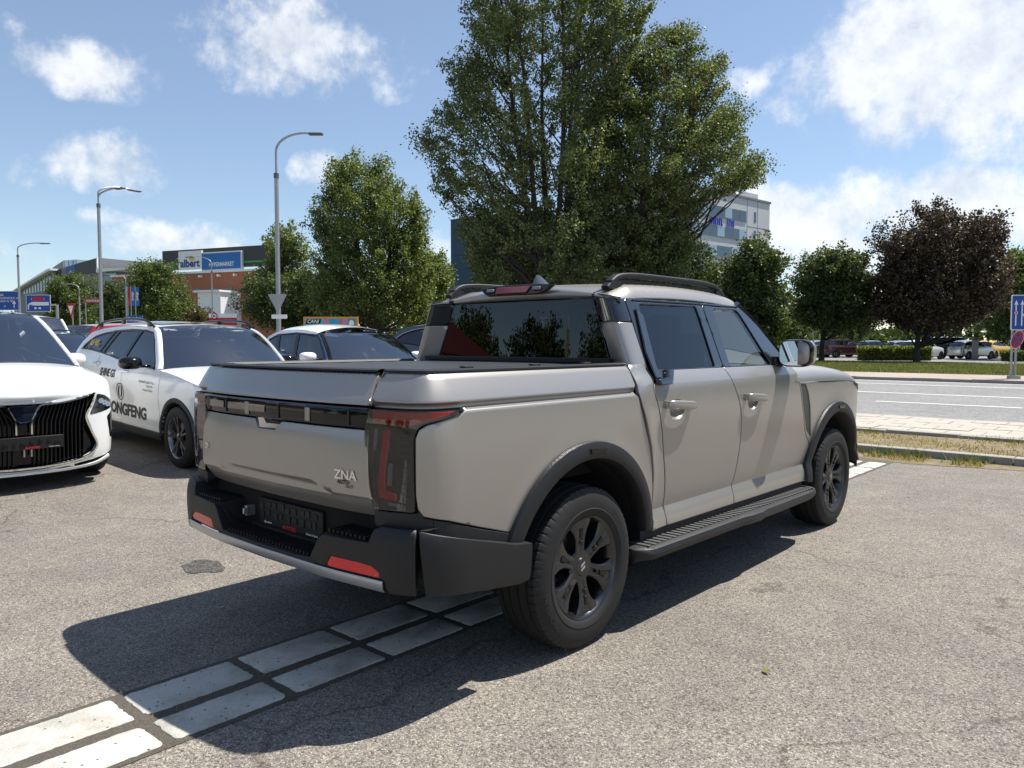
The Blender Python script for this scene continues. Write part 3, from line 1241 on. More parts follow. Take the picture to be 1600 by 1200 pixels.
def roof(x, v):
    x, v = np.asarray(x, float), np.asarray(v, float)
    y = np.interp(v, RV, RP[:, 0])
    z = np.interp(v, RV, RP[:, 1])
    k = .155 * np.clip(v / .10, 0, 1) ** .8 * (1 - .70 * np.clip((v - .12) / .16, 0, 1))
    ax = np.abs(x)
    roll = np.clip((ax - .605) / .12, 0, 1.1)
    fl_ = np.clip((v - .12) / .16, 0, 1)
    z = z - k * x ** 2 - (.034 + .046 * fl_) * roll ** 2.6 * np.clip(v / .08, 0, 1)
    y = y - (.600 - np.interp(ax, _rx, _ry)) * np.clip(1 - v / .5, 0, 1)
    y = y + .10 * (1 - (x / .72) ** 2) * np.clip((v - 1.1) / .5, 0, 1) ** 2
    return x, y, z


q = skin(refine([(-.724, .004), (.724, .004), (.724, RV[-1]), (-.724, RV[-1])], .05), [], roof, .035, lines=[.02, .04, .07, .1, .13], ring=.004, depth=.02)
rf = emit('roof', q[0], M_PAINT, truck)
for sg in (-1, 1):
    mb = MB()
    rows = []
    for v in np.linspace(.0, RV[-1] - .02, 60):
        row = []
        for dx, up in ((-.016, -.004), (-.013, .003), (.013, .003), (.016, -.004)):
            x, y, z = (float(e) for e in roof(sg * (.560 + .06 * min(1, v / .6)) + dx, v))
            nrm = 1 if v > .12 else v / .12
            row.append((x, y - up * (1 - nrm), z + up * nrm))
        rows.append(row)
    mb.loft(rows)
    mb.build('roof_ditch_strip', M_PLAST, rf, smooth=50)
    mb = MB()
    path = spline([(.61, 1.752), (.67, 1.798), (.74, 1.824), (1.3, 1.840), (1.80, 1.832), (1.90, 1.812), (1.985, 1.765)], 8)
    rows = []
    T = np.gradient(path, axis=0)
    T /= np.linalg.norm(T, axis=1)[:, None]
    for p, t in zip(path, T):
        n = (-t[1], t[0])
        row = []
        for a in np.linspace(0, 2 * PI, 16, endpoint=False):
            ca, sa = math.cos(a), math.sin(a)
            dx, dn = .026 * np.sign(ca) * abs(ca) ** .4, .016 * np.sign(sa) * abs(sa) ** .55
            row.append((sg * .625 + dx, p[0] + n[0] * dn, p[1] + n[1] * dn))
        rows.append(row)
    mb.loft(rows, closed=True, cap=True)
    for yy in (.68, 1.92):
        mb.box((sg * .625, yy, 1.772), (.05, .10, .05))
    mb.loft([[(sg * .625 - .012, y, 1.76), (sg * .625 - .012, y, 1.808), (sg * .625 + .012, y, 1.808), (sg * .625 + .012, y, 1.76)] for y in (.74, 1.3, 1.88)], closed=True, cap=True)
    mb.build('roof_rail', M_PLAST, rf, smooth=45)
# shark-fin aerial
mb = MB()
rows = []
for k, q in enumerate(np.linspace(0, 1, 9)):
    l, w = .105 * (1 - q) ** .75 + .012, .034 * (1 - q) + .004
    yc = .95 - .035 * q
    row = []
    for a in np.linspace(0, 2 * PI, 16, endpoint=False):
        row.append((-.115 + w * math.cos(a), yc + l * math.sin(a) * (1.0 if math.sin(a) > 0 else .7), 1.80 + .085 * q))
    rows.append(row)
mb.loft(rows, closed=True, cap=True)
mb.build('shark_fin_aerial', mat('aerial_grey', (.12, .13, .14), .15, .5, coat=.6), rf, smooth=60)
# high brake lamp in its black bezel on the rear header
hb = lambda x, z, d=0: (x, .575 - .018 * (1 - (x / .69) ** 2) - d + .6 * max(0, z - 1.765), z)
mb = MB()
pl = [(-.285, 1.785), (-.14, 1.797), (.14, 1.797), (.30, 1.787), (.25, 1.752), (.20, 1.733), (-.20, 1.733), (-.235, 1.748)]
n = len(pl)
mb.add([hb(x, z, -.02) for x, z in pl] + [hb(x, z, .016) for x, z in pl], [tuple(range(n))[::-1], tuple(range(n, 2 * n))] + [(i, (i + 1) % n, n + (i + 1) % n, n + i) for i in range(n)])
hbo = mb.build('high_brake_lamp', M_GLOSS, rf, bevel=.006)
mb = MB()
pl = [(-.135, 1.785), (.135, 1.785), (.11, 1.746), (-.14, 1.746)]
n = 4
mb.add([hb(x, z, .01) for x, z in pl] + [hb(x, z, .022) for x, z in pl], [tuple(range(n))[::-1], tuple(range(n, 2 * n))] + [(i, (i + 1) % n, n + (i + 1) % n, n + i) for i in range(n)])
mb.build('red_lens', M_REDDK, hbo, bevel=.003)
for sg in (-1, 1):
    mb = MB()
    mb.box((sg * .185, hb(.185, 1.768, .016)[1], 1.768), (.055, .012, .018))
    mb.build('clear_lens', M_TRIMGREY, hbo, bevel=.003)

# --- tailgate
TG = profile([(.70, -.075), (.757, -.045), (.80, -.012), (.83, .006)], [(.835, .010), (.90, .016), (1.0, .012), (1.07, .004), (1.105, -.004)], [(1.106, -.004), (1.112, -.016)], [(1.112, -.018), (1.20, -.018)],
             [(1.2005, -.012), (1.204, -.002), (1.212, -.001), (1.218, -.004)], [(1.218, -.004), (1.27, -.034), (1.326, -.066)], [(1.326, -.066), (1.332, -.073), (1.337, -.090)])
_px, _py = PLAN[:len(PLAN) // 2, 0], PLAN[:len(PLAN) // 2, 1]


def tg(push=0.0, prof=TG):
    def P(x, z):
        x, z = np.asarray(x, float), np.asarray(z, float)
        ax = np.abs(x)
        zc = .845 + .038 * np.clip((.47 - ax) / .14, 0, 1)           # swage line steps up in the middle
        low = np.clip((zc - z) / .015, 0, 1) * .010
        y = np.interp(ax, _px, _py) - prof(z) - push + low
        return x, y, z
    return P


def tgh(z):
    return np.interp(z, [.757, .80, .90, 1.11, 1.2, 1.337], [.700, .690, .676, .660, .664, .640])


hnd = [(-.135, 1.1095), (.095, 1.1095), (.050, 1.068), (-.090, 1.068)]
low_poly = [(-.700, .757), (.700, .757), (.690, .80), (.676, .90), (.660, 1.1095), (-.660, 1.1095), (-.676, .90), (-.690, .80)]
low2 = [(-.700, .757), (.700, .757), (.690, .80), (.676, .90), (.660, 1.1095)] + [hnd[1], hnd[2], hnd[3], hnd[0]] + [(-.660, 1.1095), (-.676, .90), (-.690, .80)]
q = skin(low2, [], tg(), .03, lines=[.8325, .845, .875, .883], ring=.005, depth=.03)
tail = emit('tailgate', q[0], M_PAINT, truck)
q = skin([(-.664, 1.201), (.664, 1.201), (.640, 1.335), (-.640, 1.335)], [], tg(), .03, lines=[1.204, 1.21], ring=.005, depth=.03)
emit('tailgate_upper_panel', q[0], M_PAINT, tail)
mb = MB()
# finger scoop under the lamp bar
rows = []
for k in range(6):
    q_ = k / 5
    row = []
    for x, z in ((-.135, 1.1095), (-.090, 1.068), (-.02, 1.068), (.050, 1.068), (.095, 1.1095)):
        p = tg()(x, z)
        row.append((x * (1 - .15 * q_) - .003 * q_, float(p[1]) + .065 * q_, z + (.030 * q_ if z < 1.1 else 0)))
    rows.append(row)
mb.loft(rows)
mb.build('handle_scoop', M_PAINT, tail, smooth=40)
# lamp bar
def bar(x, z, d=0.0):
    p = tg(d, lambda z_: 0 * z_)(x, z)
    return (float(p[0]), float(p[1]), z)


mb = MB()
xs = np.linspace(-.662, .662, 41)
sec = [(1.113, .004), (1.116, -.012 + .02), (1.135, .012), (1.178, .012), (1.194, .007), (1.199, -.002)]
mb.loft([[bar(x, z, d - .012) for z, d in sec] for x in xs])
lb = mb.build('lamp_bar', M_GLOSS, tail, smooth=40)
mb = MB()
mb.loft([[bar(x, z, d - .006) for z, d in ((1.186, .008), (1.190, .012), (1.196, .008))] for x in xs])
mb.build('bar_highlight_strip', mat('dark_blue_gloss', (.02, .03, .06), .08, .3, coat=.6), lb, smooth=40)
for i, x in enumerate((-.60, -.395, -.19, .078, .295, .555)):
    mb = MB()
    p0 = bar(x, 1.155, .001)
    mb.box((p0[0], p0[1], 1.152), (.012 if i % 2 else .034, .008, .058))
    mb.build('bar_divider', mat('bar_dark_chrome', (.30, .30, .31), .1, 1.0) if i in (2, 4) else M_GLOSS, lb, bevel=.002)
for x0, x1 in ((-.585, -.42), (-.375, -.20), (-.175, -.03)):  # bright metal on the left half stands in for a reflection in the bar
    mb = MB()
    mb.loft([[bar(x, 1.140, .0035), bar(x, 1.150, .004), bar(x, 1.172, .0025)] for x in np.linspace(x0, x1, 6)])
    mb.build('bar_reflection', mat('bar_reflection_metal', (.22, .225, .23), .10, 1.0), lb, smooth=60)
# badges
on_tg = lambda cx, cz: (lambda u, v: (cx + u, float(tg(.004)(cx + u, cz + v)[1]), cz + v))
letter('maker_badge', 'ZNA', .052, on_tg(.552, .922), M_CHROME, tail, bold=.025, squeeze=1.15)
letter('dealer_sticker', 'AUTO', .024, on_tg(.540, .894), M_VOID, tail, bold=.03)
letter('dealer_sticker', 'tech', .024, on_tg(.572, .880), M_VOID, tail, shear=.35, bold=.0)
letter('model_badge', 'Z9', .036, on_tg(-.600, .938), M_CHROME, tail, bold=.03)
# rubber cap along the top edge
mb = MB()
mb.loft([[(x, float(tg()(x, 1.33)[1]) + dy, z) for dy, z in ((-.008, 1.3345), (-.007, 1.342), (.012, 1.347), (.055, 1.346), (.06, 1.33))] for x in np.linspace(-.648, .648, 31)])
mb.build('tailgate_cap', M_PLAST, tail, smooth=35)

# --- bed rails and roll cover
for sg in (False, True):
    mb = MB()
    rows = []
    for s_ in np.r_[np.linspace(-1.235, -.8, 22), np.linspace(-.76, .452, 14)]:
        x, y, z = (float(e) for e in P_BED(s_, 1.333))
        nx, ny = float(np.interp(s_, PS, PN[:, 0])), float(np.interp(s_, PS, PN[:, 1]))
        rows.append([(x - nx * d, y - ny * d, zz) for d, zz in ((-.005, 1.3345), (-.004, 1.342), (.012, 1.347), (.070, 1.346), (.082, 1.335), (.082, 1.30))])
    mb.loft(rows)
    mb.build('bed_rail_cap', M_PLAST, truck, smooth=35, mirror=sg)
mb = MB()
ys = np.linspace(-.93, .545, 26)
rows = []
for i, y in enumerate(ys):
    rows.append([(x, y, 1.331 + .006 * (1 - (x / .76) ** 2) + (.002 if i % 3 == 0 else 0)) for x in np.linspace(-.765, .765, 9)])
mb.loft(rows)
cov = mb.build('bed_cover', M_COVER, truck, smooth=20)
mb = MB().box((0, .515, 1.352), (1.46, .055, .03))
mb.build('cover_canister', M_PLAST, cov, bevel=.006)
for y in (-.60, -.15, .25):
    MB().box((.755, y, 1.348), (.03, .055, .008)).build('rail_plug', M_PLAST2, cov, bevel=.002)
mb = MB().box((0, -.22, 1.05), (1.5, 1.4, .54))
mb.build('bed_box', M_VOID, truck)

# --- tail lamps
P_LENS = side(FLAT, lambda s, z: BED(np.minimum(z, 1.17)), .004)
P_LIN = side(FLAT, lambda s, z: BED(np.minimum(z, 1.17)), -.022)
P_LEL = side(FLAT, lambda s, z: BED(np.minimum(z, 1.17)), -.012)
lens = skin(LAMP, [], P_LENS, .025, ring=.004, depth=.035)[0]
hous = skin(LAMP, [], P_LIN, .03, ring=0, depth=.02, drop=0)[0]
reds = [[(-1.236, 1.186), (-.84, 1.186), (-.90, 1.166), (-.985, 1.150), (-1.02, 1.140), (-1.05, 1.132), (-1.236, 1.138)],
        [(-1.176, 1.115), (-1.142, 1.115), (-1.146, 1.05), (-1.165, .97), (-1.172, .88), (-1.112, .868), (-1.112, .838), (-1.205, .845), (-1.208, .92), (-1.190, 1.02)]]
greys = [[(-1.225, 1.115), (-1.205, 1.118), (-1.214, 1.03), (-1.232, 1.03)], [(-1.150, .985), (-1.128, .985), (-1.135, .90), (-1.160, .895)], [(-1.16, .832), (-1.10, .830), (-1.10, .818), (-1.16, .818)]]
M_LHOUS = mat('lamp_housing', (.014, .014, .012), .35, .3)
for mir in BOTH:
    lo = emit('tail_lamp', hous, M_LHOUS, truck, mir)
    emit('lamp_lens', lens, M_CLEAR, lo, mir)
    for r_ in reds:
        emit('red_light_guide', skin(r_, [], P_LEL, .02, ring=.003, depth=.008)[0], M_RED, lo, mir)
    for r_ in greys:
        emit('reflector_blade', skin(r_, [], P_LEL, .02, ring=.003, depth=.008)[0], M_TRIMGREY, lo, mir)
    for i in range(9):
        z = .86 + i * .028
        p = [P_LEL(s_, z) for s_ in (-1.09, -1.07, -1.05)]
        mb = MB()
        mb.loft([[(float(e[0]), float(e[1]), z + .004) for e in p], [(float(e[0]) + .004, float(e[1]) - .004, z) for e in p]])
        mb.build('lamp_louvre', M_LHOUS, lo, mirror=mir)

# --- lower trim, rear bumper
trim = [(-1.226, .794), (-1.02, .800), (-1.006, .814), (-.990, .782), (-.887, .758), (-.71, .701), (-.50, .640), (-.44, .60), (-.56, .59), (-.853, .672), (-1.01, .715), (-1.226, .735)]
both('lower_trim', skin(trim, [], side(FLAT, haunch, -.008), .03, ring=.004, depth=.04)[0], M_PLAST)
P_BUM = side(profile([(.40, -.022), (.47, -.008), (.55, .0), (.66, .002), (.72, -.006), (.75, -.022)]), None, .048)
both('bumper_side', skin(rounded([(-1.004, .744), (-.853, .699), (-.558, .618), (-.452, .604), (-.452, .445), (-.52, .437), (-.985, .498)], .008, 2), [], P_BUM, .035, ring=.005, depth=.06)[0], M_PLAST)
SX = s_at_x
refl = [(SX(.49), .594), (SX(.64), .594), (SX(.715), .590), (SX(.752), .570), (SX(.755), .548), (SX(.46), .548)]
wingp = [(-1.013, .746), (-1.013, .497), (SX(.79), .492), (SX(.77), .545), (SX(.35), .545), (SX(.30), .540), (SX(.30), .562), (SX(.36), .564), (SX(.415), .650), (SX(.445), .674), (SX(.70), .678), (SX(.722), .735), (SX(.76), .746)]
wsh = skin(wingp, [refl], P_BUM, .03, ring=.005, depth=.05)
bump = None
for mir in BOTH:
    b_ = emit('bumper_corner', wsh[0], M_PLAST, truck, mir)
    bump = bump or b_
    emit('reflector', skin(refl, [], side(FLAT, None, .046), .03, ring=.004, depth=.02)[0], M_RED, b_, mir)
    # ribbed step pad on top of the corner
    mb = MB()
    mb.add([(.43, -1.115, .672), (.70, -1.08, .676), (.70, -.95, .690), (.43, -.97, .690)], [(0, 1, 2, 3)])
    mb.add([(.70, -1.08, .676), (.725, -1.075, .74), (.725, -.94, .745), (.70, -.95, .69)], [(0, 1, 2, 3)])
    mb.add([(.725, -1.075, .74), (.93, -.99, .742), (.93, -.88, .745), (.725, -.94, .745)], [(0, 1, 2, 3)])
    mb.add([(.335, -1.12, .55), (.43, -1.115, .672), (.43, -.97, .69), (.37, -.97, .55)], [(0, 1, 2, 3)])
    mb.build('bumper_top', M_PLAST2, b_, mirror=mir, fix=False)
    mb = MB()
    for i in range(9):
        x = .455 + i * .027
        mb.box((x, -1.035 + (x - .45) * .05, .688), (.010, .12, .012))
    mb.build('step_ribs', M_PLAST, b_, mirror=mir)
# middle step, its wall and the sill strip
mb = MB()
xs = np.linspace(-.40, .40, 17)
mb.loft([[(x, float(np.interp(abs(x), _px, _py)) - d, z) for d, z in ((.046, .505), (.052, .548), (.048, .560), (-.10, .568))] for x in xs])
st = mb.build('bumper_step', M_PLAST2, truck, smooth=30)
mb = MB()
for i in range(27):
    x = -.35 + i * .027
    mb.box((x, -1.065, .568), (.010, .10, .012))
mb.build('step_ribs', M_PLAST, st)
mb = MB()
mb.loft([[(x, -.965 + .02 * (x / .9) ** 2, z) for z in (.53, .70, .79)] for x in np.linspace(-.92, .92, 9)])
mb.build('bumper_back_wall', M_PLAST2, st, smooth=30)
mb = MB()
ss = np.linspace(SX(.775), SX(0), 30)
sec = [(.545, .052), (.541, .056), (.515, .052), (.498, .040), (.494, .02)]
rows = []
for mirror in (1, -1):
    seq = ss if mirror == 1 else ss[::-1][1:]
    for s_ in seq:
        nx, ny = float(np.interp(s_, PS, PN[:, 0])), float(np.interp(s_, PS, PN[:, 1]))
        x, y = float(np.interp(s_, PS, PLAN[:, 0])), float(np.interp(s_, PS, PLAN[:, 1]))
        xx = abs(x) / .775
        rows.append([(mirror * (x + nx * d), y + ny * d, z - .004 * (xx ** 2)) for z, d in sec])
mb.loft(rows)
mb.build('silver_sill_strip', M_SILVER, truck, smooth=40)
# number-plate carrier with the dealer's line under it
mb = MB().box((0, -.985, .652), (.52, .016, .125))
pl = mb.build('plate_carrier', M_PLAST2, truck, bevel=.004)
random.seed(3)
for i in range(9):
    for j in range(2):
        w = random.uniform(.018, .04)
        MB().box((-.225 + i * .054 + random.uniform(-.008, .008), -.994, .640 + j * .045 + random.uniform(-.008, .008)), (w, .006, random.uniform(.02, .036))).build('carrier_clip', M_PLAST, pl)
pm = plane_map((0, -.9955, .600), (1, 0, 0), (0, 0, 1))
M_WTXT = mat('white_print', (.75, .75, .73), .5)
M_RTXT = mat('red_print', (.62, .03, .03), .5)
letter('carrier_print', 'AUTOTEC', .024, pm, M_RTXT, pl, bold=.03)
letter('carrier_print', '@ autotech', .013, lambda u, v: pm(u - .18, v + .004), M_WTXT, pl)
letter('carrier_print', 'Hradec Králové', .014, lambda u, v: pm(u + .18, v), M_WTXT, pl, bold=.02)
mb = MB().box((-.335, -1.0, .64), (.02, .05, .05))
mb.box((-.322, -1.03, .642), (.012, .03, .03))
mb.build('tow_socket', M_SILVER, truck, bevel=.004)
MB().box((0, -.975, .79), (.9, .05, .04)).build('tailgate_sill', M_VOID, truck)


# --- wheel-arch flares
def flare(c, a0, a1, prof_fn, ro=.606, ri=.520):
    mb = MB()
    rows = []
    sec = [(ro, -.004), (ro - .004, .012), (ro - .03, .022), (ri + .022, .026), (ri + .006, .020), (ri, .008), (ri - .004, -.045), (ri - .004, -.09)]
    for a in np.linspace(R(a0), R(a1), 44):
        row = []
        for r_, d in sec:
            s_, z_ = c + r_ * math.cos(a), WZ + r_ * math.sin(a)
            x, y, z = (float(e) for e in side(prof_fn, None, .016 + d)(s_, max(z_, .3)))
            row.append((x, y, z_))
        rows.append(row)
    mb.loft(rows)
    return mb


for mir in BOTH:
    f1 = flare(WR, 157, 9, BED).build('rear_arch_flare', M_PLAST, truck, smooth=40, mirror=mir)
    f2 = flare(WF, 176, 8, CAB).build('front_arch_flare', M_PLAST, truck, smooth=40, mirror=mir)
    for c, par in ((WR, f1), (WF, f2)):
        mb = MB()
        prof_fn = BED if c == WR else CAB
        pts = [(c - .035, WZ + .575), (c + .10, WZ + .568), (c + .085, WZ + .545), (c - .025, WZ + .551)]
        V = []
        for d in (.034, .0465):
            for s_, z_ in pts:
                x, y, z = (float(e) for e in side(prof_fn, None, d)(s_, z_))
                V.append((x, y, z_))
        mb.add(V, [(0, 1, 2, 3), (4, 5, 6, 7), (0, 1, 5, 4), (1, 2, 6, 5), (2, 3, 7, 6), (3, 0, 4, 7)])
        mb.build('flare_insert', M_GLOSS, par, mirror=mir, bevel=.002)
        mb = MB()
        mb.lathe([(.40, .0), (.40, .505), (.88, .515), (.90, .530)], 40, 'x', (0, c, WZ), a0=0, a1=PI)
        mb.build('arch_liner', M_VOID, truck, mirror=mir)

# --- bonnet, windscreen, nose
mb = MB()
rows = []
for y, zc, w in ((2.62, 1.300, .948), (2.75, 1.304, .950), (3.0, 1.302, .951), (3.3, 1.288, .951), (3.55, 1.266, .948), (3.75, 1.236, .938), (3.88, 1.205, .918), (3.98, 1.172, .885), (4.06, 1.13, .84), (4.10, 1.10, .80)):
    ze = np.interp(y, [2.6, 3.04, 3.5, 3.83, 3.95, 4.1], [1.168, 1.158, 1.148, 1.124, 1.10, 1.075])
    row = []
    half = [(1.0, 0.0), (.998, .10), (.985, .36), (.955, .58), (.90, .74), (.82, .85), (.68, .93), (.45, .975), (.2, .995), (0, 1.0)]
    pts = [(w * a, ze + (zc - ze) * b) for a, b in half]
    row = [(x, y - (.10 * (x / .95) ** 2 if y < 2.7 else 0), z) for x, z in pts] + [(-x, y - (.10 * (x / .95) ** 2 if y < 2.7 else 0), z) for x, z in pts[::-1][1:]]
    rows.append(row)
A = np.array(rows)
dense = np.stack([spline(A[:, k], 4) for k in range(A.shape[1])], 1)
mb.loft([list(r_) for r_ in dense])
mb.build('bonnet', M_PAINT, truck, smooth=40)
mb = MB()
rows = []
for q_ in np.linspace(0, 1, 12):
    w = .70 + .16 * q_
    y0, z0 = 2.13 + .62 * q_, 1.775 - .49 * q_ + .02 * math.sin(PI * q_)
    rows.append([(x, y0 - (.09 + .10 * q_) * (x / w) ** 2, z0 - (.06 - .04 * q_) * (x / w) ** 2) for x in np.linspace(-w, w, 13)])
mb.loft(rows)
mb.build('windscreen', G_CLEAR, truck, smooth=60)
for mir in BOTH:
    mb = MB()
    rows = []
    for q_ in np.linspace(0, 1, 12):
        x0, y0, z0 = .722 + .138 * q_, 2.035 + .49 * q_, 1.712 - .40 * q_ + .02 * math.sin(PI * q_)
        rows.append([(x0 + a, y0 + b, z0 + c) for a, b, c in ((.004, -.02, -.01), (.010, .012, .008), (-.012, .03, .018), (-.05, .035, .015), (-.05, -.02, -.02))])
    mb.loft(rows, closed=True, cap=True)
    mb.build('windscreen_pillar', M_BLUEBLK, truck, smooth=40, mirror=mir)
    emit('headlamp', skin(rounded([(3.74, 1.128), (4.0, 1.088), (4.2, 1.06), (4.2, .98), (4.02, 1.03), (3.80, 1.095)], .01, 2), [], side(CAB, None, .006), .03, ring=.004)[0], M_GLOSS, truck, mir)
    emit('front_bumper', skin([(3.90, .40), (4.92, .40), (4.92, .62), (3.99, .62), (3.96, .595), (3.88, .595)], [], side(FLAT, None, .01), .05, ring=.004)[0], M_PLAST, truck, mir)
    emit('grille', skin([(4.03, .63), (4.92, .63), (4.92, 1.08), (4.06, 1.05)], [], side(FLAT, None, -.02), .06, ring=.004)[0], M_GLOSS, truck, mir)

# --- underside and inner shell
mb = MB()
mb.box((0, 1.66, .80), (1.78, 2.02, .84 - .05))
mb.box((0, 3.35, .76), (1.0, 1.35, .62))
mb.box((0, 1.7, .47), (1.1, 4.4, .16))
mb.box((0, -.75, .68), (1.55, .45, .22))
mb.build('inner_shell', M_VOID, truck)
for c in (WR, WF):
    MB().tube([(-.75, c, WZ), (.75, c, WZ)], .05, 10).build('axle', M_VOID, truck)
MB().tube([(.35, -.7, .45), (.35, .9, .42)], .10, 10).build('silencer', M_VOID, truck)
# cabin seen through the glass
mb = MB()
for x in (-.42, .42):
    mb.box((x, 1.92, 1.02), (.50, .50, .16))
    mb.box((x, 1.63, 1.22), (.48, .14, .58), rx=-.18)
    mb.box((x, 1.575, 1.555), (.24, .09, .16), rx=-.12)
mb.box((0, .98, 1.02), (1.4, .5, .16))
mb.box((0, .74, 1.22), (1.4, .12, .52), rx=-.1)
mb.build('seats', M_SEAT, truck, bevel=.04)
mb = MB()
mb.box((0, 2.50, 1.17), (1.64, .42, .24))
mb.build('dashboard', mat('dash_plastic', (.05, .05, .052), .6), truck, bevel=.05)
mb = MB()
c = Vector((-.40, 2.17, 1.27))
ax = Vector((0, -.90, .42)).normalized()
e1 = Vector((1, 0, 0))
e2 = ax.cross(e1)
ring = [c + (e1 * math.cos(a) + e2 * math.sin(a)) * .185 for a in np.linspace(0, 2 * PI, 33)]
mb.tube(ring, .017, 8, cap=False)
for a in (0, PI, -PI / 2):
    mb.tube([c + ax * -.02, c + (e1 * math.cos(a) + e2 * math.sin(a)) * .18], .02, 6)
mb.box(c - ax * .01, (.14, .05, .12), rx=-.45)
mb.build('steering_wheel', M_TRIMGREY, truck, smooth=40)

# --- running boards
for mir in BOTH:
    mb = MB()
    rows = []
    for y, xo, zt in ((.385, .985, .395), (.41, 1.020, .402), (.47, 1.052, .404), (1.35, 1.056, .396), (1.50, 1.060, .396), (1.56, 1.075, .396), (1.72, 1.078, .394), (1.80, 1.060, .392), (2.55, 1.050, .385), (2.70, 1.035, .382), (2.80, 1.0, .378)):
        rows.append([(.86, y, zt - .075), (.86, y, zt + .004), (xo - .035, y, zt + .004), (xo - .008, y, zt - .006), (xo, y, zt - .030), (xo - .02, y, zt - .062), (.93, y, zt - .09)])
    mb.loft(rows, closed=True, cap=True)
    rb = mb.build('running_board', M_PLAST, truck, smooth=40, mirror=mir)
    mb = MB()
    for i in range(44):
        y = .46 + i * .052
        mb.box((.958, y, .409 - .0085 * (y - .4)), (.118, .026, .010))
    mb.build('tread_pad', mat('board_tread', (.10, .10, .10), .5, .3), rb, mirror=mir)
    mb = MB()
    mb.box((.90, 1.6, .415), (.06, 2.2, .10))
    mb.build('door_sill', M_PLAST2, truck, mirror=mir)
    mb = MB()
    for y in (.6, 1.6, 2.55):
        mb.box((.80, y, .35), (.25, .06, .05))
    mb.build('board_bracket', M_VOID, rb, mirror=mir)

# --- mirrors
for mir in BOTH:
    mb = MB()
    rows = []
    for q_, sx, sz in ((0, .86, .86), (.06, .97, .97), (.2, 1.0, 1.0), (.5, .98, .98), (.8, .86, .86), (.95, .62, .62), (1.0, .3, .3)):
        y = 2.315 + .17 * q_
        row = []
        for a in np.linspace(0, 2 * PI, 28, endpoint=False):
            ca, sa = math.cos(a), math.sin(a)
            row.append((1.015 + .112 * sx * np.sign(ca) * abs(ca) ** .55, y, 1.378 + .092 * sz * np.sign(sa) * abs(sa) ** .55))
        rows.append(row)
    mb.loft(rows, closed=True, cap=True)
    mo = mb.build('wing_mirror', M_PAINT, truck, smooth=50, mirror=mir)
    mb = MB()
    row = lambda k, y, inn: [(1.015 + (.112 - inn) * k * np.sign(math.cos(a)) * abs(math.cos(a)) ** .55, y, 1.378 + (.092 - inn) * k * np.sign(math.sin(a)) * abs(math.sin(a)) ** .55) for a in np.linspace(0, 2 * PI, 28, endpoint=False)]
    mb.loft([row(1.03, 2.35, 0), row(1.035, 2.32, 0), row(.98, 2.302, 0), row(.92, 2.305, .0), row(.90, 2.32, 0)], closed=True)
    mb.build('mirror_bezel', M_GLOSS, mo, smooth=40, mirror=mir)
    mb = MB()
    r_ = row(.93, 2.313, 0)
    mb.add([(x, y + (x - 1.015) * .12, z) for x, y, z in r_], [tuple(range(28))])
    mb.build('mirror_glass', M_MIRROR, mo, mirror=mir)
    mb = MB()
    mb.box((.905, 2.36, 1.312), (.10, .10, .035))
    mb.box((.875, 2.35, 1.325), (.05, .16, .06))
    mb.build('mirror_arm', M_GLOSS, mo, mirror=mir, bevel=.01)


# --- wheels
def pol(r_, a):
    return (r_ * math.cos(a), r_ * math.sin(a))


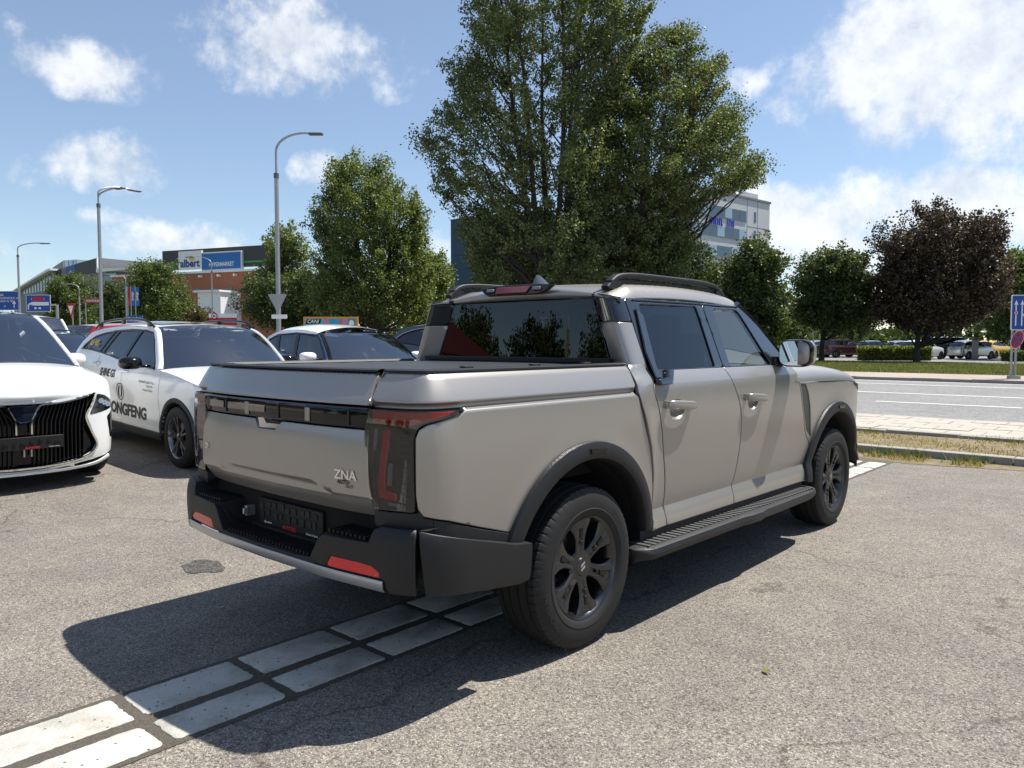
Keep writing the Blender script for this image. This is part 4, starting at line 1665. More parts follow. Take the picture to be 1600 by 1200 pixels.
def make_wheel(parent, c, mir, spin=0.0):
    root = link('wheel', None, parent)
    root.location = c
    root.rotation_euler = (0, 0, PI) if mir else (spin, 0, 0)
    # tyre: h is outwards
    n = 360
    prof = [(-.125, .245), (-.133, .27), (-.136, .31), (-.130, .345), (-.122, .366)]
    gro = [-.075, -.027, .027, .075]
    tread = [(-.112, .379)]
    for g in gro:
        zr = .388 - .9 * g * g
        tread += [(g - .007, zr), (g - .0045, zr - .010), (g + .0045, zr - .010), (g + .007, zr)]
    tread += [(.112, .379)]
    prof += tread + [(.122, .366), (.130, .345), (.1365, .31), (.1345, .285), (.137, .280), (.133, .268), (.126, .250), (.118, .243)]
    mb = MB()
    V, F = [], []
    m = len(prof)
    for k in range(n):
        a = 2 * PI * k / n
        for j, (h, r_) in enumerate(prof):
            rr = r_
            if k % 6 == 0 and (abs(h) > .08 and abs(h) < .125 and r_ > .36):
                rr -= .0055
            V.append((h, rr * math.cos(a), rr * math.sin(a)))
    for k in range(n):
        for j in range(m - 1):
            F.append((k * m + j, ((k + 1) % n) * m + j, ((k + 1) % n) * m + j + 1, k * m + j + 1))
    mb.add(V, F)
    ty = mb.build('tyre', M_RUBBER, root, smooth=28)
    for txt, a0, rr, sz in (('MICHELIN', 200, .322, .042), ('PRIMACY SUV', 25, .325, .030)):
        def f(u, v, a0=a0, rr=rr):
            a = R(a0) - u / rr if a0 < 180 else R(a0) - u / rr
            r2 = rr + v
            return (.1372 + .0012 - .25 * abs(r2 - .31) ** 1.7, r2 * math.cos(a) * 1, r2 * math.sin(a))
        letter('sidewall_lettering', txt, sz, f, M_RUBBER2, ty, bold=.0, squeeze=1.15)
    # rim barrel
    mb = MB()
    mb.lathe([(-.12, .215), (-.02, .205), (.06, .212), (.102, .226), (.118, .236), (.124, .245), (.118, .250)], 72, 'x')
    rm = mb.build('rim', M_RIM, root, smooth=40)
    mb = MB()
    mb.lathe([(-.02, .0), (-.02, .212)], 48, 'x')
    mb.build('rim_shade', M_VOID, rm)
    mb = MB()
    mb.lathe([(-.015, .06), (.0, .065), (.0, .165), (-.02, .165)], 48, 'x')
    mb.build('brake_disc', M_STEEL, rm, smooth=30)
    mb = MB()
    mb.box((.012, .10, .08), (.05, .07, .13), rx=.7)
    mb.build('brake_caliper', M_RIMD, rm, bevel=.01)
    for k in range(6):
        a = k * PI / 3 + PI / 6
        mb = MB()
        prof_s = [(.030, .034, .086), (.060, .034, .092), (.10, .032, .098), (.145, .037, .104), (.180, .056, .108), (.208, .080, .112), (.234, .094, .112)]
        rows = []
        for r_, w, h in prof_s:
            row = []
            for t_, hh in ((-1.12, h - .055), (-1.0, h - .006), (-.82, h), (-.30, h), (-.22, h - .004), (.22, h - .004), (.30, h), (.82, h), (1.0, h - .006), (1.12, h - .055)):
                y, z = r_ * math.cos(a) - w * t_ * math.sin(a), r_ * math.sin(a) + w * t_ * math.cos(a)
                row.append((hh, y, z))
            rows.append(row)
        mb.loft(rows)
        mb.build('spoke', M_RIM, rm, smooth=25)
        mb = MB()
        y, z = .165 * math.cos(a), .165 * math.sin(a)
        mb.box((.107, y, z), (.006, .045, .022), rx=a)
        mb.box((.106, .120 * math.cos(a), .120 * math.sin(a)), (.006, .022, .016), rx=a)
        mb.build('spoke_notch', M_RIMD, rm, bevel=.002)
        mb = MB()
        b2 = a + PI / 6
        mb.lathe([(.070, .0), (.082, .010), (.090, .011)], 10, 'x', (0, .066 * math.cos(b2), .066 * math.sin(b2)))
        mb.build('lug_nut', M_VOID, rm)
    mb = MB()
    mb.lathe([(.084, .085), (.092, .075), (.094, .045), (.100, .040), (.101, .0)], 32, 'x')
    hc = mb.build('hub_cap', M_RIM, rm, smooth=30)
    mb = MB()
    for e in (-1, 1):
        P = [(-.016, -.010 + e * .010), (.016, .002 + e * .010), (.016, .012 + e * .010), (-.016, .0 + e * .010)]
        mb.prism(P, .1015, .1035, 'x')
    mb.build('hub_emblem', M_SILVER, hc)
    return root


_proto = None
for c in (WR, WF):
    for mir in BOTH:
        if _proto is not None:
            w_ = copy_tree(_proto, truck)
            w_.location = (-.828 if mir else .828, c, .388)
            w_.rotation_euler = (0, 0, PI) if mir else (.5, 0, 0)
            continue
        _proto = make_wheel(truck, (-.828 if mir else .828, c, .388), mir, spin=.12 if c == WR else .5)


# ------------------------------------------------------------------ other cars
M_CARWHITE = mat('white_car_paint', (.80, .81, .80), .16, coat=.7, coat_rough=.03, var=.015)
M_CARGREY = mat('blue_grey_car_paint', (.055, .075, .095), .22, .55, coat=.8)
M_CARBLUE = mat('blue_car_paint', (.02, .07, .22), .2, .3, coat=.8)
M_CARDARK = mat('dark_car_paint', (.018, .020, .024), .2, .4, coat=.8)
M_CARRED = mat('red_car_paint', (.32, .008, .014), .2, .1, coat=.8)
M_CARSILV = mat('silver_car_paint', (.42, .44, .46), .25, .8, coat=.6)
M_CARYEL = mat('yellow_car_paint', (.72, .44, .01), .2, coat=.8)
M_CLAD = mat('grey_cladding', (.030, .031, .033), .6, bump=.1, bump_scale=500)
M_CLEARLENS = glass('clear_lamp_lens', (.85, .88, .9), .08)
M_LAMPIN = mat('lamp_chrome', (.55, .58, .62), .15, .9)
G_CAR = glass('car_glass', (.86, .94, .94), .06, ior=1.85)
G_WS = glass('windscreen_glass', (.86, .94, .94), .06, ior=3.0)
G_CARD = glass('dark_car_glass', (.20, .21, .20), .35, ior=1.75)
SLOPE = .04
M_SEAT2 = mat('grey_seat', (.13, .13, .135), .8)


def lot_z(x):
    return max(0.0, min(-4 - x, 9.0)) * SLOPE


class Shell:
    def __init__(s, plan, *prof):
        D = spline(plan, 20)
        S = np.r_[0, np.cumsum(np.linalg.norm(np.diff(D, axis=0), axis=1))]
        i = int(np.argmin(np.abs(D[:, 1]) + (D[:, 0] < D[:, 0].max() * .8) * 9))
        s.S = S - S[i] + D[i, 1]
        s.D = D
        T = np.gradient(D, axis=0)
        T /= np.linalg.norm(T, axis=1)[:, None]
        s.N = np.c_[T[:, 1], -T[:, 0]]
        s.prof = profile(*prof)
        s.s0, s.s1 = float(s.S[0]), float(s.S[-1])

    def P(s, push=0.0, extra=None):
        def f(u, z):
            u, z = np.asarray(u, float), np.asarray(z, float)
            o = s.prof(z) + push + (extra(u, z) if extra else 0)
            return np.maximum(np.interp(u, s.S, s.D[:, 0]) + np.interp(u, s.S, s.N[:, 0]) * o, 0), np.interp(u, s.S, s.D[:, 1]) + np.interp(u, s.S, s.N[:, 1]) * o, z
        return f

    def nose(s, push=0.0):
        """front face over (x, z), x signed"""
        k = len(s.D) // 2
        X, Y = s.D[k:, 0][::-1], s.D[k:, 1][::-1]

        def f(x, z):
            x, z = np.asarray(x, float), np.asarray(z, float)
            return x, np.interp(np.abs(x), X, Y) + s.prof(z) + push, z
        return f

    def tail(s, push=0.0):
        k = len(s.D) // 2
        X, Y = s.D[:k, 0], s.D[:k, 1]

        def f(x, z):
            x, z = np.asarray(x, float), np.asarray(z, float)
            return x, np.interp(np.abs(x), X, Y) - s.prof(z) - push, z
        return f


def span(P, line, bulge, crown, n=13, power=1.0, dense=5):
    """rows across the car between the edge line and its mirror image"""
    line = spline(line, dense) if len(line) > 2 else np.array(line, float)
    rows = []
    m = len(line)
    for i, (u, z) in enumerate(line):
        q = i / (m - 1)
        x, y, z = (float(e) for e in P(u, z))
        b = bulge(q) if callable(bulge) else bulge
        c = crown(q) if callable(crown) else crown
        rows.append([(x * w, y + b * (1 - w * w), z + c * (1 - abs(w) ** 2.2) ** power) for w in np.linspace(1, -1, n)])
    return MB().loft(rows)


def simple_wheel(parent, loc, r, rim_r, spokes, mat_rim, width=.21, mir=False, twin=True, seg=48, spin=0.0, proto=None):
    root = link('wheel', None, parent)
    root.location = loc
    root.rotation_euler = (0, 0, PI) if mir else (spin, 0, 0)
    if proto is not None:
        for ch in proto.children:
            copy_tree(ch, root)
        return root
    w = width / 2
    mb = MB()
    mb.lathe([(-w, rim_r), (-w - .004, rim_r + .02), (-w * 1.03, (r + rim_r) / 2), (-w + .012, r - .014), (-w + .03, r - .002), (-.03, r), (-.026, r - .008), (-.018, r - .008), (-.014, r), (.014, r), (.018, r - .008), (.026, r - .008), (.03, r),
              (w - .03, r - .002), (w - .012, r - .014), (w * 1.03, (r + rim_r) / 2), (w + .004, rim_r + .02), (w - .002, rim_r)], seg, 'x')
    mb.build('tyre', M_RUBBER, root, smooth=35)
    mb = MB()
    mb.lathe([(-w, rim_r - .02), (0, rim_r - .03), (w - .02, rim_r - .012), (w - .006, rim_r), (w - .004, rim_r + .008), (w - .012, rim_r + .01)], seg, 'x')
    rm = mb.build('rim', mat_rim, root, smooth=40)
    mb = MB()
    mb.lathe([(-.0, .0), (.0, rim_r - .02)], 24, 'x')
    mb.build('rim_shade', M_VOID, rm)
    mb = MB()
    mb.lathe([(.01, .04), (.02, .05), (.02, rim_r * .68), (.0, rim_r * .68)], 24, 'x')
    mb.build('brake_disc', M_STEEL, rm)
    for k in range(spokes):
        for e in ((-1, 1) if twin else (0,)):
            a = 2 * PI * k / spokes + .3
            mb = MB()
            rows = []
            for r_, off_, ww, h in ((.03, .0, .022, w - .03), (rim_r * .5, .016, .013, w - .022), (rim_r * .98, .045, .015, w - .012)):
                row = []
                for t_, hh in ((-1, h - .03), (-.8, h), (.8, h), (1, h - .03)):
                    d = e * off_ + ww * t_ * (1 if twin else 1.8)
                    row.append((hh, r_ * math.cos(a) - d * math.sin(a), r_ * math.sin(a) + d * math.cos(a)))
                rows.append(row)
            mb.loft(rows)
            mb.build('spoke', mat_rim, rm, smooth=30)
    mb = MB()
    mb.lathe([(w - .05, .05), (w - .024, .045), (w - .018, .03), (w - .016, 0)], 20, 'x')
    mb.build('hub_cap', mat_rim, rm, smooth=30)
    return root


def arch_trim(P, c, r0, ra, wid, m, parent, a0=185, a1=-5, lift=.014):
    out = []
    for mir in BOTH:
        mb = MB()
        rows = []
        for a in np.linspace(R(a0), R(a1), 30):
            row = []
            for rr, d in ((ra + wid, -.002), (ra + wid - .006, lift * .8), (ra + .01, lift), (ra, lift * .6), (ra - .004, -.07)):
                u, z = c + rr * math.cos(a), r0 + rr * math.sin(a)
                x, y, _ = (float(e) for e in P(d)(u, max(z, .2)))
                row.append((x, y, z))
            rows.append(row)
        mb.loft(rows)
        out.append(mb.build('wheel_arch_trim', m, parent, smooth=40, mirror=mir))
    return out


def make_car(name, label, pose, spec, group=None, paint=None, g=.06, parts=True):
    """pose = (x, y, heading); local axes: x to the right, y forward, origin under the rear axle"""
    X, Y, h = pose
    root = thing(name, label, spec.get('cat', 'car'), (X, Y, lot_z(X) if spec.get('lot', True) else spec.get('z', 0.0)), h - PI / 2, group)
    if spec.get('lot', True):
        root.rotation_euler = (-SLOPE, 0, h - PI / 2)
    sh = spec['shell']
    wb, r, ra, zs = spec['wb'], spec['r'], spec['ra'], spec['sill']
    paint = paint or spec['paint']
    Pb = sh.P()
    a = math.degrees(math.asin((zs - r) / ra))
    bottom = [(sh.s0, zs + .05), (-ra - .15, zs)] + arc((0, r), ra, 180 - a, a, 20) + arc((wb, r), ra, 180 - a, a, 20) + [(wb + ra + .12, zs), (sh.s1 - .02, spec.get('zf', zs - .02)), (sh.s1, spec.get('zf', zs - .02))]
    H, A, G, Dp, T = (spec[k] for k in 'HAGDT')
    outline = bottom + [tuple(p) for p in H[::-1]] + [tuple(p) for p in A] + [tuple(p) for p in G] + [tuple(p) for p in Dp] + [tuple(p) for p in T]
    clean = [outline[0]]
    for p in outline[1:]:
        if math.hypot(p[0] - clean[-1][0], p[1] - clean[-1][1]) > .004:
            clean.append(p)
    band = spec['band']
    holes = [band] + [ribbon(spline(sm, 4), .008) for sm in spec.get('seams', [])] + spec.get('holes', [])
    shs = skin(clean, holes, Pb, g, ring=.006 if parts else 0, depth=.02, drop=.002 if parts else 0, lines=spec.get('lines', ()))
    out = {}
    used = set()
    if parts:
        for nm, seed in spec['seeds']:
            q = pick(shs, seed)
            if id(q) in used:
                continue
            used.add(id(q))
            out[nm] = [emit(nm, q, paint, root, mir) for mir in BOTH]
        for q in shs:
            if id(q) not in used and len(q[0]) > 20:
                for mir in BOTH:
                    emit('body_trim', q, paint, root, mir)
    else:
        for q in shs:
            for mir in BOTH:
                emit('body_side', q, paint, root, mir)
    # window band and panes
    panes = spec['panes']
    bsh = skin(band, [p for p, _ in panes], sh.P(-.003), g * 1.3, ring=.004 if parts else 0, depth=.03, drop=.001 if parts else 0)
    for q in bsh:
        if len(q[0]) > 20:
            for mir in BOTH:
                emit('window_frame', q, spec.get('bandmat', M_GLOSS), root, mir)
    for p, gm in panes:
        q = skin(p, [], sh.P(-.012), .12, ring=0, drop=0, depth=.004)
        for mir in BOTH:
            emit('window_pane', q[0], gm, root, mir)
    # top surfaces
    span(Pb, H, lambda q: spec.get('hb', .16) * (1 - q), lambda q: spec.get('hc', .05) * (1 - q ** 3) + .0, power=.8).build('bonnet', paint, root, smooth=50)
    w0, w1 = spec.get('wsb', (.22, .10))
    span(Pb, A, lambda q: w0 + (w1 - w0) * q, lambda q: .012 + .03 * q, n=13).build('windscreen', spec.get('wsg', G_WS), root, smooth=60)
    roof_ = span(Pb, G, lambda q: w1 * (1 - q) ** 3 - .10 * q ** 4, lambda q: spec.get('rc', .045), power=.85).build('roof', spec.get('roofmat', paint), root, smooth=60)
    span(Pb, Dp, lambda q: -.10 - .05 * q, .03).build('rear_window', G_CARD, root, smooth=60)
    span(Pb, T, lambda q: -.10 * (1 - q), .01).build('tail_top', paint, root, smooth=60)
    # pillar strips in front of the windows, along A
    for mir in BOTH:
        mb = MB()
        rows = []
        for u, z in spline(A, 4) if len(A) > 2 else A:
            x, y, z = (float(e) for e in Pb(u, z))
            rows.append([(x + .006, y - .02, z), (x + .002, y + .01, z + .006), (x - .03, y + .03, z + .012), (x - .05, y + .02, z), (x - .03, y - .02, z - .02)])
        mb.loft(rows, closed=True, cap=True)
        mb.build('windscreen_pillar', paint if not spec.get('blackpillar') else M_GLOSS, root, smooth=50, mirror=mir)
    # inner shell, cabin
    hwid = float(sh.D[:, 0].max())
    mb = MB()
    mb.box((0, wb / 2, (zs + .85) / 2), ((hwid - .05) * 2, wb - 2 * ra - .04, .85 - zs))
    mb.box((0, wb / 2, .42), (1.1, wb + 1.1, .36))
    mb.box((0, wb + .15, .62), (1.1, ra * 2, .42))
    mb.box((0, -.1, .70), (1.1, 1.2, .5))
    mb.build('inner_shell', M_VOID, root)
    for c in (0, wb):
        for mir in BOTH:
            mb = MB()
            mb.lathe([(.5, 0), (.5, ra - .02), (hwid - .04, ra - .006)], 20, 'x', (0, c, r), a0=-.25, a1=PI + .25)
            mb.build('arch_liner', M_VOID, root, mirror=mir)
    if parts:
        belt = spec.get('beltz', 1.0)
        yb = spec.get('cab', wb * .5)
        for x in (-.37, .37):
            mb = MB()
            mb.box((x, yb, belt - .12), (.46, .46, .16))
            mb.box((x, yb - .26, belt + .10), (.44, .13, .56), rx=-.2)
            mb.box((x, yb - .325, belt + .42), (.25, .09, .17), rx=-.15)
            mb.build('front_seat', M_SEAT2, root, bevel=.05)
        mb = MB()
        mb.box((0, yb - 1.05, belt + .10), (1.2, .13, .5), rx=-.2)
        mb.build('rear_seat', M_SEAT2, root, bevel=.05)
        mb = MB()
        mb.box((0, yb + .75, belt - .04), (1.40, .50, .18))
        mb.build('dashboard', mat('grey_dash', (.10, .10, .105), .6), root, bevel=.06)
        mb = MB()
        cc = Vector((-.37, yb + .42, belt + .05))
        e1, e2 = Vector((1, 0, 0)), Vector((0, .4, .92))
        mb.tube([cc + (e1 * math.cos(t) + e2 * math.sin(t)) * .18 for t in np.linspace(0, 2 * PI, 25)], .015, 6, cap=False)
        mb.tube([cc + e1 * .17, cc - e1 * .17], .02, 6)
        mb.build('steering_wheel', M_SEAT, root, smooth=50)
        # mirrors
        mx, my, mz, mm = spec['mirror']
        for mir in BOTH:
            mb = MB()
            rows = []
            for q, s_ in ((0, .25), (.08, .62), (.25, .9), (.5, 1.0), (.8, .98), (1.0, .9)):
                row = []
                for t in np.linspace(0, 2 * PI, 20, endpoint=False):
                    ca, sa = math.cos(t), math.sin(t)
                    row.append((mx + .125 * s_ * np.sign(ca) * abs(ca) ** .7 + .02, my + .13 - .16 * q, mz + .075 * s_ * np.sign(sa) * abs(sa) ** .7))
                rows.append(row)
            mb.loft(rows, closed=True, cap=True)
            mo = mb.build('wing_mirror', mm, root, smooth=55, mirror=mir)
            MB().box((mx - .14, my + .03, mz - .04), (.12, .06, .03)).build('mirror_arm', M_GLOSS, mo, mirror=mir, bevel=.008)
            mb = MB()
            mb.box((mx + .02, my - .034, mz), (.19, .006, .11))
            mb.build('mirror_glass', M_MIRROR, mo, mirror=mir, bevel=.003)
    if parts and spec.get('face', True):
        zh = H[-1][1]
        xm = hwid * .80
        for mir in BOTH:
            emit('headlamp', skin(rounded([(xm * .58, zh - .07), (xm, zh - .045), (xm * .99, zh - .15), (xm * .62, zh - .15)], .02, 2), [], sh.nose(.006), .05)[0], M_LAMPIN, root, mir)
        emit('grille', skin(rounded([(-.40, zh - .34), (.40, zh - .34), (.44, zh - .10), (-.44, zh - .10)], .03, 3), [], sh.nose(.006), .06)[0], M_GLOSS, root)
        emit('lower_intake', skin(rounded([(-.52, zs + .03), (.52, zs + .03), (.48, zs + .14), (-.48, zs + .14)], .02, 3), [], sh.nose(.007), .06)[0], M_CLAD, root)
    # wheels
    proto = None
    track = hwid - .115
    for c in (wb, 0):
        for mir in BOTH:
            wv = simple_wheel(root, (-track if mir else track, c, r), r, spec['rim'], spec.get('spokes', 5), spec.get('rimmat', M_RIM), mir=mir, proto=proto, spin=spec.get('spin', .2), seg=48 if parts else 24, twin=parts)
            proto = proto or wv
    return root, out, roof_


# --- white estate with lettering on its doors
SH1 = Shell([(0, -.98), (.45, -.965), (.70, -.92), (.82, -.82), (.875, -.62), (.895, -.2), (.90, .6), (.905, 1.5), (.90, 2.4), (.895, 2.9), (.87, 3.15), (.79, 3.34), (.62, 3.46), (.35, 3.53), (0, 3.55)],
            [(.15, -.07), (.25, -.04), (.40, -.012), (.60, -.012), (.78, .002), (.90, -.004), (.99, -.022)], [(.99, -.022), (1.05, -.045), (1.12, -.08)], [(1.12, -.08), (1.30, -.145), (1.50, -.235), (1.60, -.30)])
band1 = [(2.06, 1.055), (1.92, 1.22), (1.76, 1.39), (1.62, 1.485), (1.40, 1.505), (1.0, 1.505), (.5, 1.475), (.10, 1.425), (-.15, 1.375), (-.38, 1.27), (-.50, 1.185), (-.12, 1.185), (.30, 1.165), (.9, 1.115), (1.45, 1.085)]
p1 = [(rounded([(1.99, 1.08), (1.90, 1.20), (1.74, 1.37), (1.60, 1.465), (1.30, 1.485), (1.10, 1.125), (1.45, 1.10)], .03, 3), G_CAR),
      (rounded([(1.215, 1.485), (.62, 1.462), (.37, 1.175), (.9, 1.135), (1.035, 1.125)], .03, 3), G_CARD),
      (rounded([(.56, 1.458), (.48, 1.45), (.24, 1.185), (.31, 1.18)], .012, 2), G_CARD),
      (rounded([(.40, 1.442), (.10, 1.405), (-.15, 1.355), (-.35, 1.26), (-.44, 1.20), (-.12, 1.205), (.18, 1.19)], .03, 3), G_CARD)]
spec1 = dict(face=False, shell=SH1, wb=2.69, r=.345, ra=.385, sill=.33, rim=.235, paint=M_CARWHITE, band=band1, panes=p1, cat='car',
             H=[(2.16, 1.058), (2.5, 1.035), (2.85, 1.0), (3.15, .955), (3.4, .90), (3.7, .86), (SH1.s1, .84)],
             A=[(2.14, 1.065), (2.0, 1.225), (1.82, 1.40), (1.66, 1.505), (1.56, 1.53)],
             G=[(1.54, 1.532), (1.2, 1.54), (.8, 1.538), (.3, 1.51), (-.1, 1.462), (-.32, 1.415)],
             D=[(-.34, 1.41), (-.52, 1.30), (-.70, 1.16), (-.78, 1.08)], T=[(-.80, 1.07), (-1.1, 1.05), (SH1.s0, 1.04)],
             seams=[[(2.19, 1.12), (2.26, .95), (2.24, .70), (2.262, .36), (2.262, .30)], [(1.165, 1.13), (1.175, 1.06), (1.19, .8), (1.15, .45), (1.15, .29)], [(.20, 1.22), (.30, 1.10), (.36, .90), (.34, .75), (.46, .5), (.52, .29)]],
             seeds=[('front_door', (1.7, .7)), ('rear_door', (.8, .7)), ('rear_quarter', (-.3, .9)), ('front_wing', (2.4, .9))],
             mirror=(1.02, 1.80, 1.125, M_GLOSS), beltz=1.02, cab=1.22, lines=[.99], hb=.18, hc=.05, wsb=(.26, .12), rimmat=mat('dark_polished_alloy', (.22, .22, .23), .25, .9), spokes=5)
shine, sp, rf1 = make_car('estate_car', 'white estate with black DONGFENG lettering on its doors and black mirrors', (-8.053, 1.861, -.008), spec1)
for c in (0, 2.69):
    arch_trim(lambda d: SH1.P(d), c, .345, .385, .055, M_CLAD, shine)
for mir in BOTH:
    mb = MB()
    rows = []
    for y in np.linspace(.44, 2.26, 12):
        rows.append([(float(SH1.P(d)(y, z)[0]), y, z) for z, d in ((.345, -.002), (.335, .014), (.29, .018), (.25, .005), (.235, -.04))])
    MB.loft(mb, rows)
    mb.build('sill_cladding', M_CLAD, shine, smooth=40, mirror=mir)
    mb = MB()
    path = spline([(1.58, 1.545), (1.42, 1.60), (1.2, 1.625), (.6, 1.615), (.1, 1.575), (-.12, 1.54), (-.28, 1.47)], 6)
    mb.tube([(.655, y, z) for y, z in path], .017, 8)
    for y, z in ((1.45, 1.57), (.65, 1.585), (-.1, 1.52)):
        mb.box((.655, y, z), (.03, .07, .06))
    mb.build('roof_rail', M_GLOSS, shine, smooth=50, mirror=mir)
    for (u, z), dn in (((1.30, .992), 'front_door'), ((.33, 1.04), 'rear_door')):
        x, y, _ = (float(e) for e in SH1.P()(u, z))
        mb = MB().box((x + .022, y, z), (.02, .17, .026))
        mb.box((x + .008, y - .075, z), (.03, .03, .02)).box((x + .008, y + .075, z), (.03, .03, .02))
        mb.build('door_handle', M_CHROME, sp[dn][1 if mir else 0], mirror=mir, bevel=.006)
mb = span(SH1.P(), [(1.2, 1.545), (.8, 1.543), (.3, 1.515)], 0, .055, power=.85)
mb = MB()
mb.loft([[(x, y, 1.592 + .02 * (1 - ((y - .75) / .8) ** 2) - .05 * (x / .6) ** 2) for x in np.linspace(-.46, .46, 9)] for y in np.linspace(.05, 1.35, 8)])
mb.build('sunroof_glass', M_GLOSS, rf1, smooth=60)
on1 = lambda cu, cz: (lambda u, v: tuple(float(e) for e in SH1.P(.004)(cu + u, cz + v)))
M_BTXT = mat('black_vinyl', (.012, .012, .013), .45)
for (txt, cu, cz, sz, dn, bd, sq, shr) in (('SHINE GS', .735, .935, .135, 'rear_door', .03, .86, .12), ('DONGFENG', 1.30, .515, .19, 'front_door', .045, 1.16, 0), ('Autotech, spol. s r.o.', 1.93, .905, .048, 'front_door', .008, 1.0, 0),
                                  ('Plzeň 190', 2.02, .855, .040, 'front_door', 0.0, 1.0, 0), ('Hradec Králové', 1.98, .81, .040, 'front_door', 0.0, 1.0, 0)):
    letter('door_lettering', txt, sz, on1(cu, cz), M_BTXT, shine, bold=bd, squeeze=sq, shear=shr)
letter('price_digits', '669 900,-', .115, on1(-.02, 1.285), mat('yellow_vinyl', (.75, .50, .06), .5), shine, bold=.02, squeeze=.8)
# round emblem of two swallows: ring and two crescents
mb = MB()
ring = lambda r0, r1: ([on1(1.17, .735)(r0 * math.cos(t), r0 * math.sin(t)) for t in np.linspace(0, 2 * PI, 40, endpoint=False)] + [on1(1.17, .735)(r1 * math.cos(t), r1 * math.sin(t)) for t in np.linspace(0, 2 * PI, 40, endpoint=False)],
                       [(i, (i + 1) % 40, 40 + (i + 1) % 40, 40 + i) for i in range(40)])
mb.add(*ring(.107, .095))
for sg in (-1, 1):
    P1, P2 = [], []
    for t in np.linspace(-.95, .95, 14):
        zz = .078 * t
        P1.append(on1(1.17, .735)(sg * (.052 * math.sqrt(max(0, 1 - t * t)) + .012 + .012 * sg * t), zz))
        P2.append(on1(1.17, .735)(sg * (.018 * math.sqrt(max(0, 1 - t * t)) + .008 + .016 * sg * t), zz * .95))
    mb.loft([P1, P2])
mb.build('round_emblem', M_BTXT, shine, fix=False)
# nose details of the estate
for mir in BOTH:
    emit('headlamp', skin(rounded([(3.12, .87), (3.40, .80), (3.62, .77), (3.62, .72), (3.40, .72), (3.16, .80)], .015, 2), [], SH1.P(.004), .04)[0], M_CLEARLENS, shine, mir)
    emit('tail_lamp', skin(rounded([(-.50, 1.075), (-.86, 1.08), (-1.05, 1.05), (-1.05, .98), (-.80, .97), (-.60, 1.03)], .012, 2), [], SH1.P(.005), .04)[0], M_REDDK, shine, mir)
emit('grille', skin(rounded([(-.5, .45), (.5, .45), (.55, .72), (-.55, .72)], .04, 3), [], SH1.nose(.006), .06)[0], M_GLOSS, shine)
# sun visors and mirror in the windscreen
for x in (-.33, .33):
    MB().box((x, 1.55, 1.475), (.34, .14, .02), rx=.5).build('sun_visor', mat('pale_headliner', (.55, .55, .52), .8), shine, bevel=.006)
MB().box((0, 1.62, 1.42), (.22, .03, .07)).build('inside_mirror', M_GLOSS, shine, bevel=.01)

# --- white crossover with the big slatted grille
SH2 = Shell([(0, -1.03), (.48, -1.015), (.73, -.96), (.85, -.85), (.90, -.62), (.915, -.1), (.92, 1.4), (.92, 2.5), (.915, 2.9), (.892, 3.10), (.845, 3.25), (.74, 3.37), (.55, 3.45), (.3, 3.495), (0, 3.51)],
            [(.10, -.09), (.18, -.05), (.27, -.012), (.40, .0), (.60, .002), (.80, .0), (.95, -.014)], [(.95, -.014), (1.05, -.05), (1.12, -.085)], [(1.12, -.085), (1.40, -.19), (1.62, -.27), (1.72, -.33)])
band2 = [(2.20, 1.12), (2.02, 1.29), (1.82, 1.45), (1.66, 1.555), (1.45, 1.585), (.8, 1.60), (.1, 1.57), (-.30, 1.50), (-.52, 1.32), (-.50, 1.22), (.4, 1.16), (1.3, 1.13)]
p2 = [(rounded([(2.10, 1.15), (1.98, 1.28), (1.78, 1.44), (1.62, 1.54), (1.36, 1.56), (1.28, 1.165)], .03, 3), G_CAR), (rounded([(1.24, 1.56), (.56, 1.575), (.36, 1.20), (1.16, 1.165)], .03, 3), G_CARD), (rounded([(.46, 1.57), (.05, 1.545), (-.28, 1.475), (-.46, 1.31), (-.40, 1.245), (.28, 1.20)], .03, 3), G_CARD)]
gr_r = [(.62, .905), (.665, .895), (.555, .69), (.66, .40), (.62, .335), (.50, .275), (.17, .235), (-.17, .235), (-.50, .275), (-.62, .335), (-.66, .40), (-.555, .69), (-.665, .895), (-.62, .905), (-.46, .865), (-.30, .84), (.30, .84), (.46, .865)]
_k2 = len(SH2.D) // 2


def s2(x):
    return float(np.interp(-abs(x), -SH2.D[_k2:, 0], SH2.S[_k2:]))


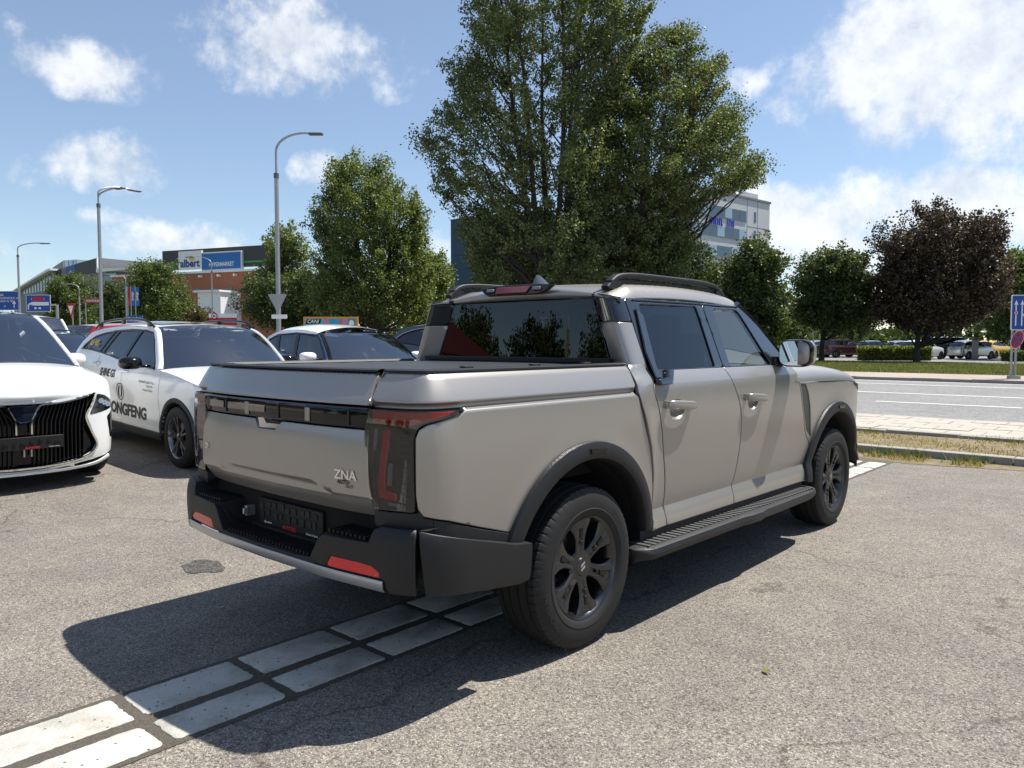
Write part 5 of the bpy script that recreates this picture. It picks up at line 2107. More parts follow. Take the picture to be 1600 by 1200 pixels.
gr_hole = [(s2(x), z) for x, z in gr_r[:7]] + [(SH2.s1 + .02, .235), (SH2.s1 + .02, .84)] + [(s2(x), z) for x, z in gr_r[-2:]]
spec2 = dict(face=False, shell=SH2, wb=2.715, r=.355, ra=.40, sill=.30, zf=.165, rim=.245, paint=M_CARWHITE, band=band2, panes=p2, cat='car', holes=[gr_hole], bandmat=M_GLOSS,
             H=[(2.38, 1.098), (2.65, 1.075), (2.95, 1.035), (3.2, .99), (3.42, .945), (3.66, .90), (3.95, .868), (SH2.s1, .862)],
             A=[(2.36, 1.11), (2.18, 1.27), (1.95, 1.45), (1.72, 1.585), (1.60, 1.63)],
             G=[(1.58, 1.634), (1.2, 1.655), (.7, 1.66), (.1, 1.64), (-.35, 1.585)], D=[(-.38, 1.57), (-.58, 1.36), (-.78, 1.15), (-.86, 1.08)], T=[(-.88, 1.07), (-1.2, 1.05), (SH2.s0, 1.04)],
             seams=[[(2.28, 1.17), (2.34, 1.0), (2.28, .75), (2.285, .27)], [(1.22, 1.18), (1.24, 1.05), (1.25, .8), (1.2, .27)], [(.24, 1.27), (.34, 1.15), (.38, .9), (.36, .75), (.48, .5), (.54, .27)]],
             seeds=[('front_door', (1.8, .7)), ('rear_door', (.8, .7)), ('rear_quarter', (-.3, .9)), ('front_wing', (2.5, .9))],
             mirror=(.985, 1.62, 1.14, M_CARWHITE), beltz=1.07, cab=1.35, lines=[.95], hb=.20, hc=.075, wsb=(.30, .14), roofmat=M_GLOSS, spokes=5)
suv, sp2, rf2 = make_car('crossover_car', 'white crossover at the frame edge with a big black slatted grille in chrome', (-8.52, -.55, -.025), spec2)
Pn = lambda d: SH2.nose(d)
# grille: black tray, chrome frame, slats, shield
emit('grille_tray', skin(gr_r, [], Pn(-.05), .05, ring=0, depth=.01, drop=0)[0], M_GLOSS, suv)


def nose_strip(name, pts, w, m, parent, push=.012, n=8, closed=False, thick=.012):
    pts = np.array(pts, float)
    P = spline(pts, n) if len(pts) > 2 else pts
    T = np.gradient(P, axis=0)
    T /= np.linalg.norm(T, axis=1)[:, None]
    N = np.c_[-T[:, 1], T[:, 0]]
    rows = []
    for p, nn in zip(P, N):
        row = []
        for k, d in ((-1, -thick), (-.8, push), (.8, push), (1, -thick)):
            q = p + nn * w / 2 * k
            row.append(tuple(float(e) for e in Pn(d)(q[0], q[1])))
        rows.append(row)
    return MB().loft(rows).build(name, m, parent, smooth=40)


for sg in (-1, 1):
    nose_strip('grille_chrome', [(sg * .655, .905), (sg * .60, .79), (sg * .548, .69), (sg * .60, .54), (sg * .658, .40), (sg * .625, .335), (sg * .50, .275), (sg * .17, .237), (0, .234)], .024, M_CHROME, suv)
    nose_strip('grille_chrome', [(sg * .64, .912), (sg * .46, .862), (sg * .30, .838), (sg * .17, .832), (sg * .135, .82), (sg * .10, .76), (sg * .068, .68), (sg * .062, .56)], .017, M_CHROME, suv)
    for i in range(15):
        x0 = .085 + i * .037
        top = float(np.interp(x0, [.06, .135, .30, .46, .64], [.70, .815, .83, .855, .90]))
        bot = float(np.interp(x0, [0, .17, .5, .62], [.24, .245, .285, .34]))
        xt = x0 + .055
        if x0 > .545:
            bot = .42 if x0 < .6 else .75
            top = min(top, .895)
        nose_strip('grille_slat', [(sg * xt, min(top + .015, .90)), (sg * (x0 + .01), .70), (sg * x0, .66), (sg * x0, bot + .01)] if x0 < .53 else [(sg * min(xt, .64), top), (sg * x0, .79)], .007, M_PLAST2, suv, push=-.012, n=3, thick=.045)
    emit('headlamp', skin(rounded([(s2(.675), .902), (s2(.755), .885), (s2(.84), .82), (s2(.862), .745), (s2(.80), .735), (s2(.60), .700), (s2(.585), .712)], .012, 2), [], SH2.P(.003), .03)[0], M_CLEARLENS, suv, sg < 0)
    emit('headlamp_bowl', skin(rounded([(s2(.675), .90), (s2(.755), .88), (s2(.84), .82), (s2(.86), .75), (s2(.60), .705)], .012, 2), [], SH2.P(.0012), .03, ring=0, drop=0)[0], M_LAMPIN, suv, sg < 0)
    for k in range(3):
        MB().lathe([(0, .0), (.012, .018), (.014, .026)], 14, 'y', tuple(float(e) for e in SH2.P(.006)(s2(.70 + .04 * k), .83 - .02 * k)) if sg > 0 else (-float(SH2.P(.006)(s2(.70 + .04 * k), .83 - .02 * k)[0]), float(SH2.P(.006)(s2(.70 + .04 * k), .83)[1]), .83 - .02 * k)).build('projector_lens', M_CHROME, suv, smooth=40)
    emit('side_duct', skin(rounded([(s2(.775), .665), (s2(.868), .725), (s2(.878), .70), (s2(.878), .47), (s2(.845), .435), (s2(.815), .45)], .02, 3), [], SH2.P(.003), .03)[0], M_GLOSS, suv, sg < 0)
    nose_strip('bumper_lip', [(sg * .80, .262), (sg * .66, .212), (sg * .40, .190), (0, .185)], .03, M_CARWHITE, suv, push=.03)
nose_strip('lower_grille_trim', [(-.50, .262), (-.17, .222), (0, .219), (.17, .222), (.50, .262)], .014, M_GLOSS, suv, push=.006)
emit('grille_shield', skin(rounded([(-.125, .826), (.125, .826), (.065, .69), (.02, .672), (-.02, .672), (-.065, .69)], .015, 3), [], Pn(.004), .03)[0], mat('dark_blue_shield', (.012, .02, .04), .12, .3, coat=.8), suv)
mb = MB()
for sg in (-1, 1):
    mb.add([tuple(float(e) for e in Pn(.012)(x, z)) for x, z in ((sg * .004, .935), (sg * .038, .932), (sg * .042, .908), (sg * .022, .886), (sg * .004, .883))], [(0, 1, 2, 3, 4)])
mb.add([tuple(float(e) for e in Pn(.018)(x, z)) for x, z in ((-.03, .925), (.0, .92), (.028, .926), (.02, .905), (.0, .895), (-.024, .905))], [tuple(range(6))])
mb.build('bonnet_emblem', mat('emblem_steel', (.25, .25, .26), .2, 1.0), suv, fix=False)
mb = MB().box((-.06, float(Pn(.02)(0, .48)[1]), .482), (.52, .02, .118))
pc = mb.build('plate_carrier', M_PLAST2, suv, bevel=.004)
random.seed(8)
for i in range(7):
    MB().box((-.27 + i * .07, float(Pn(.034)(0, .48)[1]), .492 + random.uniform(-.015, .02)), (random.uniform(.02, .05), .006, random.uniform(.02, .04))).build('carrier_clip', M_PLAST, pc)
yv = float(Pn(.0325)(0, .48)[1])
letter('carrier_print', 'AUTOTEC', .026, lambda u, v: (-.06 - u, yv, .437 + v), M_RTXT, pc, bold=.03)
letter('carrier_print', 'Hradec Králové', .014, lambda u, v: (-.24 - u, yv, .438 + v), M_WTXT, pc, bold=.01)
for x in (.0, .06):
    MB().box((-.06 + x, float(Pn(-.01)(0, .4)[1]), .385), (.012, .02, .07)).build('tow_eye_bar', M_SILVER, suv)

# --- small hatchback with white roof and dark blue lower body
SH3 = Shell([(0, -.80), (.45, -.785), (.70, -.73), (.80, -.62), (.85, -.40), (.86, .2), (.865, 1.3), (.86, 2.3), (.85, 2.7), (.82, 2.95), (.72, 3.12), (.5, 3.22), (.25, 3.26), (0, 3.27)],
            [(.15, -.06), (.3, -.02), (.6, .0), (.85, -.004), (1.0, -.03)], [(1.0, -.03), (1.06, -.05), (1.12, -.08)], [(1.12, -.08), (1.35, -.17), (1.50, -.25), (1.6, -.32)])
band3 = [(1.92, 1.06), (1.72, 1.23), (1.52, 1.37), (1.36, 1.44), (.6, 1.455), (-.03, 1.405), (-.32, 1.31), (-.50, 1.20), (.12, 1.135), (.8, 1.075)]
p3 = [(rounded([(1.78, 1.09), (1.62, 1.23), (1.44, 1.36), (1.32, 1.415), (.74, 1.435), (.88, 1.095)], .03, 3), G_CAR), (rounded([(.62, 1.435), (.06, 1.40), (.20, 1.155), (.76, 1.10)], .03, 3), G_CAR), (rounded([(-.04, 1.385), (-.28, 1.30), (-.43, 1.21), (.08, 1.165)], .02, 3), G_CARD)]
spec3 = dict(shell=SH3, wb=2.6, r=.325, ra=.37, sill=.30, rim=.22, paint=M_CARBLUE, band=band3, panes=p3, blackpillar=True,
             H=[(2.05, 1.05), (2.35, 1.03), (2.65, .98), (2.95, .90), (3.3, .83), (SH3.s1, .81)], A=[(2.02, 1.06), (1.80, 1.23), (1.58, 1.37), (1.42, 1.445), (1.34, 1.465)],
             G=[(1.32, 1.47), (.9, 1.50), (.4, 1.495), (-.05, 1.455), (-.35, 1.37)], D=[(-.38, 1.355), (-.58, 1.20), (-.72, 1.06)], T=[(-.74, 1.05), (-1.0, 1.03), (SH3.s0, 1.02)],
             seams=[[(1.98, 1.12), (2.02, .95), (1.98, .7), (2.0, .27)], [(.80, 1.12), (.82, 1.0), (.84, .7), (.80, .27)]], seeds=[('front_door', (1.5, .7)), ('rear_door', (.5, .8)), ('front_wing', (2.2, .9))],
             mirror=(.985, 1.68, 1.115, M_CARWHITE), beltz=1.02, cab=1.15, hb=.16, hc=.05, wsb=(.24, .10), roofmat=M_CARWHITE, rc=.10)
ev, sp3, rf3 = make_car('hatchback_car', 'small hatchback with white roof and white mirrors behind the pickup bed', (-8.643, 4.932, -.108), spec3)
for mir in BOTH:   # white flank over the rear side window
    emit('roof_flank', skin([(-.05, 1.452), (-.36, 1.367), (-.56, 1.21), (-.68, 1.08), (-.58, 1.11), (-.49, 1.205), (-.31, 1.315), (-.03, 1.41), (.6, 1.46), (1.3, 1.45), (1.3, 1.492), (.4, 1.492)], [], SH3.P(.003), .05)[0], M_CARWHITE, ev, mir)
    emit('green_sticker', skin(rounded([(-.46, 1.27), (-.52, 1.235), (-.60, 1.155), (-.54, 1.16), (-.49, 1.215), (-.43, 1.25)], .01, 2), [], SH3.P(.006), .04, ring=0, drop=0)[0], mat('green_vinyl', (.03, .35, .06), .4), ev, mir)
MB().box((0, 1.34, 1.435), (.26, .16, .05)).build('camera_pod', M_SEAT, ev, bevel=.02)
MB().box((-.35, 2.0, 1.02), (.30, .2, .01)).build('paper_note', M_WTXT, ev)

# --- blue-grey crossover behind the cab
SH4 = Shell([(0, -1.0), (.48, -.985), (.74, -.93), (.86, -.80), (.90, -.55), (.915, 0), (.92, 1.4), (.915, 2.5), (.90, 2.9), (.85, 3.2), (.7, 3.4), (.4, 3.5), (0, 3.53)],
            [(.15, -.07), (.3, -.02), (.6, .0), (.85, .0), (1.02, -.02)], [(1.02, -.02), (1.14, -.07)], [(1.14, -.07), (1.4, -.16), (1.62, -.25), (1.72, -.31)])
band4 = [(2.15, 1.14), (1.9, 1.36), (1.65, 1.53), (1.4, 1.58), (.7, 1.585), (.0, 1.53), (-.4, 1.42), (-.62, 1.30), (-.45, 1.235), (.3, 1.19), (1.3, 1.15)]
p4 = [(rounded([(2.02, 1.17), (1.85, 1.34), (1.62, 1.50), (1.35, 1.555), (1.25, 1.175)], .03, 3), G_CAR), (rounded([(1.18, 1.555), (.52, 1.565), (.40, 1.215), (1.12, 1.18)], .03, 3), G_CARD), (rounded([(.40, 1.55), (.0, 1.505), (-.36, 1.41), (-.54, 1.31), (-.42, 1.265), (.30, 1.22)], .03, 3), G_CARD)]
spec4 = dict(spec2, face=True, shell=SH4, holes=[], paint=M_CARGREY, band=band4, panes=p4, zf=.28, roofmat=M_CARGREY,
             H=[(2.36, 1.11), (2.8, 1.07), (3.2, .99), (3.6, .92), (SH4.s1, .88)], A=[(2.34, 1.12), (2.1, 1.33), (1.82, 1.52), (1.62, 1.62)], G=[(1.6, 1.625), (.9, 1.655), (.3, 1.64), (-.2, 1.58), (-.55, 1.50)],
             D=[(-.58, 1.48), (-.76, 1.28), (-.90, 1.10)], T=[(-.92, 1.08), (-1.2, 1.06), (SH4.s0, 1.05)], mirror=(1.03, 1.9, 1.18, M_CARGREY))
grey, _, _ = make_car('crossover_car', 'blue-grey crossover partly hidden behind the pickup cab', (-8.75, 8.1, .05), spec4)
for mir in BOTH:
    mb = MB()
    mb.tube([tuple(float(e) for e in SH4.P(.004)(u, z)) for u, z in spline([(2.1, 1.155), (1.62, 1.545), (1.4, 1.585), (.7, 1.59), (0, 1.535), (-.4, 1.425), (-.60, 1.305)], 6)], .008, 6)
    mb.build('window_chrome', M_CHROME, grey, smooth=60, mirror=mir)

# --- second row: dark hatchback, white off-roader, red van
dk, _, _ = make_car('hatchback_car', 'dark hatchback with roof rails between the two white cars at the front', (-14.2, 2.0, .0), dict(spec2, face=True, holes=[], shell=SH4, paint=M_CARDARK, band=band4, panes=p4, zf=.28, roofmat=M_CARDARK, H=spec4['H'], A=spec4['A'], G=spec4['G'], D=spec4['D'], T=spec4['T'], mirror=(1.03, 1.9, 1.18, M_CARWHITE)))
dk.scale = (.88, .92, .79)
for mir in BOTH:
    mb = MB()
    mb.tube([(.64, y, z) for y, z in spline([(1.5, 1.62), (1.35, 1.69), (.6, 1.715), (-.1, 1.68), (-.4, 1.57)], 6)], .017, 8)
    mb.build('roof_rail', M_GLOSS, dk, smooth=50, mirror=mir)
SH5 = Shell([(0, -1.05), (.60, -1.04), (.82, -1.0), (.90, -.90), (.92, -.6), (.93, 0), (.93, 1.4), (.93, 2.6), (.92, 3.0), (.86, 3.3), (.7, 3.42), (.4, 3.48), (0, 3.5)],
            [(.15, -.05), (.3, -.01), (.7, .0), (1.1, -.01)], [(1.1, -.01), (1.2, -.03)], [(1.2, -.03), (1.6, -.10), (1.85, -.16), (1.95, -.22)])
band5 = [(2.22, 1.22), (2.05, 1.45), (1.92, 1.68), (1.8, 1.74), (-.7, 1.74), (-.78, 1.66), (-.78, 1.24)]
p5 = [(rounded([(2.12, 1.25), (1.98, 1.47), (1.86, 1.67), (1.3, 1.71), (1.25, 1.25)], .03, 3), G_CAR), (rounded([(1.18, 1.71), (.35, 1.71), (.35, 1.25), (1.15, 1.25)], .03, 3), G_CARD), (rounded([(.26, 1.71), (-.68, 1.71), (-.70, 1.27), (.26, 1.25)], .03, 3), G_CARD)]
spec5 = dict(shell=SH5, wb=2.75, r=.37, ra=.42, sill=.38, rim=.24, paint=M_CARWHITE, band=band5, panes=p5, H=[(2.36, 1.19), (2.8, 1.17), (3.2, 1.12), (3.6, 1.08), (SH5.s1, 1.06)],
             A=[(2.34, 1.20), (2.18, 1.44), (2.02, 1.68), (1.93, 1.79)], G=[(1.9, 1.80), (1.2, 1.83), (.2, 1.83), (-.75, 1.80)], D=[(-.80, 1.78), (-.90, 1.5), (-.96, 1.22)], T=[(-1.0, 1.20), (-1.3, 1.2), (SH5.s0, 1.2)],
             seams=[[(2.28, 1.25), (2.30, 1.0), (2.30, .34)], [(1.22, 1.26), (1.22, .9), (1.22, .34)]], seeds=[('front_door', (1.8, .8)), ('rear_door', (.7, .8)), ('front_wing', (2.4, 1.0))], mirror=(1.06, 2.0, 1.30, M_CARWHITE), beltz=1.18, cab=1.3, wsb=(.16, .10), rc=.05)
off, _, _ = make_car('off_roader', 'white off-roader with an upright windscreen in the row behind', (-17.2, 2.25, .0), spec5)
off.scale = (1, 1, .93)
van, _, _ = make_car('red_van', 'red van in the back row beside the white off-roader', (-18.7, 6.3, -1.35), dict(spec5, cat='van', mirror=(1.06, 2.0, 1.30, M_CARRED)), paint=M_CARRED)
van.scale = (1, 1.0, .87)

# --- the car park beyond the road
low = {}
far_spots = [(1265, 72, M_CARSILV, 'silver hatchback just right of the pickup mirror beyond the lawn', 4, 1.2), (1296, 70, mat('maroon_car_paint', (.05, .010, .012), .25, coat=.8), 'dark red crossover between the slim trunks beyond the lawn', 2, 1.4), (1318, 74, M_CARDARK, 'black crossover left of the hedge beyond the lawn', 2, 1.5),
             (1352, 78, M_CARGREY, 'blue-grey saloon behind the clipped hedge', 3, 1.55), (1425, 62, M_CARWHITE, 'white saloon behind the hedge by the copper tree trunk', 3, 1.62), (1462, 66, M_CARDARK, 'black van-like car right of the copper tree trunk', 5, 1.4),
             (1500, 64, M_CARSILV, 'silver-blue saloon beyond the copper tree', 3, 1.5), (1540, 66, M_CARYEL, 'yellow car with white bonnet beside the concrete post', 3, 1.6), (1572, 72, M_CARDARK, 'dark estate behind the yellow car', 4, 1.6), (1395, 84, M_CARSILV, 'pale saloon far behind the hedge', 3, 1.6)]
bodies = {2: spec2, 3: spec3, 4: spec1, 5: spec5}
for i, (u, d, pm_, lab, kind, hd) in enumerate(far_spots):
    p = on_ground(u, 535 + 1.452 * FPX / d)
    s_ = dict(bodies[kind], lot=False, z=.055, holes=[], cat='car', zf=.28)
    if kind == 3:
        s_['roofmat'] = pm_
    else:
        s_.pop('roofmat', None)
    if (kind, pm_.name) in low:
        src = low[(kind, pm_.name)]
        o = copy_tree(src)
        tag(o, lab, 'car', 'cars parked beyond the road')
    else:
        o, _, _ = make_car('parked_car', lab, (0, 0, 0), s_, 'cars parked beyond the road', paint=pm_, g=.16, parts=False)
        low[(kind, pm_.name)] = o
    c, s__ = math.cos(YAW + hd), math.sin(YAW + hd)
    o.location = (p[0], p[1], .055)
    o.rotation_euler = (0, 0, YAW + [-1.15, -1.3, 1.9, -1.25, -1.05, -1.5, -1.2, -1.0, -.9, -1.3][i])


# ------------------------------------------------------------------ trees and plants
def leaf_mat(name, c0, c1, c2, trans=.45, rough=.45):
    m = bpy.data.materials.new(name)
    m.use_nodes = True
    nt = m.node_tree
    b = nt.nodes['Principled BSDF']
    out = nt.nodes['Material Output']
    geo = nt.nodes.new('ShaderNodeNewGeometry')
    col = ramp(nt, geo.outputs['Random Per Island'], [(0, c0), (.55, c1), (1.0, c2)])
    tc = nt.nodes.new('ShaderNodeTexCoord').outputs['Object']
    k = ramp(nt, noise(nt, tc, .45, 3), [(.3, (.72, .76, .72)), (.7, (1.2, 1.16, 1.05))])
    col = mixc(nt, col, k, 1.0, 'MULTIPLY')
    nt.links.new(col, b.inputs['Base Color'])
    b.inputs['Roughness'].default_value = rough
    b.inputs['Specular IOR Level'].default_value = .4
    tr = nt.nodes.new('ShaderNodeBsdfTranslucent')
    c2_ = mixc(nt, col, (1.25, 1.3, .55), 1.0, 'MULTIPLY')
    nt.links.new(c2_, tr.inputs['Color'])
    mx = nt.nodes.new('ShaderNodeMixShader')
    mx.inputs[0].default_value = trans
    nt.links.new(b.outputs[0], mx.inputs[1])
    nt.links.new(tr.outputs[0], mx.inputs[2])
    nt.links.new(mx.outputs[0], out.inputs[0])
    MATS[name] = m
    return m


L_POPLAR = leaf_mat('poplar_leaf', (0.065, 0.090, 0.038), (0.131, 0.162, 0.065), (0.275, 0.297, 0.145), .36, .5)
L_POPLAR2 = leaf_mat('light_poplar_leaf', (0.072, 0.107, 0.034), (0.143, 0.182, 0.058), (0.260, 0.286, 0.117), .38, .5)
L_DARK = leaf_mat('maple_leaf', (0.040, 0.062, 0.025), (0.077, 0.110, 0.040), (0.163, 0.188, 0.075), .32, .5)
L_GREEN = leaf_mat('lime_leaf', (0.053, 0.085, 0.025), (0.103, 0.147, 0.043), (0.188, 0.225, 0.075), .36, .5)
L_COPPER = leaf_mat('copper_leaf', (0.037, 0.026, 0.024), (0.075, 0.053, 0.044), (0.154, 0.110, 0.083), .22, .5)
L_HEDGE = leaf_mat('hedge_leaf', (.09, .12, .014), (.18, .21, .03), (.28, .30, .05), .35)
L_BROWN = leaf_mat('brownish_leaf', (.07, .06, .025), (.12, .10, .04), (.16, .15, .06), .3)
M_BARK = speckle_mat('bark', (.030, .026, .022), (.085, .075, .062), 14, bump=.8, bump_dist=.03)

RGT = np.array((math.cos(YAW), math.sin(YAW), 0.0))
FWD = np.array((-math.sin(YAW), math.cos(YAW), 0.0))


def leaf_quads(C, size, rng, droop=.3, aspect=.72):
    """one small folded blade for every centre"""
    n = len(C)
    s = size * rng.uniform(.65, 1.35, n)[:, None]
    d = rng.normal(size=(n, 3))
    d[:, 2] -= droop
    d /= np.linalg.norm(d, axis=1)[:, None]
    t = rng.normal(size=(n, 3))
    w = np.cross(d, t)
    w /= np.maximum(np.linalg.norm(w, axis=1), 1e-6)[:, None]
    a = C - d * s * .5
    b = C + w * s * aspect * .5
    c = C + d * s * .5
    e = C - w * s * aspect * .5
    V = np.stack([a, b, c, e], 1).reshape(-1, 3)
    return V


def quads_object(name, V, m, parent=None):
    n = len(V) // 4
    me = bpy.data.meshes.new(name)
    me.vertices.add(4 * n)
    me.vertices.foreach_set('co', np.ascontiguousarray(V, dtype=np.float32).ravel())
    me.loops.add(4 * n)
    me.loops.foreach_set('vertex_index', np.arange(4 * n, dtype=np.int32))
    me.polygons.add(n)
    me.polygons.foreach_set('loop_start', np.arange(0, 4 * n, 4, dtype=np.int32))
    me.update(calc_edges=True)
    me.materials.append(m)
    return link(name, me, parent)


def tree(name, label, base, poly, m, leaves, clumps, size, seed=1, stems=1, group=None, spread=.75, flat=.6, trunk_r=.25, cat='tree', depth_k=.85, fork=.15, hollow=.35, bark=None, up=.7):
    """poly: outline of the crown as (lateral, height) metres about the foot at base; depth follows the width"""
    rng = np.random.default_rng(seed)
    P = np.array(poly, float)
    root = thing(name, label, cat, tuple(base), 0, group)
    lo, hi = P.min(0), P.max(0)
    cand = rng.uniform(lo, hi, (clumps * 8, 2))
    cand = cand[inside(P, cand)]
    dist = seg_dist(P, cand)
    # widths by height
    zs = np.linspace(lo[1], hi[1], 60)
    wid = []
    for z in zs:
        xs = np.linspace(lo[0], hi[0], 80)
        k = inside(P, np.c_[xs, np.full(80, z)])
        wid.append((xs[k].min(), xs[k].max()) if k.any() else (0, .1))
    wid = np.array(wid)
    l_, r_ = np.interp(cand[:, 1], zs, wid[:, 0]), np.interp(cand[:, 1], zs, wid[:, 1])
    mid, half = (l_ + r_) / 2, np.maximum((r_ - l_) / 2, .15)
    q = np.clip((cand[:, 0] - mid) / half, -1, 1)
    hd = half * np.sqrt(1 - q ** 2) * depth_k
    b = rng.uniform(-1, 1, len(cand)) * hd
    rad = np.sqrt(q ** 2 + (b / np.maximum(half * depth_k, .1)) ** 2)
    keep = rng.uniform(size=len(cand)) < np.clip(hollow + rad ** 1.5, 0, 1)
    keep &= dist > .5 * spread
    c = np.c_[cand[:, 0], b, cand[:, 1]][keep][:clumps]
    # stems
    top = hi[1]
    mb = MB()
    stem_pts = []
    for k in range(stems):
        ang = 2 * PI * k / max(stems, 1) + rng.uniform(0, 1)
        tx = (mid.mean() + (hi[0] - lo[0]) * .22 * math.cos(ang)) if stems > 1 else mid.mean() * .4
        ty = (hi[0] - lo[0]) * .16 * math.sin(ang) if stems > 1 else 0
        hgt = top * (.93 if stems == 1 else rng.uniform(.72, .93))
        path = []
        for t in np.linspace(0, 1, 12):
            z = hgt * t
            f = max(0, (t - fork) / (1 - fork)) ** .85
            path.append((tx * f + .25 * math.sin(t * 7 + k) * t, ty * f + .25 * math.cos(t * 6 + k) * t, z))
        rr = [trunk_r * (1.25 if t == 0 else 1) * (1 - .9 * t) / math.sqrt(max(1, stems * .6)) + .02 for t in np.linspace(0, 1, 12)]
        mb.tube(path, rr, 8)
        stem_pts.append(np.array(path))
    # limbs to the clumps
    allp = np.vstack(stem_pts)
    lim = rng.permutation(len(c))[:max(12, int(len(c) * .22))]
    for i in lim:
        p = c[i]
        want = p[2] - (.55 + .35 * rng.uniform()) * np.hypot(p[0], p[1]) * .9 - .3
        dd = np.hypot(allp[:, 0] - p[0], allp[:, 1] - p[1]) * .6 + np.abs(allp[:, 2] - max(want, lo[1] * .6))
        a = allp[dd.argmin()]
        L = np.linalg.norm(p - a)
        m1 = a + (p - a) * .45 + np.array((0, 0, -.06 * L)) + rng.normal(size=3) * .05 * L
        r0 = min(trunk_r * .28, .015 + L * .010)
        mb.tube([a, m1, a + (p - a) * .75 + rng.normal(size=3) * .03 * L, p], [r0, r0 * .7, r0 * .45, .012], 5, cap=False)
    M = np.stack([RGT, FWD, np.array((0, 0, 1.0))], 0)
    mb.v = [tuple(p) for p in np.array(mb.v) @ M]
    mb.build('trunk', bark or M_BARK, root, smooth=60)
    # leaves
    per = max(1, leaves // len(c))
    sg = spread * rng.uniform(.6, 1.3, len(c))
    # each clump is a leafy shoot: drawn out along its own outward and upward direction
    outw = c - np.c_[np.full(len(c), mid.mean()) * .6, np.zeros(len(c)), c[:, 2]]
    outw /= np.maximum(np.linalg.norm(outw, axis=1), .3)[:, None]
    dv = outw * .9 + np.array((0, 0, up)) + rng.normal(size=c.shape) * .45
    dv /= np.linalg.norm(dv, axis=1)[:, None]
    tt = rng.uniform(-1, 1, (len(c), per))
    wd = (1.05 - .55 * np.abs(tt)) * .42
    C = c[:, None] + dv[:, None] * (tt * sg[:, None] * 1.25)[..., None] + rng.normal(size=(len(c), per, 3)) * (wd * sg[:, None])[..., None]
    C = C.reshape(-1, 3)
    V = leaf_quads(C, size, rng)
    quads_object('crown', V @ M, m, root)
    return root


def px_tree(name, label, u0, D, poly_px, m, leaves, clumps, size, z0=.1, **kw):
    """outline given in the photograph's frame, stood at distance D as a tree of real size"""
    p = at(u0, 535, D)
    poly = [((u - u0) * D / FPX, CAM[2] + (535 - v) * D / FPX - z0) for u, v in poly_px]
    return tree(name, label, (p[0], p[1], z0), poly, m, leaves, clumps, size, **kw)


BIG1 = [(748, 470), (738, 425), (728, 395), (722, 345), (690, 322), (672, 298), (683, 268), (652, 240), (655, 205), (690, 195), (706, 160), (702, 112), (735, 92), (728, 40), (722, -10), (740, -80), (800, -150), (880, -175), (960, -130), (1010, -40), (1022, 20), (1000, 60),
        (985, 120), (960, 190), (950, 280), (960, 380), (960, 470)]
BIG2 = [(900, 470), (900, 360), (905, 250), (925, 170), (950, 110), (1000, 70), (1030, 45), (1062, 52), (1090, 98), (1122, 88), (1126, 130), (1120, 160), (1158, 172), (1150, 205), (1164, 226), (1155, 250), (1196, 272), (1188, 292), (1150, 305), (1112, 320), (1085, 350), (1075, 400), (1070, 470)]
px_tree('poplar_tree', 'tall many-stemmed poplar rising behind the cab, its top cut off by the frame', 865, 50, BIG1, L_POPLAR, 170000, 1150, .155, seed=3, stems=6, trunk_r=.45, fork=.05, spread=.66, hollow=.3, up=.55)
px_tree('poplar_tree', 'dense broad poplar right of the tallest one, reaching out over the office block', 1000, 53, BIG2, L_POPLAR, 150000, 950, .155, seed=4, stems=3, trunk_r=.5, fork=.08, spread=.68, hollow=.4, up=.45)
px_tree('bushy_tree', 'dark bushy undergrowth tree under the tall poplar, behind the cab roof', 900, 57, [(744, 500), (742, 420), (758, 375), (800, 340), (850, 352), (890, 330), (940, 342), (1000, 330), (1050, 350), (1090, 375), (1125, 405), (1150, 430), (1155, 500)], L_DARK, 55000, 420, .18, seed=5, stems=4, trunk_r=.3, spread=.8, depth_k=.4)
px_tree('poplar_tree', 'pyramidal poplar between the street lamp and the blue slab building', 590, 60, [(490, 505), (482, 440), (505, 395), (484, 352), (505, 325), (515, 290), (528, 258), (548, 255), (565, 243), (585, 258), (602, 255), (622, 290), (640, 300), (660, 318), (674, 345), (668, 385), (680, 420), (676, 505)], L_POPLAR2, 90000, 700, .17, seed=6, stems=2, trunk_r=.4, spread=.65, up=1.1)
px_tree('poplar_tree', 'small pale poplar directly behind the tall street lamp pole', 447, 75, [(398, 505), (395, 455), (415, 420), (412, 385), (430, 358), (452, 350), (472, 362), (484, 395), (486, 440), (495, 505)], L_POPLAR2, 26000, 150, .2, seed=7, trunk_r=.3, spread=.8)
px_tree('bushy_tree', 'pale green bushy tree at the left edge of the blue slab building', 655, 66, [(615, 508), (622, 455), (640, 412), (668, 393), (694, 398), (704, 430), (704, 508)], L_POPLAR2, 22000, 130, .2, seed=8, trunk_r=.25, spread=.8)
px_tree('bushy_tree', 'dark bushy tree right of the street lamp, behind the hatchback roof', 470, 64, [(375, 512), (372, 468), (385, 445), (402, 430), (430, 440), (470, 425), (520, 430), (560, 440), (600, 450), (612, 512)], L_DARK, 32000, 180, .2, seed=9, stems=3, trunk_r=.25, spread=.85, depth_k=.35)
px_tree('round_tree', 'round green tree in front of the brick hypermarket wall', 262, 92, [(212, 512), (208, 450), (218, 427), (234, 412), (256, 407), (274, 420), (286, 444), (298, 470), (316, 500), (320, 512)], L_GREEN, 26000, 150, .24, seed=10, trunk_r=.3, spread=1.0)
px_tree('round_tree', 'dark round tree in front of the grey angular building', 116, 106, [(80, 512), (80, 465), (90, 440), (106, 428), (128, 426), (142, 444), (148, 475), (150, 512)], L_GREEN, 16000, 100, .28, seed=11, trunk_r=.3, spread=1.1)
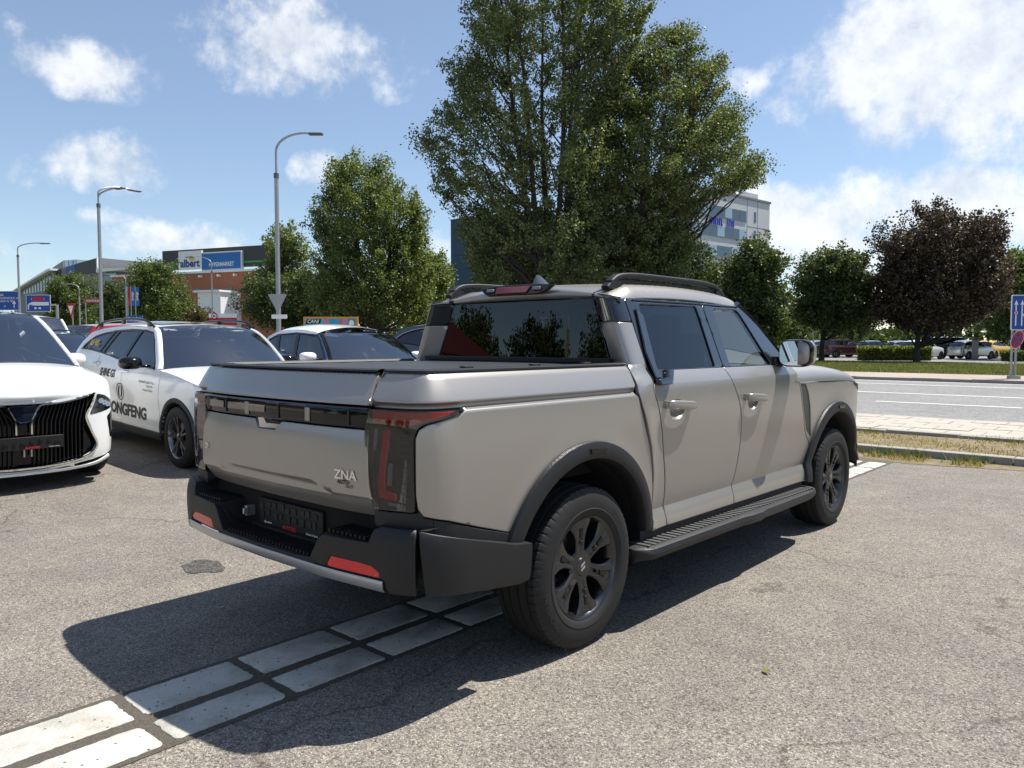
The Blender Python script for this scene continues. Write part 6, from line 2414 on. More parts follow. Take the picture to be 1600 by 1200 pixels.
px_tree('round_tree', 'small dark tree left of the banner flags', 186, 98, [(160, 512), (160, 468), (172, 448), (190, 442), (206, 452), (212, 480), (214, 512)], L_DARK, 12000, 80, .26, seed=12, trunk_r=.25, spread=1.0)
px_tree('bushy_tree', 'brownish bush right of the round tree by the hypermarket', 312, 84, [(290, 512), (292, 492), (305, 480), (322, 482), (335, 495), (338, 512)], L_BROWN, 6000, 40, .22, seed=13, trunk_r=.1, spread=.6)
px_tree('maple_tree', 'dark maple against the white office block, right of the cab', 1183, 52, [(1128, 530), (1130, 470), (1135, 430), (1150, 405), (1165, 372), (1188, 366), (1204, 392), (1224, 415), (1212, 440), (1226, 470), (1232, 500), (1225, 530)], L_DARK, 38000, 300, .18, seed=14, trunk_r=.2, spread=.62)
px_tree('maple_tree', 'dark green maple in the middle of the lawn trees, left of the copper one', 1284, 56.6, [(1250, 512), (1240, 485), (1248, 455), (1240, 425), (1262, 408), (1276, 398), (1300, 380), (1316, 398), (1345, 404), (1350, 432), (1356, 468), (1350, 498), (1338, 512)], L_DARK, 42000, 330, .19, seed=15, trunk_r=.18, spread=.68)
px_tree('maple_tree', 'slim dark maple standing further back behind the middle lawn trees', 1329, 76, [(1295, 522), (1298, 480), (1315, 450), (1340, 440), (1365, 460), (1372, 522)], L_DARK, 14000, 90, .22, seed=16, trunk_r=.2, spread=.8)
px_tree('copper_tree', 'copper-leaved tree with purple-brown crown on the lawn', 1433, 53.5, [(1372, 500), (1364, 465), (1374, 430), (1382, 410), (1360, 378), (1374, 352), (1386, 348), (1402, 362), (1426, 352), (1428, 322), (1446, 318), (1458, 335), (1478, 330), (1492, 345), (1520, 330), (1542, 348), (1552, 372), (1545, 392), (1562, 402), (1566, 440), (1556, 482), (1530, 506), (1480, 514), (1415, 512)], L_COPPER, 75000, 560, .18, seed=17, trunk_r=.19, spread=.7, flat=.7)
px_tree('round_tree', 'bright green tree at the edge of the frame behind the blue lane sign', 1600, 62, [(1548, 530), (1552, 470), (1556, 420), (1572, 395), (1600, 383), (1640, 390), (1660, 430), (1665, 530)], L_GREEN, 26000, 150, .22, seed=18, trunk_r=.25, spread=.8)
px_tree('maple_tree', 'low dark tree between the office block maple and the middle maple', 1228, 68, [(1205, 532), (1208, 490), (1220, 462), (1240, 455), (1255, 475), (1262, 532)], L_GREEN, 12000, 80, .2, seed=19, trunk_r=.16, spread=.7)

# clipped hedges on the far lawn
def hedge(name, label, u0, u1, D, h, m, seed):
    rng = np.random.default_rng(seed)
    a, b = at(u0, 535, D), at(u1, 535, D)
    L = np.linalg.norm(b - a)
    d = (b - a) / L
    nrm = np.array((-d[1], d[0], 0))
    root = thing(name, label, 'hedge', (a[0], a[1], .1))
    n = int(9000 * L / 5)
    t, w, z = rng.uniform(0, L, n), rng.uniform(-.6, .6, n), rng.uniform(0, 1, n) ** .6 * h * (1 + .06 * np.sin(rng.uniform(0, 6, n)))
    C = d[None] * t[:, None] + nrm[None] * w[:, None]
    C[:, 2] = z
    quads_object('foliage', leaf_quads(C, .13, rng), m, root)
    MB().box((d[0] * L / 2, d[1] * L / 2, h * .42), (L * .97, .9, h * .84), rz=math.atan2(d[1], d[0])).build('branch_core', mat('hedge_core', (.03, .04, .012), .9), root)
    return root


hedge('clipped_hedge', 'bright yellow-green clipped hedge left of the copper tree trunk', 1343, 1452, 57.5, 1.05, L_HEDGE, 31)
hedge('clipped_hedge', 'dull green hedge behind the blue lane sign', 1570, 1660, 55, .75, L_GREEN, 32)

# wood closing off the horizon
def woods(name, label, x0, x1, y0, y1, h, n, m, seed, size=1.2):
    rng = np.random.default_rng(seed)
    C = np.c_[rng.uniform(x0, x1, n), rng.uniform(y0, y1, n), np.zeros(n)]
    prof_ = h * (.55 + .25 * np.sin(C[:, 0] * .09 + seed) + .2 * np.sin(C[:, 0] * .23 + 2 * seed))
    C[:, 2] = rng.uniform(0, 1, n) ** .8 * np.maximum(prof_, 2)
    o = quads_object(name, leaf_quads(C, size, rng), m)
    return tag(o, label, 'woods', kind='stuff')


woods('distant_woods', 'dark band of distant trees along the horizon beyond the car park', -220, 60, 128, 150, 9, 26000, L_DARK, 41)
woods('distant_woods', 'distant line of trees closing the far end of the road', -420, -210, 60, 130, 12, 14000, L_GREEN, 42, 1.6)

# dry grass, weeds along the kerbs and a mown lawn
def grass(name, label, n, area, h, m, seed, dens=None, wid=.006, z=0.0):
    rng = np.random.default_rng(seed)
    x = rng.uniform(area[0], area[1], n)
    y = rng.uniform(area[2], area[3], n)
    if dens is not None:
        k = rng.uniform(size=n) < dens(x, y)
        x, y = x[k], y[k]
    n = len(x)
    hh = h * rng.uniform(.3, 1.2, n)
    a = rng.uniform(0, 2 * PI, n)
    lean = rng.uniform(.1, .9, n) * hh
    w = wid * rng.uniform(.6, 1.4, n)
    ca, sa = np.cos(a), np.sin(a)
    b0 = np.c_[x - sa * w, y + ca * w, np.full(n, z)]
    b1 = np.c_[x + sa * w, y - ca * w, np.full(n, z)]
    t1 = np.c_[x + ca * lean + sa * w * .2, y + sa * lean - ca * w * .2, z + hh]
    t0 = np.c_[x + ca * lean - sa * w * .2, y + sa * lean + ca * w * .2, z + hh]
    V = np.stack([b0, b1, t1, t0], 1).reshape(-1, 3)
    o = quads_object(name, V, m)
    return tag(o, label, 'grass', kind='stuff')


L_STRAW = leaf_mat('straw_blade', (.22, .16, .07), (.36, .28, .13), (.48, .40, .22), .3)
L_WEED = leaf_mat('weed_blade', (.06, .075, .02), (.13, .15, .04), (.24, .24, .09), .35)
L_LAWN = leaf_mat('lawn_blade', (.075, .095, .022), (.15, .165, .045), (.27, .26, .10), .3)
_r = np.random.default_rng(77)
_cl = np.c_[_r.uniform(-3, 6, 70), np.r_[_r.normal(7.62, .10, 40), _r.normal(9.72, .12, 30)]]


def clumpy(x, y):
    d = np.full(len(x), 9.0)
    for cx, cy in _cl:
        d = np.minimum(d, np.hypot(x - cx, y - cy))
    return np.exp(-(d / .12) ** 2)


grass('dry_grass', 'dry straw-coloured grass on the earth strip between the kerbs', 17000, (-6.5, 7, 7.95, 9.76), .04, L_STRAW, 51, lambda x, y: .45 + .3 * np.sin(x * 3 + y * 5), z=.05)
grass('weeds', 'green weeds and straw growing along the kerbstones', 30000, (-3, 6.5, 7.25, 9.9), .11, L_WEED, 52, clumpy, z=.01)
grass('straw_tufts', 'yellow straw tufts at the edge of the asphalt', 16000, (-1.5, 6.5, 7.25, 7.75), .05, L_STRAW, 53, lambda x, y: .35 * (np.sin(x * 5.3) * np.sin(x * 2.1 + 1) > -.2), z=.0)
grass('lawn_grass', 'mown grass of the far lawn under the trees', 150000, (-34, 4, 34, 53.5), .10, L_LAWN, 54, lambda x, y: (y - 30) * .9 > -(x + 6) * .5 - 4, wid=.012, z=.10)
grass('joint_weeds', 'thin dry weeds in the joints of the white slabs', 9000, (-.2, .4, -2.6, 7.2), .03, L_STRAW, 55, lambda x, y: np.maximum(np.exp(-((x - .11) / .02) ** 2), np.exp(-(((y + 1.70) % .507) / .02) ** 2)) * .5 * (np.sin(y * 7.3) * np.sin(y * 3.1 + 1) > .25), wid=.0012, z=.004)


# loose chippings lying on the asphalt
rng = np.random.default_rng(91)
n_ = 900
px_, py_ = rng.uniform(-4, 5.5, n_), rng.uniform(-2.6, 7.0, n_)
mb = MB()
for x, y in zip(px_, py_):
    r_ = rng.uniform(.0025, .0075) * (1.6 if rng.uniform() < .06 else 1)
    a = rng.uniform(0, 6.28, 6)
    P = [(x + r_ * math.cos(t) * rng.uniform(.7, 1.2), y + r_ * math.sin(t) * rng.uniform(.7, 1.2), .001) for t in np.linspace(0, 5.2, 6)]
    mb.add(P + [(x, y, .001 + r_ * .9)], [(i, (i + 1) % 6, 6) for i in range(6)])
tag(mb.build('loose_chippings', speckle_mat('chipping_stone', (.12, .11, .10), (.5, .47, .42), 40), fix=False), 'loose pale and dark stone chippings scattered over the asphalt', 'gravel', kind='stuff')


# ------------------------------------------------------------------ buildings
def wpt(u, v, D):
    return Vector(at(u, v, D))


def wall_frame(uA, DA, uB, DB, z0=0.0):
    """vertical wall from A to B: returns f(t along in metres, height, proud) and its length; proud is towards the camera"""
    A, B = at(uA, 535, DA), at(uB, 535, DB)
    A, B = np.array((A[0], A[1], 0.0)), np.array((B[0], B[1], 0.0))
    L = np.linalg.norm(B - A)
    d = (B - A) / L
    n = np.array((d[1], -d[0], 0.0))
    if np.dot(n, CAM - A) < 0:
        n = -n
    return (lambda t, z, p=0.0: tuple(A + d * t + n * p + np.array((0, 0, z + z0)))), L, d, n


def slab(f, t0, t1, z0, z1, p0, p1):
    """box standing on a wall frame"""
    V = [f(t, z, p) for p in (p0, p1) for t, z in ((t0, z0), (t1, z0), (t1, z1), (t0, z1))]
    return V, [(0, 3, 2, 1), (4, 5, 6, 7), (0, 1, 5, 4), (1, 2, 6, 5), (2, 3, 7, 6), (3, 0, 4, 7)]


def hz(v, D):
    return CAM[2] + (535 - v) * D / FPX


M_BRICKR = None
M_PANEL = mat('grey_cladding_panel', (.16, .165, .175), .5, .2, var=.06, var_scale=.4)
M_PANELD = mat('dark_cladding_panel', (.045, .047, .052), .55, var=.1)
M_PANELL = mat('pale_facade', (.52, .52, .53), .6, var=.04, var_scale=.5)
M_TEAL = mat('teal_blue_cladding', (.022, .062, .10), .55, var=.06, var_scale=.3)
M_BGLASS = mat('facade_glass', (.06, .09, .12), .08, .2, coat=.5)
M_BGLASSL = mat('pale_facade_glass', (.30, .38, .42), .12, .3)
M_BWHITE = mat('white_panel', (.74, .75, .75), .5)
M_SBLUE = mat('sign_blue', (.012, .07, .32), .45)
M_SBLUE2 = mat('banner_blue', (.015, .14, .42), .5)
M_SWHITE = mat('sign_white', (.78, .78, .77), .5)
M_SRED = mat('sign_red', (.45, .02, .03), .5)
M_GALV = mat('galvanised_steel', (.36, .37, .38), .45, .7, var=.1)
M_LAMPH = mat('lamp_head', (.12, .125, .13), .5, .4)
M_GREENLINE = mat('green_line', (.04, .34, .06), .5)


def brick_wall_mat():
    m, nt, b = nodes_mat('orange_brick')
    tc = nt.nodes.new('ShaderNodeTexCoord').outputs['Object']
    col = ramp(nt, noise(nt, tc, 3.0, 6, .8), [(.3, (.30, .105, .055)), (.7, (.40, .155, .085))])
    nt.links.new(col, b.inputs['Base Color'])
    b.inputs['Roughness'].default_value = .85
    return m


M_BRICKR = brick_wall_mat()


def place(root, mb, name, m, parent=None, **kw):
    """mesh given in world metres, parented to the thing's empty"""
    o_ = np.array(root.location)
    mb.v = [(x - o_[0], y - o_[1], z - o_[2]) for x, y, z in mb.v]
    return mb.build(name, m, parent or root, **kw)


def at_root(name, label, cat, f, L, group=None):
    p = f(L / 2, 0)
    return thing(name, label, cat, (p[0], p[1], 0), 0, group)


# --- brick hypermarket with its sign board
f, L, d, n = wall_frame(178, 150, 430, 135)
root = at_root('hypermarket_building', 'orange brick hypermarket with a dark roof board carrying white and blue panels', 'building', f, L)
ztop = hz(428, 142)
T = lambda u: L * (u - 178) / (430 - 178)
place(root, MB().add(*slab(f, 0, L, 0, ztop, -25, 0)), 'brick_wall', M_BRICKR)
place(root, MB().add(*slab(f, -.2, L + .2, ztop, ztop + .35, -25.2, .25)), 'roof_edge', M_BWHITE)
zb0, zb1 = hz(425, 142), hz(390, 142)
bd = place(root, MB().add(*slab(f, T(260), L + 3, zb0 + .5, zb1, -1.2, -.4)), 'sign_board', M_PANELD)
place(root, MB().add(*slab(f, T(384), L + 3, zb0 + 1.2, zb0 + 1.5, -.45, -.36)), 'green_line', M_GREENLINE, bd)
place(root, MB().add(*slab(f, T(272), T(289), zb0 + 1.6, zb0 + 1.9, -.45, -.36)), 'green_line', M_GREENLINE, bd)
ap = place(root, MB().add(*slab(f, T(289), T(325), hz(421, 142), hz(393, 142), -.5, .1)), 'sign_panel', M_SWHITE, bd)
hp = place(root, MB().add(*slab(f, T(324.5), T(384.5), hz(425, 142), hz(396.5, 142), -.5, .08)), 'sign_panel', M_SWHITE, bd)
place(root, MB().add(*slab(f, T(325.5), T(383), hz(423, 142), hz(398.5, 142), .08, .14)), 'blue_field', M_SBLUE2, bd)


def wall_letters(name, s, size, tc_, zc, m, parent, p=.16, bold=.02, sq=1.0, shear=0):
    o_ = np.array(parent.location) if parent.parent is None else np.array(parent.parent.location if parent.parent.parent is None else parent.parent.parent.location)
    # reading direction follows the wall from the left of the picture
    return letter(name, s, size, lambda u, v: tuple(np.array(f(tc_ + u, zc + v, p)) - o_), m, parent, bold=bold, squeeze=sq, shear=shear)


M_ALB = mat('albert_blue', (.02, .06, .26), .5)
wall_letters('sign_lettering', 'albert', 1.95, T(307), hz(412.5, 142), M_ALB, bd, bold=.03, sq=1.0)
wall_letters('sign_lettering', 'HYPERMARKET', 1.05, T(355), hz(416, 142), M_SWHITE, bd, bold=.02, sq=.82)
mb = MB()
c_, r1 = (T(310), hz(404.5, 142)), .75
mb.add([f(c_[0] + r1 * 1.0 * math.cos(a), c_[1] + .42 * math.sin(a), .14) for a in np.linspace(PI, 2 * PI, 14)], [tuple(range(14))])
place(root, mb, 'yellow_bowl', mat('sign_yellow', (.75, .48, .02), .5), bd, fix=False)
mb = MB()
mb.add([f(c_[0] - .5 + 1.0 * q, c_[1] + .06 + .45 * math.sin(PI * q) * (1 + .3 * math.sin(9 * q)), .14) for q in np.linspace(0, 1, 12)], [tuple(range(12))])
place(root, mb, 'green_leaf', M_GREENLINE, bd, fix=False)
for u in (318, 341, 365):
    wn = place(root, MB().add(*slab(f, T(u - 4.5), T(u + 4.5), hz(456, 140), hz(450, 140), -.02, .06)), 'window', M_BGLASS)
    place(root, MB().add(*slab(f, T(u - 5), T(u + 5), hz(457, 140), hz(456, 140), 0, .12)), 'window_sill', M_BWHITE, wn)
for u in (298, 324, 352, 376):
    lm = place(root, MB().add(*slab(f, T(u) - .2, T(u) + .2, ztop - .8, ztop - .4, 0, .7)), 'wall_lamp', M_SWHITE)
pt = place(root, MB().add(*slab(f, T(349), T(382), 0, hz(459, 138), 0, 5)), 'white_porch', M_BWHITE)
place(root, MB().add(*slab(f, T(346), T(384), hz(459, 138), hz(456, 138), -.0, 5.6)), 'porch_roof', M_BWHITE, pt)
for k in range(7):
    place(root, MB().add(*slab(f, T(349), T(382), 1.0 + .55 * k, 1.25 + .55 * k, 5, 5.06)), 'porch_louvre', M_PANELD, pt)
for u in (186, 196):
    place(root, MB().add(*slab(f, T(u) - 2.2, T(u) + 2.2, 1.5, ztop - .8, -.02, .05)), 'tall_window', M_BGLASS)

# --- grey angular shopping centre
f, L, d, n = wall_frame(24, 190, 183, 165)
root = at_root('shopping_centre', 'grey angular shopping centre with a slanting roof and a glass corner box', 'building', f, L)
T = lambda u: L * (u - 24) / (183 - 24)
D0 = 178


def wall_poly(pts, p0, p1):
    P = [(T(u), hz(v, D0)) for u, v in pts]
    n_ = len(P)
    V = [f(t, z, p0) for t, z in P] + [f(t, z, p1) for t, z in P]
    return MB().add(V, [tuple(range(n_)), tuple(range(n_, 2 * n_))[::-1]] + [(i, (i + 1) % n_, n_ + (i + 1) % n_, n_ + i) for i in range(n_)])


place(root, wall_poly([(37, 455), (37, 427), (81, 403), (81, 430)], -22, -4), 'slanted_wall', M_PANEL)
place(root, wall_poly([(81, 430), (81, 403), (102, 404), (102, 430)], -22, -4.05), 'glass_box', M_BGLASSL)
for k in range(3):
    place(root, wall_poly([(81 + 7 * k + .0, 425), (81 + 7 * k, 404), (81.6 + 7 * k, 404), (81.6 + 7 * k, 425)], -4.05, -3.9), 'mullion', M_PANELL)
place(root, wall_poly([(24, 492), (24, 454), (92, 424), (95, 424), (95, 492)], -20, 0), 'lower_wall', M_PANEL)
place(root, wall_poly([(20, 457), (22, 454.5), (90, 421), (96, 420), (96, 423), (92, 424)], -21, 1.2), 'white_roof_edge', M_BWHITE)
for k in range(11):
    u = 42 + k * 4.8
    place(root, wall_poly([(u, 456 - k * .4), (u, 449 - k * 2.0), (u + 2.6, 448 - k * 2.0), (u + 2.6, 456 - k * .4)], 0, .06), 'window_strip', M_BGLASSL)
place(root, wall_poly([(95, 492), (95, 421), (158, 410), (158, 432), (183, 432), (183, 492)], -18, -.5), 'middle_wall', M_PANEL)
place(root, wall_poly([(95, 432), (95, 421.5), (101, 420.3), (101, 432)], -.5, -.4), 'dark_panel', M_PANELD)
place(root, wall_poly([(109, 430), (109, 418.5), (123, 416), (123, 430)], -.5, -.4), 'blue_panel', M_SBLUE)
place(root, wall_poly([(125, 431), (125, 415.5), (157, 410), (157, 432)], -.5, -.3), 'dark_panel', M_PANELD)
place(root, wall_poly([(157, 432), (157, 409), (158.5, 409), (158.5, 432)], -.5, .0), 'panel_edge', M_BWHITE)
place(root, wall_poly([(165, 446), (165, 433), (182, 433), (182, 446)], -.5, -.4), 'window_strip', M_BGLASS)
place(root, wall_poly([(163, 432.5), (163, 427), (205, 431), (205, 432.5)], -10, 1), 'white_roof_edge', M_BWHITE)

# --- teal slab building
f, L, d, n = wall_frame(705, 97, 840, 90)
root = at_root('slab_building', 'windowless teal-blue slab building half hidden by the tall poplar', 'building', f, L)
place(root, MB().add(*slab(f, 0, L, 0, hz(346, 97), -14, 0)), 'wall', M_TEAL)
for k in range(1, 9):
    place(root, MB().add(*slab(f, 0, L, k * 1.75, k * 1.75 + .04, 0, .02)), 'panel_joint', mat('teal_joint', (.012, .035, .06), .6))
place(root, MB().add(*slab(f, -.1, L + .1, hz(346, 97), hz(345, 97), -14.1, .1)), 'roof_edge', mat('teal_edge', (.05, .10, .14), .5))

# --- white office block
f, L, d, n = wall_frame(1010, 128, 1199, 152)
root = at_root('office_block', 'pale office block with window bands and blue lettering behind the poplar', 'building', f, L)
zr = hz(311, 145)
UU = np.linspace(1010, 1199, 100)
# true positions along the wall for picture columns
A_, B_ = at(1010, 535, 128), at(1199, 535, 152)


def T(u):
    ru = cam_dir(u, 535)
    M2 = np.array([[ru[0], -(B_ - A_)[0]], [ru[1], -(B_ - A_)[1]]])
    s_ = np.linalg.solve(M2, (A_ - CAM)[:2])
    return float(s_[1]) * L


place(root, MB().add(*slab(f, 0, L, 0, zr, -16, 0)), 'wall', M_PANELL)
place(root, MB().add(*slab(f, -.2, L + .2, zr, zr + .4, -16.2, .2)), 'roof_edge', M_PANEL)
place(root, MB().add(*slab(f, T(1150), L - 1, zr + .4, zr + 2.0, -12, -2)), 'plant_room', M_PANELL)
mb = MB().lathe([(0, .0), (.25, .7), (.5, 1.1)], 16, 'x', tuple(f(T(1158), zr + 2.2, -2)))
place(root, mb, 'roof_dish', M_SWHITE, smooth=40)
fl_h = 3.55
for k in range(7):
    z1 = zr - 2.3 - k * fl_h
    z0 = z1 - 1.85
    if z0 < .5:
        break
    t0 = 1.0
    wdt = (T(1163) - t0) / 12
    for j in range(12):
        a0 = t0 + j * wdt
        wn = place(root, MB().add(*slab(f, a0 + .05, a0 + wdt - .05, z0, z1, -.05, .04)), 'window', M_BGLASS if (j + k) % 3 else M_BGLASSL)
    place(root, MB().add(*slab(f, t0, t0 + 12 * wdt, z0 - .12, z0 - .02, 0, .16)), 'window_sill', M_PANEL)
    place(root, MB().add(*slab(f, T(1175), T(1178), z0 + .1, z1 + .2, -.05, .05)), 'slot_window', M_BGLASS)
    place(root, MB().add(*slab(f, T(1164), L, z0 - .9, z0 - .84, 0, .03)), 'panel_joint', M_PANEL)
for u in (1164, 1180):
    place(root, MB().add(*slab(f, T(u), T(u) + .08, 0, zr, 0, .03)), 'panel_joint', M_PANEL)
# blue sign letters on the parapet between two window bands: upright strokes, too blurred to read
random.seed(21)
zs_ = zr - 2.3 - 1.85 - .95
t_ = T(1106)
while t_ < T(1144):
    w_ = random.uniform(.30, .42)
    if abs(t_ - T(1129)) > .5:
        mb = MB().add(*slab(f, t_, t_ + w_ * .35, zs_ - .65, zs_ + .65, .0, .14))
        mb.add(*slab(f, t_ + w_ * .35, t_ + w_, zs_ + (.35 if random.random() < .5 else -.65), zs_ + (.65 if random.random() < .7 else -.35) + .02, .0, .135))
        place(root, mb, 'sign_letter', mat('letter_blue', (.012, .04, .42), .4))
    t_ += w_ + .24

# ------------------------------------------------------------------ street furniture
def street_lamp(label, u, D, v_top, arms, v_joint, r=.085, group='street lamps along the road', heads_px=70):
    p = at(u, 535, D)
    gz = 0.0
    root = thing('street_lamp', label, 'street lamp', (p[0], p[1], gz), 0, group)
    H = hz(v_top, D)
    zj = hz(v_joint, D)
    mb = MB().tube([(0, 0, 0), (0, 0, zj)], [r * 1.15, r], 12)
    mb.build('pole', M_GALV, root, smooth=40)
    MB().tube([(0, 0, zj - .15), (0, 0, zj + .05)], r * 1.25, 12).build('collar', M_LAMPH, root, smooth=40)
    for (du, dv, depth_dir) in arms:
        e = RGT * (du * D / FPX) + FWD * depth_dir
        top = H - (dv * D / FPX)
        pts = [(0, 0, zj), (0, 0, zj + (top - zj) * .55)]
        for a in np.linspace(.12, 1.0, 9):
            k = math.sin(a * PI / 2)
            q = 1 - math.cos(a * PI / 2)
            pts.append((e[0] * q * .62, e[1] * q * .62, zj + (top - zj) * (.55 + .45 * k)))
        pts.append((e[0] * .8, e[1] * .8, top - .02))
        mb = MB().tube(pts, r * .55, 8)
        ar = mb.build('arm', M_GALV, root, smooth=60)
        h0 = Vector(e) * .74
        ln = Vector(e).length * .30
        ang = math.atan2(e[1], e[0])
        hd = MB().box((e[0] * .86, e[1] * .86, top - .04), (ln, .24, .09), rz=ang)
        hd.build('lamp_head', M_LAMPH, ar, bevel=.03)
    return root


street_lamp('tall grey street lamp with one arm rising left of the pyramidal poplar', 436, 32, 213, [(72, 0, 0)], 276)
street_lamp('street lamp with two arms above the parked white estate', 160, 42, 291, [(38, -1, 2.0), (54, 10, -1.0)], 322)
street_lamp('street lamp with one arm above the blue direction signs', 32.5, 66, 381, [(50, 0, 0)], 400)
street_lamp('short curved street lamp in front of the dark round tree', 126, 70, 444, [(-26, 0, 0)], 460, r=.06)
street_lamp('short curved street lamp beside the banner flags', 199, 72, 430, [(-36, 0, 0)], 445, r=.06)
street_lamp('thin street lamp in front of the hypermarket sign panels', 333, 74, 402, [(-40, 0, 0)], 425, r=.06)
street_lamp('thin street lamp in front of the teal slab building', 775, 58, 352, [(-50, 0, 0)], 372, r=.055)


def vat(u, v, D):
    """point on the upright plane at distance D"""
    p_ = at(u, 535, D)
    return np.array((p_[0], p_[1], hz(v, D)))


def sign_plate(root, u0, u1, v0, v1, D, m, name='plate', thick=.03, round_=.03, back=True, dz=0.0):
    c = vat((u0 + u1) / 2, (v0 + v1) / 2, D)
    w, h = (u1 - u0) * D / FPX, (v1 - v0) * D / FPX
    o_ = np.array(root.location)
    P = rounded([(-w / 2, -h / 2), (w / 2, -h / 2), (w / 2, h / 2), (-w / 2, h / 2)], round_, 3)
    V = [tuple(c + RGT * a + np.array((0, 0, b)) - FWD * (thick / 2 + dz) - o_) for a, b in P] + [tuple(c + RGT * a + np.array((0, 0, b)) + FWD * (thick / 2 - dz) - o_) for a, b in P]
    n_ = len(P)
    return MB().add(V, [tuple(range(n_)), tuple(range(n_, 2 * n_))[::-1]] + [(i, (i + 1) % n_, n_ + (i + 1) % n_, n_ + i) for i in range(n_)]).build(name, m, root), c, w, h


def on_plate(root, c, lift=.025):
    o_ = np.array(root.location)
    return lambda u, v: tuple(c + RGT * u + np.array((0, 0, v)) - FWD * lift - o_)


def poly_on(root, fn, pts, m, name, parent=None):
    V = [fn(a, b) for a, b in pts]
    return MB().add(V, [tuple(range(len(V)))]).build(name, m, parent or root, fix=False)


def post(root, u, v0, v1, D, r, m=M_GALV, name='post', off_=(0, 0, 0)):
    b = vat(u, v1, D) + FWD * (r + .03)
    o_ = np.array(root.location) - np.array(off_)
    return MB().tube([tuple(np.array((b[0], b[1], 0.0)) - o_), tuple(b - o_)], r, 10).build(name, m, root, smooth=40)


# big blue direction signs by the road
D = 70
p = at(15, 535, D)
root = thing('direction_sign', 'large blue direction sign with white place names and an up arrow', 'road sign', (p[0], p[1], 0))
pl, c, w, h = sign_plate(root, -14, 32, 455, 485, D, M_SWHITE)
pl2, c, w, h = sign_plate(root, -13.3, 31.2, 455.8, 484.2, D, M_SBLUE, 'blue_field', dz=.004)
fn = on_plate(root, c)
for s_, y in (('ŠUMPERK', .50), ('TŘEBECHOVICE P. O.', .22), ('RYCHNOV N. KN.', -.06)):
    letter('lettering', s_, .27, lambda u, v, y=y: fn(u - 1.15, v + y), M_SWHITE, root, align='LEFT', bold=.01)
poly_on(root, fn, [(.86, -.66), (.94, -.66), (.94, -.28), (1.08, -.28), (.90, -.02), (.72, -.28), (.86, -.28)], M_SWHITE, 'arrow')
letter('lettering', '11', .24, lambda u, v: fn(u + .05, v - .52), M_SWHITE, root)
for u in (2, 26):
    post(root, u, 1000, 486, D, .07)
D = 66
p = at(62, 535, D)
root = thing('direction_sign', 'blue direction sign with a turn arrow, a red panel and a white panel', 'road sign', (p[0], p[1], 0))
pl, c, w, h = sign_plate(root, 43, 81, 461, 487, D, M_SWHITE)
pl2, c, w, h = sign_plate(root, 43.7, 80.3, 461.7, 486.3, D, M_SBLUE, 'blue_field', dz=.004)
fn = on_plate(root, c)
sign_plate(root, 52, 71, 464.5, 470, D, M_SRED, 'red_panel', dz=.012)
sign_plate(root, 52.5, 78.5, 472, 477.5, D, M_SWHITE, 'white_panel', dz=.012)
letter('lettering', 'By. Wrázova', .22, lambda u, v: fn(u - .02, v + .37), M_SWHITE, root)
letter('lettering', 'Nákupní zóna', .20, lambda u, v: fn(u + .14, v - .03), M_VOID, root)
poly_on(root, fn, [(-.90, -.55), (-.80, -.55), (-.80, -.2), (-.70, -.1), (-.62, -.1), (-.62, -.2), (-.45, -.03), (-.62, .12), (-.62, .03), (-.72, .03), (-.90, -.14)], M_SWHITE, 'arrow')
for x in (-.25, .12):
    poly_on(root, fn, [(x + .12 * math.cos(a), -.42 + .09 * math.sin(a)) for a in np.linspace(0, 2 * PI, 16, endpoint=False)], M_SWHITE, 'symbol')
post(root, 89.5, 1000, 476, D, .12, name='mast')
o_ = np.array(root.location)
MB().tube([tuple(vat(81, 476.5, D) - o_), tuple(vat(89.5, 476.5, D) - o_)], .07, 8).build('mast_arm', M_GALV, root)


def triangle_sign(label, u, v0, v1, half, D, back, group=None, with_post=True):
    p = at(u, 535, D)
    root = thing('give_way_sign', label, 'road sign', (p[0], p[1], 0), 0, group)
    c = vat(u, (v0 + v1) / 2, D)
    hh, w = (v1 - v0) * D / FPX, half * D / FPX
    fn = on_plate(root, c, .09)
    tri = rounded([(-w, hh / 2), (w, hh / 2), (0, -hh / 2)], .06, 3)
    V = [fn(a, b) for a, b in tri] + [tuple(np.array(fn(a, b)) + FWD * .03) for a, b in tri]
    n_ = len(tri)
    MB().add(V, [tuple(range(n_)), tuple(range(n_, 2 * n_))[::-1]] + [(i, (i + 1) % n_, n_ + (i + 1) % n_, n_ + i) for i in range(n_)]).build('plate', M_GALV if back else M_SRED, root)
    if not back:
        fn2 = on_plate(root, c, .125)
        poly_on(root, fn2, [(-w * .62, hh * .33), (w * .62, hh * .33), (0, -hh * .27)], M_SWHITE, 'white_field')
    if with_post:
        post(root, u, 1000, v0 + 1, D, .035)
    return root


triangle_sign('red and white give-way triangle left of the dark round tree', 114, 474, 498, 6.8, 46, False)
gw = triangle_sign('grey back of a give-way sign on the tall street lamp', 435.5, 460, 489, 15, 31.6, True, with_post=False)
sign_plate(gw, 425, 449, 491.5, 498, 31.6, M_SWHITE, 'small_plate')

D = 80
p = at(146, 535, D)
root = thing('company_sign', 'long narrow red sign in front of the trees by the grey building', 'sign', (p[0], p[1], 0))
sign_plate(root, 132, 160, 467, 473.5, D, mat('faded_red', (.36, .07, .07), .6))
fn = on_plate(root, vat(146, 470.2, D))
letter('lettering', 'KONTINUA', .26, lambda u, v: fn(u + .05, v), M_SWHITE, root)
post(root, 135, 1000, 470, D, .05)
post(root, 158, 1000, 470, D, .05)

